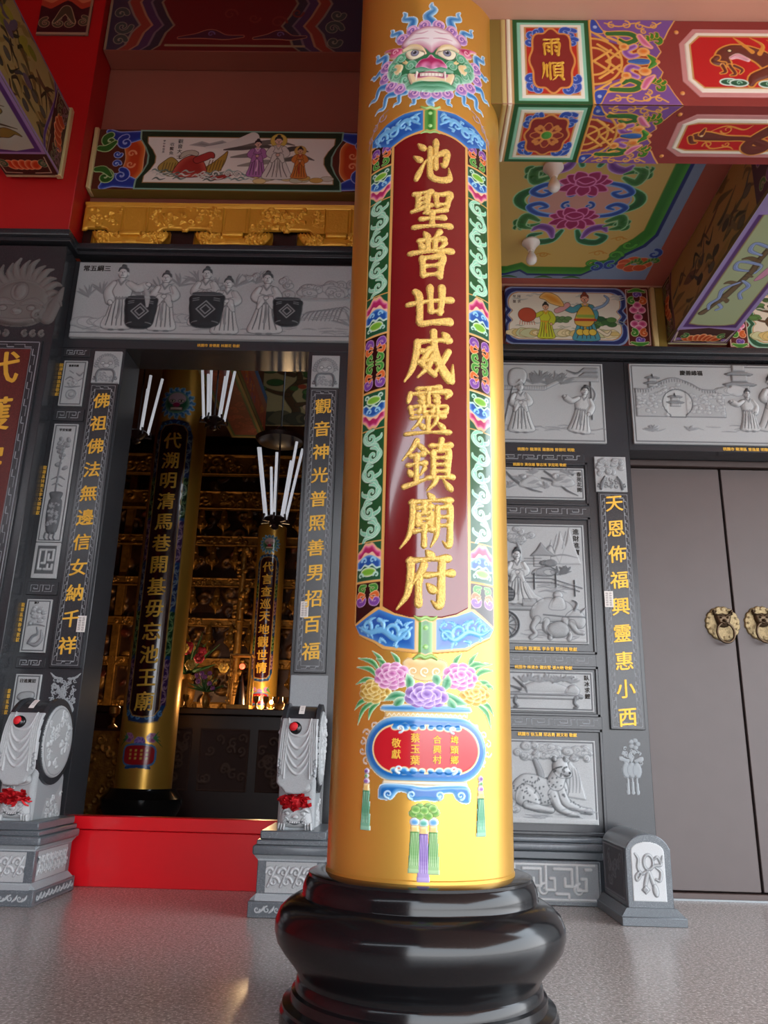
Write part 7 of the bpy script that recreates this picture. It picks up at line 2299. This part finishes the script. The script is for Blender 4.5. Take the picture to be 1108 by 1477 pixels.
    def drape(U, V, H):
        a = np.maximum(V - Lv, 0) / r
        y = yc - (r + H + .002) * np.cos(a)
        z = np.where(V < Lv, zl + V, zc + (r + H + .002) * np.sin(a))
        return (xc - w / 2 + U, y, z)
    c.build('drapery', 'carved_stone', drape, t, label='pale carved drapery hanging over the drum')
    # painted ball
    bx_, bz_ = xc - .022, .918
    by_ = yc - (r + .016) * math.cos(math.asin((bz_ - zc) / r))
    bl = MB().ball((bx_, by_, bz_), .036, 1, .7, 1).build('ball', 'black_stone', t, label='black and red ball on the drapery')
    MB().ball((bx_ - .006, by_ - .016, bz_ + .008), .024, 1, .55, 1).build('ball_cap', 'red_cloth', bl)
    return t, yc, r, zc
dl = drum_stone(-2.052, 4.468, 'grey drum stone with carved drapery and lion standing at the left of the tall doorway', 1)
dr = drum_stone(-.512, 4.372, 'grey drum stone with carved drapery standing between the red threshold and the great column', 1)

def drum_label(xc, d, label):
    _, yc, r, zc = d
    c = Cv(.030, .085, .003, '#ece9e6')
    for i in range(3):
        c.stroke([(.010, .03 + .015 * i), (.020, .03 + .015 * i)], .0016, '#8a8583', smooth=False)
    a0 = math.radians(46)
    def mp(U, V, H):
        a = a0 + V / r
        return (xc + U - .015, yc - (r + .006 + H) * np.cos(a), zc + (r + .006 + H) * np.sin(a))
    c.build('paper_label', 'white_paper', mp, None, label=label, cat='paper label')
drum_label(-2.052, dl, 'white paper label on top of the left drum stone')
drum_label(-.512, dr, 'white paper label on top of the drum stone beside the great column')

def rosette(xc, yc, zc, label, tail):
    """crumpled red cloth flower"""
    t = thing('cloth_rosette', (xc, yc, zc - .05), label, 'cloth rosette')
    rnd = random.Random(5 + tail)
    m = MB()
    # a ring of folded petals
    for i in range(46):
        a = rnd.uniform(0, 2 * PI)
        d = math.sqrt(rnd.random())
        px, pz = .082 * d * math.cos(a), .036 * d * math.sin(a)
        b = bmesh.new()
        n, k = 7, 5
        tw, tilt = rnd.uniform(0, 2 * PI), rnd.uniform(-.7, .7)
        L, Wd = rnd.uniform(.030, .046), rnd.uniform(.020, .032)
        g = []
        for u in range(n):
            row = []
            for v in range(k):
                s, q = u / (n - 1) - .5, v / (k - 1)
                x = s * L * (1 - .5 * q)
                z = q * Wd
                y = -.014 * math.cos(s * 7) * (1 - q * .3) - .016 * q
                X = x * math.cos(tw) - z * math.sin(tw)
                Z = x * math.sin(tw) + z * math.cos(tw)
                row.append(b.verts.new((xc + px + X, yc + y - .028 * (1 - d * d) + tilt * X * .5, zc + pz + Z * .62)))
            g.append(row)
        for u in range(n - 1):
            for v in range(k - 1):
                b.faces.new((g[u][v], g[u + 1][v], g[u + 1][v + 1], g[u][v + 1]))
        bmesh.ops.solidify(b, geom=list(b.faces), thickness=.0015)
        m._merge(b, True)
    m.ball((xc, yc + .004, zc), .05, 1.5, .5, .62, 16)
    m.build('bow', 'red_cloth', t)
    if tail:
        m = MB()
        m.tube([(xc + .07, yc - .01, zc - .005), (xc + .10, yc - .012, zc - .022), (xc + .118, yc - .008, zc - .020)], [.005, .006, .003], 8)
        m.tube([(xc + .06, yc - .014, zc - .012), (xc + .085, yc - .016, zc - .036), (xc + .105, yc - .012, zc - .044)], [.005, .006, .003], 8)
        m.build('bow_tail', 'red_cloth', t)
rosette(-2.062, 4.535, .528, 'red cloth rosette with loose tails tied on the carved lion of the left drum stone', 1)
rosette(-.525, 4.440, .545, 'red cloth rosette tied on the carved lion of the drum stone beside the great column', 0)

# ================================================================ low arched door stone at the brown door
t = thing('door_stone', (1.33, 4.72, 0), 'low grey arched stone block with carved ribbon knot standing in front of the brown door', 'door stone')
m = MB()
m.box(1.168, 1.497, 4.445, 4.975, 0, .042, .003)
m.prism([(1.172, .042), (1.493, .042), (1.452, .082), (1.198, .082)], 'y', 4.462, 4.955)
m.build('stone_foot', 'granite_grey', t)
pts = [(1.208, .078), (1.442, .078), (1.442, .362)]
for a in np.linspace(.24, PI - .24, 21):
    pts.append((1.325 + .1175 * math.cos(a), .362 + .072 * (math.sin(a) - math.sin(.24)) / (1 - math.sin(.24))))
pts.append((1.208, .362))
MB().prism(pts, 'y', 4.470, 4.945, .005).build('stone_block', 'granite_grey', t)
c = Cv(.172, .285, .0026, '#c0c4c6', cover=0)
P = [(.0, 0), (.172, 0), (.172, .235)] + [(.086 + .086 * math.cos(a), .235 + .048 * math.sin(a)) for a in np.linspace(0, PI, 16)] + [(0, .235)]
c.poly(P, '#c0c4c6', hgt=.004, rnd=.004)
L = '#a9adaf'
kw = dict(outl=('#74787b', .0025), hgt=.012, rnd=.007)
c.ring(.086, .185, .024, .006, L, ry=.036, **kw)
c.stroke([(.082, .15), (.05, .13), (.03, .16), (.035, .20), (.02, .225)], [.004, .007, .006, .006, .003], L, **kw)
c.stroke([(.04, .14), (.02, .12), (.025, .10), (.05, .13)], [.005, .006, .006, .004], L, **kw)
c.stroke([(.088, .15), (.12, .17), (.15, .175), (.135, .21), (.115, .20)], [.004, .006, .006, .006, .004], L, **kw)
c.stroke([(.125, .16), (.148, .14), (.14, .10), (.12, .105)], [.004, .007, .007, .004], L, **kw)
c.stroke([(.155, .19), (.16, .215)], [.005, .003], L, **kw)
c.stroke([(.082, .14), (.07, .10), (.062, .07)], [.008, .010, .008], L, **kw)
c.stroke([(.088, .14), (.10, .10), (.112, .07)], [.006, .009, .010], L, **kw)
c.poly([(.045, .055), (.065, .035), (.085, .055), (.065, .075)], L, outl=('#74787b', .003), hgt=.013, rnd=.006)
c.poly([(.055, .055), (.065, .045), (.075, .055), (.065, .065)], '#8d9194')
c.ell(.115, .052, .014, .030, L, rot=10, outl=('#74787b', .003), hgt=.013, rnd=.008)
c.build('front_carving', 'carved_stone', front(1.236, 4.4695, .112), t, label='pale front field with carved ribbon knot')
c = Cv(.40, .25, .004, '#5c6166')
c.stroke([(.005, .005), (.395, .005), (.395, .245), (.005, .245), (.005, .005)], .006, '#7d8388', smooth=False, hgt=.004)
for i in range(14):
    q = random.Random(i)
    c.curl(.05 + .3 * q.random(), .05 + .15 * q.random(), .03, q.uniform(0, 360), 1.1, .006, '#787e83', hgt=.005, rnd=.005)
c.build('side_carving', 'carved_stone', plane((1.2076, 4.91, .105), (0, -1, 0), (0, 0, 1)), t)

# ================================================================ the dim hall behind the tall doorway
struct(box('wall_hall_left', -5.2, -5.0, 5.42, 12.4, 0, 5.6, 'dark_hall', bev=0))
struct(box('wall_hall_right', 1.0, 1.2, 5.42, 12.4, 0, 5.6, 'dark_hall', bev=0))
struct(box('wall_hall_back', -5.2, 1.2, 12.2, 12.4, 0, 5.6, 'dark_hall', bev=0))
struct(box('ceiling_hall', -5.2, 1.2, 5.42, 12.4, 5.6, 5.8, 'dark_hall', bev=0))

def hall_column(cx, cy, r, zb, ztop, bz0, bz1, chars, czt, czb, size, label, mask=True):
    t = thing('hall_column', (cx, cy, 0), label, 'column')
    MB().lathe([(r * 1.35, 0), (r * 1.35, zb * .2), (r * 1.22, zb * .3), (r * 1.4, zb * .55), (r * 1.42, zb * .75), (r * 1.2, zb * .92), (r * 1.15, zb)], cx, cy, 48).build('column_base', 'black_stone', t)
    MB().lathe([(r, zb), (r, ztop)], cx, cy, 64).build('column_shaft', 'gold_shaft', t)
    w = 2 * r * 1.05
    H_ = bz1 - bz0 + (1.6 if mask else 1.0) * r + 1.9 * r
    z0 = bz0 - 1.9 * r
    c = Cv(w, H_, .007, '#c99a4a', cover=0)
    c.at(w / 2, -z0, 1)
    hb, hi = r * .78, r * .54
    def cart(h, ext):
        P = [(-h, bz0 + h * .5), (-h * .7, bz0 + h * .1 - ext), (0, bz0 - ext), (h * .7, bz0 + h * .1 - ext), (h, bz0 + h * .5)]
        return P + [(h, bz1 - h * .5), (h * .7, bz1 - h * .1 + ext), (0, bz1 + ext), (-h * .7, bz1 - h * .1 + ext), (-h, bz1 - h * .5)]
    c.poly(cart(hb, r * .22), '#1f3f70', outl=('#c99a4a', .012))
    zz = np.linspace(bz0 + .1, bz1 - .1, 7)
    for i in range(6):
        for s in (-1, 1):
            xa, xb = sorted((s * hb, s * hi))
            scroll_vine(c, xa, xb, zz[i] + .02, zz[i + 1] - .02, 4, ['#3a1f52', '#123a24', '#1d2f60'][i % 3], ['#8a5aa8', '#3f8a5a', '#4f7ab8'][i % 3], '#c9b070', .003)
    for s in (-1, 1):
        for zq in (bz0 - r * .02, bz1 + r * .02):
            for k in range(3):
                c.curl(s * r * (.18 + .22 * k), zq + (r * .06 * k * (1 if zq < bz1 - .5 else -1)), r * .10, 90, s * 1.1, r * .03, '#5f9ad0')
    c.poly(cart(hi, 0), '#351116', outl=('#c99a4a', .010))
    # bouquet and cartouche at the foot
    q = r / .305
    for (x, y, col, pale) in ((-.13, -.16, '#9a4a86', '#d8a0c8'), (.13, -.16, '#9a4a86', '#d8a0c8'), (0, -.20, '#6a3f9e', '#b8a0d8')):
        for k in range(6):
            c.ell(x * q + .03 * q * math.cos(k), bz0 + (y - .06) * q + .025 * q * math.sin(k), .035 * q, .03 * q, col, edge=pale, grad=.02)
    for s in (-1, 1):
        for k in range(4):
            c.stroke([(s * .15 * q, bz0 - .22 * q), (s * (.2 + .02 * k) * q, bz0 + (-.14 - .06 * k) * q)], [.010, .002], '#3f8a4a', smooth=False)
    zc = bz0 - .40 * q
    c.spoly([(-.17 * q, zc), (-.13 * q, zc + .09 * q), (.13 * q, zc + .09 * q), (.17 * q, zc), (.13 * q, zc - .09 * q), (-.13 * q, zc - .09 * q)], '#b01c26', outl=('#4f86c0', .022 * q))
    for k in range(4):
        for j in range(3):
            c.rect((-.10 + k * .06) * q, zc + (-.045 + .04 * j) * q, (-.075 + k * .06) * q, zc + (-.02 + .04 * j) * q, '#d8b050')
    c.stroke([(-.13 * q, zc - .13 * q), (0, zc - .115 * q), (.13 * q, zc - .13 * q)], .016 * q, '#27508e')
    if mask:
        zm = bz1 + .95 * r
        for k in range(16):
            a = 2 * PI * k / 16
            flame(c, (.15 * q * math.cos(a), zm + .14 * q * math.sin(a)), (.235 * q * math.cos(a + .1), zm + .22 * q * math.sin(a + .1)), .03 * q)
        c.ell(0, zm, .155 * q, .145 * q, '#2b6a4a', edge='#8fc0a8', grad=.04)
        c.ell(0, zm + .05 * q, .11 * q, .08 * q, '#d8bcc8')
        for s in (-1, 1):
            c.ell(s * .055 * q, zm + .02 * q, .032 * q, .018 * q, '#f0e8d0', outl=('#2a2020', .005))
            c.ell(s * .055 * q, zm + .02 * q, .011 * q, .011 * q, '#151015')
        c.ell(0, zm - .03 * q, .045 * q, .028 * q, '#b0305f')
        c.rect(-.07 * q, zm - .095 * q, .07 * q, zm - .065 * q, '#efe6d0', outl=('#7a2a3a', .006))
    c.build('column_painting', 'paint_gloss', lambda U, V, H: (cx + (r + .002 + H) * np.sin((U - w / 2) / r), cy - (r + .002 + H) * np.cos((U - w / 2) / r), z0 + V), t, label='painted inscription board with blue and purple border')
    n = len(chars)
    for i, ch in enumerate(chars):
        z = czt + (czb - czt) * i / (n - 1)
        text('character', ch, size, (lambda U, V, H, z=z: (cx + (r + .004 + H) * np.sin(U / r), cy - (r + .004 + H) * np.cos(U / r), z + V)), 'gold_leaf', t, .004, 0, rise=.06, slice_w=.03, bold=.004)
    return t
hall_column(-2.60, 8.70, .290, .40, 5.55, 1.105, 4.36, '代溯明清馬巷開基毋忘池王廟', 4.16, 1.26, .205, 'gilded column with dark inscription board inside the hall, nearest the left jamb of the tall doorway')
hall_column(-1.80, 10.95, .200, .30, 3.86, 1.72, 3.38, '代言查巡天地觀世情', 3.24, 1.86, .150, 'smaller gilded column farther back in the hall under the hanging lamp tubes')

# painted beams and ceiling of the hall
hb_ = thing('hall_beam', (-1.68, 6.9, 4.1), 'red and green painted beam crossing the hall ceiling seen through the doorway', 'beam')
box('beam_body', -1.86, -1.505, 5.62, 8.15, 4.103, 4.60, 'dark_wood', hb_, bev=.003)
c = Cv(2.5, .49, .008, '#b23a22')
c.rect(0, 0, 2.5, .05, '#8a7a3a'); c.rect(0, .05, 2.5, .07, '#2f5a2c')
for i in range(40):
    q = random.Random(i)
    c.curl(q.uniform(.05, 2.4), q.uniform(.10, .24), .04, q.uniform(0, 360), 1.1, .010, q.choice(['#d8902c', '#d05a34', '#7a4a9a']))
c.rect(0, .28, 2.5, .40, '#b0624a'); c.rect(0, .40, 2.5, .49, '#2f6aa8')
c.build('side_painting', 'paint', plane((-1.502, 5.64, 4.106), (0, 1, 0), (0, 0, 1)), hb_)
c = Cv(.355, 2.5, .008, '#5a1c18')
c.rect(0, 0, .355, 2.5, '#8a7a3a'); c.rect(.03, .05, .325, 2.45, '#2f5a2c'); c.rect(.05, .08, .305, 2.42, '#7a1f1a')
for i in range(60):
    q = random.Random(i + 50)
    c.curl(q.uniform(.07, .28), q.uniform(.12, 2.38), .035, q.uniform(0, 360), 1.1, .009, '#a03a28')
c.build('underside_painting', 'paint', plane((-1.86, 8.14, 4.10), (1, 0, 0), (0, -1, 0)), hb_)
c = Cv(1.25, 1.0, .008, '#b8a878')
pine(c, .35, .0, .9, 5, hgt=.004); pine(c, .9, .05, .8, 6, hgt=.004, flip=-1)
rocks(c, .05, 1.2, .08, .12, ['#4a4a3a', '#6a6248'], 8, .004)
for i in range(14):
    q = random.Random(i + 3)
    c.ell(q.uniform(.1, 1.2), q.uniform(.4, .95), .05, .03, q.choice(['#b84a2c', '#4a6a34']))
c.build('hall_wall_painting', 'paint', front(-1.60, 8.35, 4.35), None, back=-.03, label='painted panel of pine trees high inside the hall beyond the red beam', cat='painting')
bulb(-1.02, 8.0, 4.42, 'white bulb hanging inside the hall beside the painted pine panel')

# hanging lamps with fans of white tubes
def tube_lamp(x, y, z, R, Ht, n, label, top=True):
    t = thing('tube_lamp', (x, y, z - .12), label, 'hanging lamp', 'tube lamps hanging in the hall')
    m = MB()
    m.lathe([(.012, z - .10), (.035, z - .085), (.03, z - .06), (.07, z - .03), (.095, z - .005), (.085, z + .01)], x, y, 20)
    for i in range(n):
        a = 2 * PI * (i + .3) / n
        m.tube([(x + .05 * math.cos(a), y + .05 * math.sin(a), z - .03), (x + .12 * math.cos(a), y + .12 * math.sin(a), z - .035), (x + .11 * math.cos(a), y + .11 * math.sin(a), z + .02)], .010, 6)
    m.build('lamp_hub', 'dark_wood', t)
    m = MB()
    m.tube([(x, y, z + .02), (x, y, 5.6)], .008, 6)
    m.build('hanging_rod', 'dark_wood', t)
    for i in range(n):
        a = 2 * PI * (i + .3) / n
        MB().tube([(x + .09 * math.cos(a), y + .09 * math.sin(a), z + .0), (x + R * math.cos(a), y + R * math.sin(a), z + Ht * (1 - .10 * (i % 3)))], .0125, 10).build('lamp_tube', 'white_tube', t)
    if top:
        m = MB()
        zt = z + Ht * 1.06
        m.lathe([(.05, zt - .04), (.12, zt - .02), (.20, zt), (.22, zt + .03), (.10, zt + .06), (.03, zt + .14)], x, y, 24)
        m.build('lamp_canopy', 'dark_wood', t)
    return t
tube_lamp(-1.055, 6.5, 2.70, .20, .66, 7, 'hanging lamp with fanned white tubes in front of the smaller hall column')
tube_lamp(-1.66, 6.5, 3.60, .17, .72, 6, 'hanging lamp with white tubes at the top middle of the doorway', False)
tube_lamp(-2.33, 6.5, 3.46, .16, .56, 5, 'hanging lamp with white tubes by the left jamb of the doorway', False)

mat('carved_gilding', attr=True, rough=.4, metal=.35, noise=(14, .3))
# altar wall: gilded carved tiers and hanging ornaments
al = thing('altar_screen', (-2.1, 11.8, 0), 'dark altar screen with gilded carved tiers filling the back of the hall', 'altar')
box('screen_back', -4.6, .6, 11.95, 12.15, 0, 5.4, 'dark_wood', al, bev=0)
c = Cv(4.6, 4.0, .022, '#3a2012')
rq = random.Random(77)
for i in range(420):
    x, y, r_ = rq.uniform(.1, 4.5), rq.uniform(.1, 3.9), rq.uniform(.05, .11)
    if rq.random() < .6:
        c.curl(x, y, r_, rq.uniform(0, 360), rq.choice((-1.1, 1.1)), r_ * .28, rq.choice(['#7a5428', '#94662c', '#5f3c1c']), hgt=.04, rnd=.02)
    else:
        c.ell(x, y, r_ * .5, r_ * .8, rq.choice(['#7a5428', '#a87a38', '#6a2c1c']), rot=rq.uniform(0, 180), hgt=.05, rnd=.03)
c.build('carved_field', 'carved_gilding', front(-4.5, 11.94, 1.25), al, label='dense gilded carving')
def carved_rail(x0, x1, z0, z1, y, seed):
    c = Cv(x1 - x0, z1 - z0, .010, '#a87a35')
    w, h = c.w, c.h
    q = random.Random(seed)
    for i in range(int(w * 16)):
        c.curl(q.uniform(0, w), q.uniform(h * .2, h * .8), h * .25, q.uniform(0, 360), q.choice((-1, 1)), h * .08, '#d0a050', hgt=.04, rnd=.02)
    c.rect(0, 0, w, h * .1, '#b88a40', hgt=.05, rnd=.02); c.rect(0, h * .9, w, h, '#b88a40', hgt=.05, rnd=.02)
    c.build('carved_rail', 'gold_old', front(x0, y, z0), al, back=-.05)
for i, (z, hgt_) in enumerate(((1.30, .16), (1.95, .14), (2.55, .13), (3.15, .14), (3.78, .16), (4.35, .30), (4.9, .35))):
    carved_rail(-4.5, .5, z, z + hgt_, 11.88 - .03 * i, i)
for x in (-4.2, -.2):
    box('screen_post', x - .06, x + .06, 11.83, 11.95, 0, 5.2, 'gold_old', al, bev=.01)
def ornament(x, y, z, s, label):
    t = MB()
    t.lathe([(.005, z + .30 * s), (.03 * s, z + .26 * s), (.05 * s, z + .20 * s), (.045 * s, z + .14 * s), (.08 * s, z + .08 * s), (.085 * s, z), (.05 * s, z - .03 * s), (.02 * s, z - .06 * s), (.004, z - .12 * s)], x, y, 14)
    t.ball((x, y, z + .16 * s), .055 * s, 1, 1, .8, 10)
    for a in range(6):
        t.ball((x + .085 * s * math.cos(a * PI / 3), y + .085 * s * math.sin(a * PI / 3), z + .03 * s), .022 * s, 1, 1, 1.4, 8)
    return t.build('hanging_ornament', 'gold_old', None, label=label, cat='ornament', group='gilded ornaments hanging on the altar screen')
rows = [(4.35, 9, .9), (3.78, 10, .9), (3.15, 9, 1.0), (2.55, 10, .85), (1.95, 9, .85)]
o0 = None
for ri, (zr, n, sc) in enumerate(rows):
    rnd = random.Random(ri)
    for i in range(n):
        x = -3.95 + (3.3 / n) * (i + .5 + .3 * (rnd.random() - .5))
        z = zr - .30 * sc + .002
        if o0 is None:
            o0 = ornament(x, 11.80, z, .98, 'small gilded ornament hanging in rows on the dim altar screen in the hall')
            base_z = o0.location.z - z
        else:
            k = o0.copy()
            COL.objects.link(k)
            k.location = (x, 11.80 - .03 * (4 - ri) * .5, z + base_z)
# two gilded carved poles in front of the screen
for x, y, z1, lab in ((-2.18, 10.95, 3.55, 'tall gilded carved pole with ragged edges left of the smaller hall column'), (-1.36, 11.2, 3.1, 'gilded carved pole between the smaller hall column and the doorway jamb')):
    m = MB()
    q = random.Random(int(x * 100))
    m.lathe([(.05, 0), (.06, z1 * .3), (.05, z1 * .7), (.035, z1)], x, y, 12)
    for i in range(70):
        z = q.uniform(1.2, z1)
        a = q.uniform(0, 6.28)
        m.ball((x + .075 * math.cos(a), y + .075 * math.sin(a), z), q.uniform(.02, .05), 1, .8, q.uniform(.6, 1.4), 8)
    m.build('carved_pole', 'gold_old', None, label=lab, cat='pole')

# offering table
tb_ = thing('offering_table', (-2.2, 10.2, 0), 'long dark carved offering table across the hall behind the red threshold', 'table')
box('table_top', -3.9, -1.0, 9.9, 10.6, 1.20, 1.28, 'dark_wood', tb_, bev=.012)
box('table_body', -3.8, -1.1, 9.98, 10.5, .02, 1.20, 'dark_wood', tb_, bev=.01)
for i, (x0, x1) in enumerate(((-2.75, -2.45), (-2.35, -1.75), (-1.65, -1.25))):
    c = Cv(x1 - x0, .72, .010, '#3d2a26')
    for k in range(12):
        q = random.Random(k + i * 20)
        c.curl(q.uniform(.05, x1 - x0 - .05), q.uniform(.08, .64), .06, q.uniform(0, 360), 1.1, .015, '#5a463e', hgt=.02, rnd=.015)
    c.stroke([(.01, .01), (x1 - x0 - .01, .01), (x1 - x0 - .01, .71), (.01, .71), (.01, .01)], .01, '#4a342c', smooth=False, hgt=.02)
    c.build('table_panel', 'carved_stone', front(x0, 9.975, .32), tb_, label='dim carved table panel')
# low gilded altar at the left
la = thing('low_altar', (-3.4, 9.6, 0), 'low gilded carved altar left of the nearer hall column', 'altar')
box('altar_body', -4.2, -2.95, 9.3, 9.85, 0, 1.0, 'dark_wood', la, bev=.01)
c = Cv(1.25, .95, .010, '#6a4a20')
for i in range(90):
    q = random.Random(i)
    c.curl(q.uniform(.03, 1.2), q.uniform(.03, .92), .05, q.uniform(0, 360), q.choice((-1, 1)), .012, '#c09040', hgt=.03, rnd=.012)
c.build('altar_front', 'gold_old', front(-4.2, 9.297, .02), la)
for i, x in enumerate((-3.25, -3.08)):
    m = MB().lathe([(.05, 1.0), (.055, 1.02), (.02, 1.05), (.018, 1.12), (.06, 1.17), (.062, 1.24), (.05, 1.25)], x, 9.45, 20)
    m.build('gilt_cup', 'gold_old', None, label='small gilt cup on the low gilded altar, the %s of two' % ('left' if i == 0 else 'right'), cat='cup', group='gilt cups on the low altar')

# flowers, cups and glass case on the table
def bouquet(x, y, z, s, label, cols, seed):
    t = thing('flower_bouquet', (x, y, z), label, 'flowers')
    MB().lathe([(.05 * s, z), (.09 * s, z + .08 * s), (.10 * s, z + .18 * s), (.05 * s, z + .27 * s), (.07 * s, z + .31 * s)], x, y, 20).build('vase', 'gold_old', t)
    q = random.Random(seed)
    m = MB()
    for i in range(42):
        a, e = q.uniform(0, 6.28), q.uniform(.1, 1.4)
        L = s * q.uniform(.2, .42)
        d = Vector((math.cos(a) * math.cos(e), math.sin(a) * math.cos(e) * .6, math.sin(e)))
        p0 = Vector((x, y, z + .32 * s))
        m.tube([p0, p0 + d * L * .5, p0 + d * L], [.004, .018 * s, .003], 5)
    m.build('foliage', 'leaf_green', t)
    for i in range(12):
        a, e = q.uniform(0, 6.28), q.uniform(.1, 1.4)
        L = s * q.uniform(.22, .44)
        p = Vector((x, y, z + .32 * s)) + Vector((math.cos(a) * math.cos(e), -abs(math.sin(a)) * math.cos(e) * .6, math.sin(e))) * L
        f = MB()
        for k in range(6):
            f.ball((p.x + .026 * s * math.cos(k * 1.05), p.y - .012, p.z + .026 * s * math.sin(k * 1.05)), .026 * s, 1, .6, 1, 8)
        f.ball((p.x, p.y - .02, p.z), .02 * s, 1, 1, 1, 8)
        f.build('flower', q.choice(cols), t)
bouquet(-2.68, 10.30, 1.28, 1.35, 'large bouquet of red and yellow flowers on the dark offering table', ['flower_red', 'flower_yellow', 'flower_red'], 3)
bouquet(-2.34, 10.02, 1.28, .62, 'bouquet of purple flowers on the dark offering table beside the glass case', ['flower_purple', 'flower_purple', 'flower_yellow'], 4)
gc = thing('glass_case', (-1.92, 10.05, 1.28), 'tall glass case with dark figure and red lamp on the offering table', 'glass case')
box('case_base', -2.06, -1.78, 9.93, 10.17, 1.28, 1.33, 'gold_old', gc, bev=.004)
m = MB()
for sx_ in (-2.05, -1.79):
    for sy_ in (9.94, 10.16):
        m.box(sx_ - .008, sx_ + .008, sy_ - .008, sy_ + .008, 1.33, 1.92, .002)
m.box(-2.06, -1.78, 9.93, 10.17, 1.92, 1.945, .003)
m.build('case_frame', 'gold_old', gc)
box('glass_pane', -2.042, -1.798, 9.942, 9.946, 1.33, 1.92, 'glass_clear', gc, bev=0)
MB().lathe([(.07, 1.33), (.06, 1.42), (.04, 1.55), (.02, 1.66), (.005, 1.72)], -1.92, 10.05, 14).build('case_figure', 'dark_wood', gc)
MB().ball((-1.92, 10.05, 1.80), .035).build('case_lamp', 'lamp_red', gc)
for i in range(9):
    x = -3.05 + i * .16 if i < 4 else -1.70 + (i - 4) * .12
    m = MB().lathe([(.03, 1.28), (.034, 1.29), (.016, 1.31), (.014, 1.35), (.036, 1.38), (.040, 1.43), (.036, 1.435)], x, 9.96, 16)
    m.build('gilt_cup', 'gold_old', None, label='small gilt cup in the row along the front edge of the dark offering table', cat='cup', group='gilt cups on the offering table')

# warm fill lamps, added to brighten the hall and altar
def fill_lamp(x, y, z, label, en=12):
    t = thing('fill_lamp', (x, y, z - .10), label, 'lamp', 'added warm fill lamps')
    MB().lathe([(.04, z - .10), (.045, z - .085), (.015, z - .07), (.015, z - .04), (.035, z - .025)], x, y, 16).build('lamp_stand', 'gold_old', t)
    MB().ball((x, y, z), .022, 1, 1, 1.3).build('fill_bulb', 'lamp_warm', t)
    L = bpy.data.lights.new('fill_light', 'POINT')
    L.energy = en
    L.color = (1.0, .66, .34)
    L.shadow_soft_size = .05
    o = bpy.data.objects.new('fill_light', L)
    COL.objects.link(o)
    o.parent = t
    o.location = (0, -.07, .14)
fill_lamp(-1.55, 10.2, 1.38, 'small added warm fill lamp on the offering table right of the glass case')
fill_lamp(-3.25, 10.2, 1.38, 'small added warm fill lamp on the offering table behind the nearer hall column')
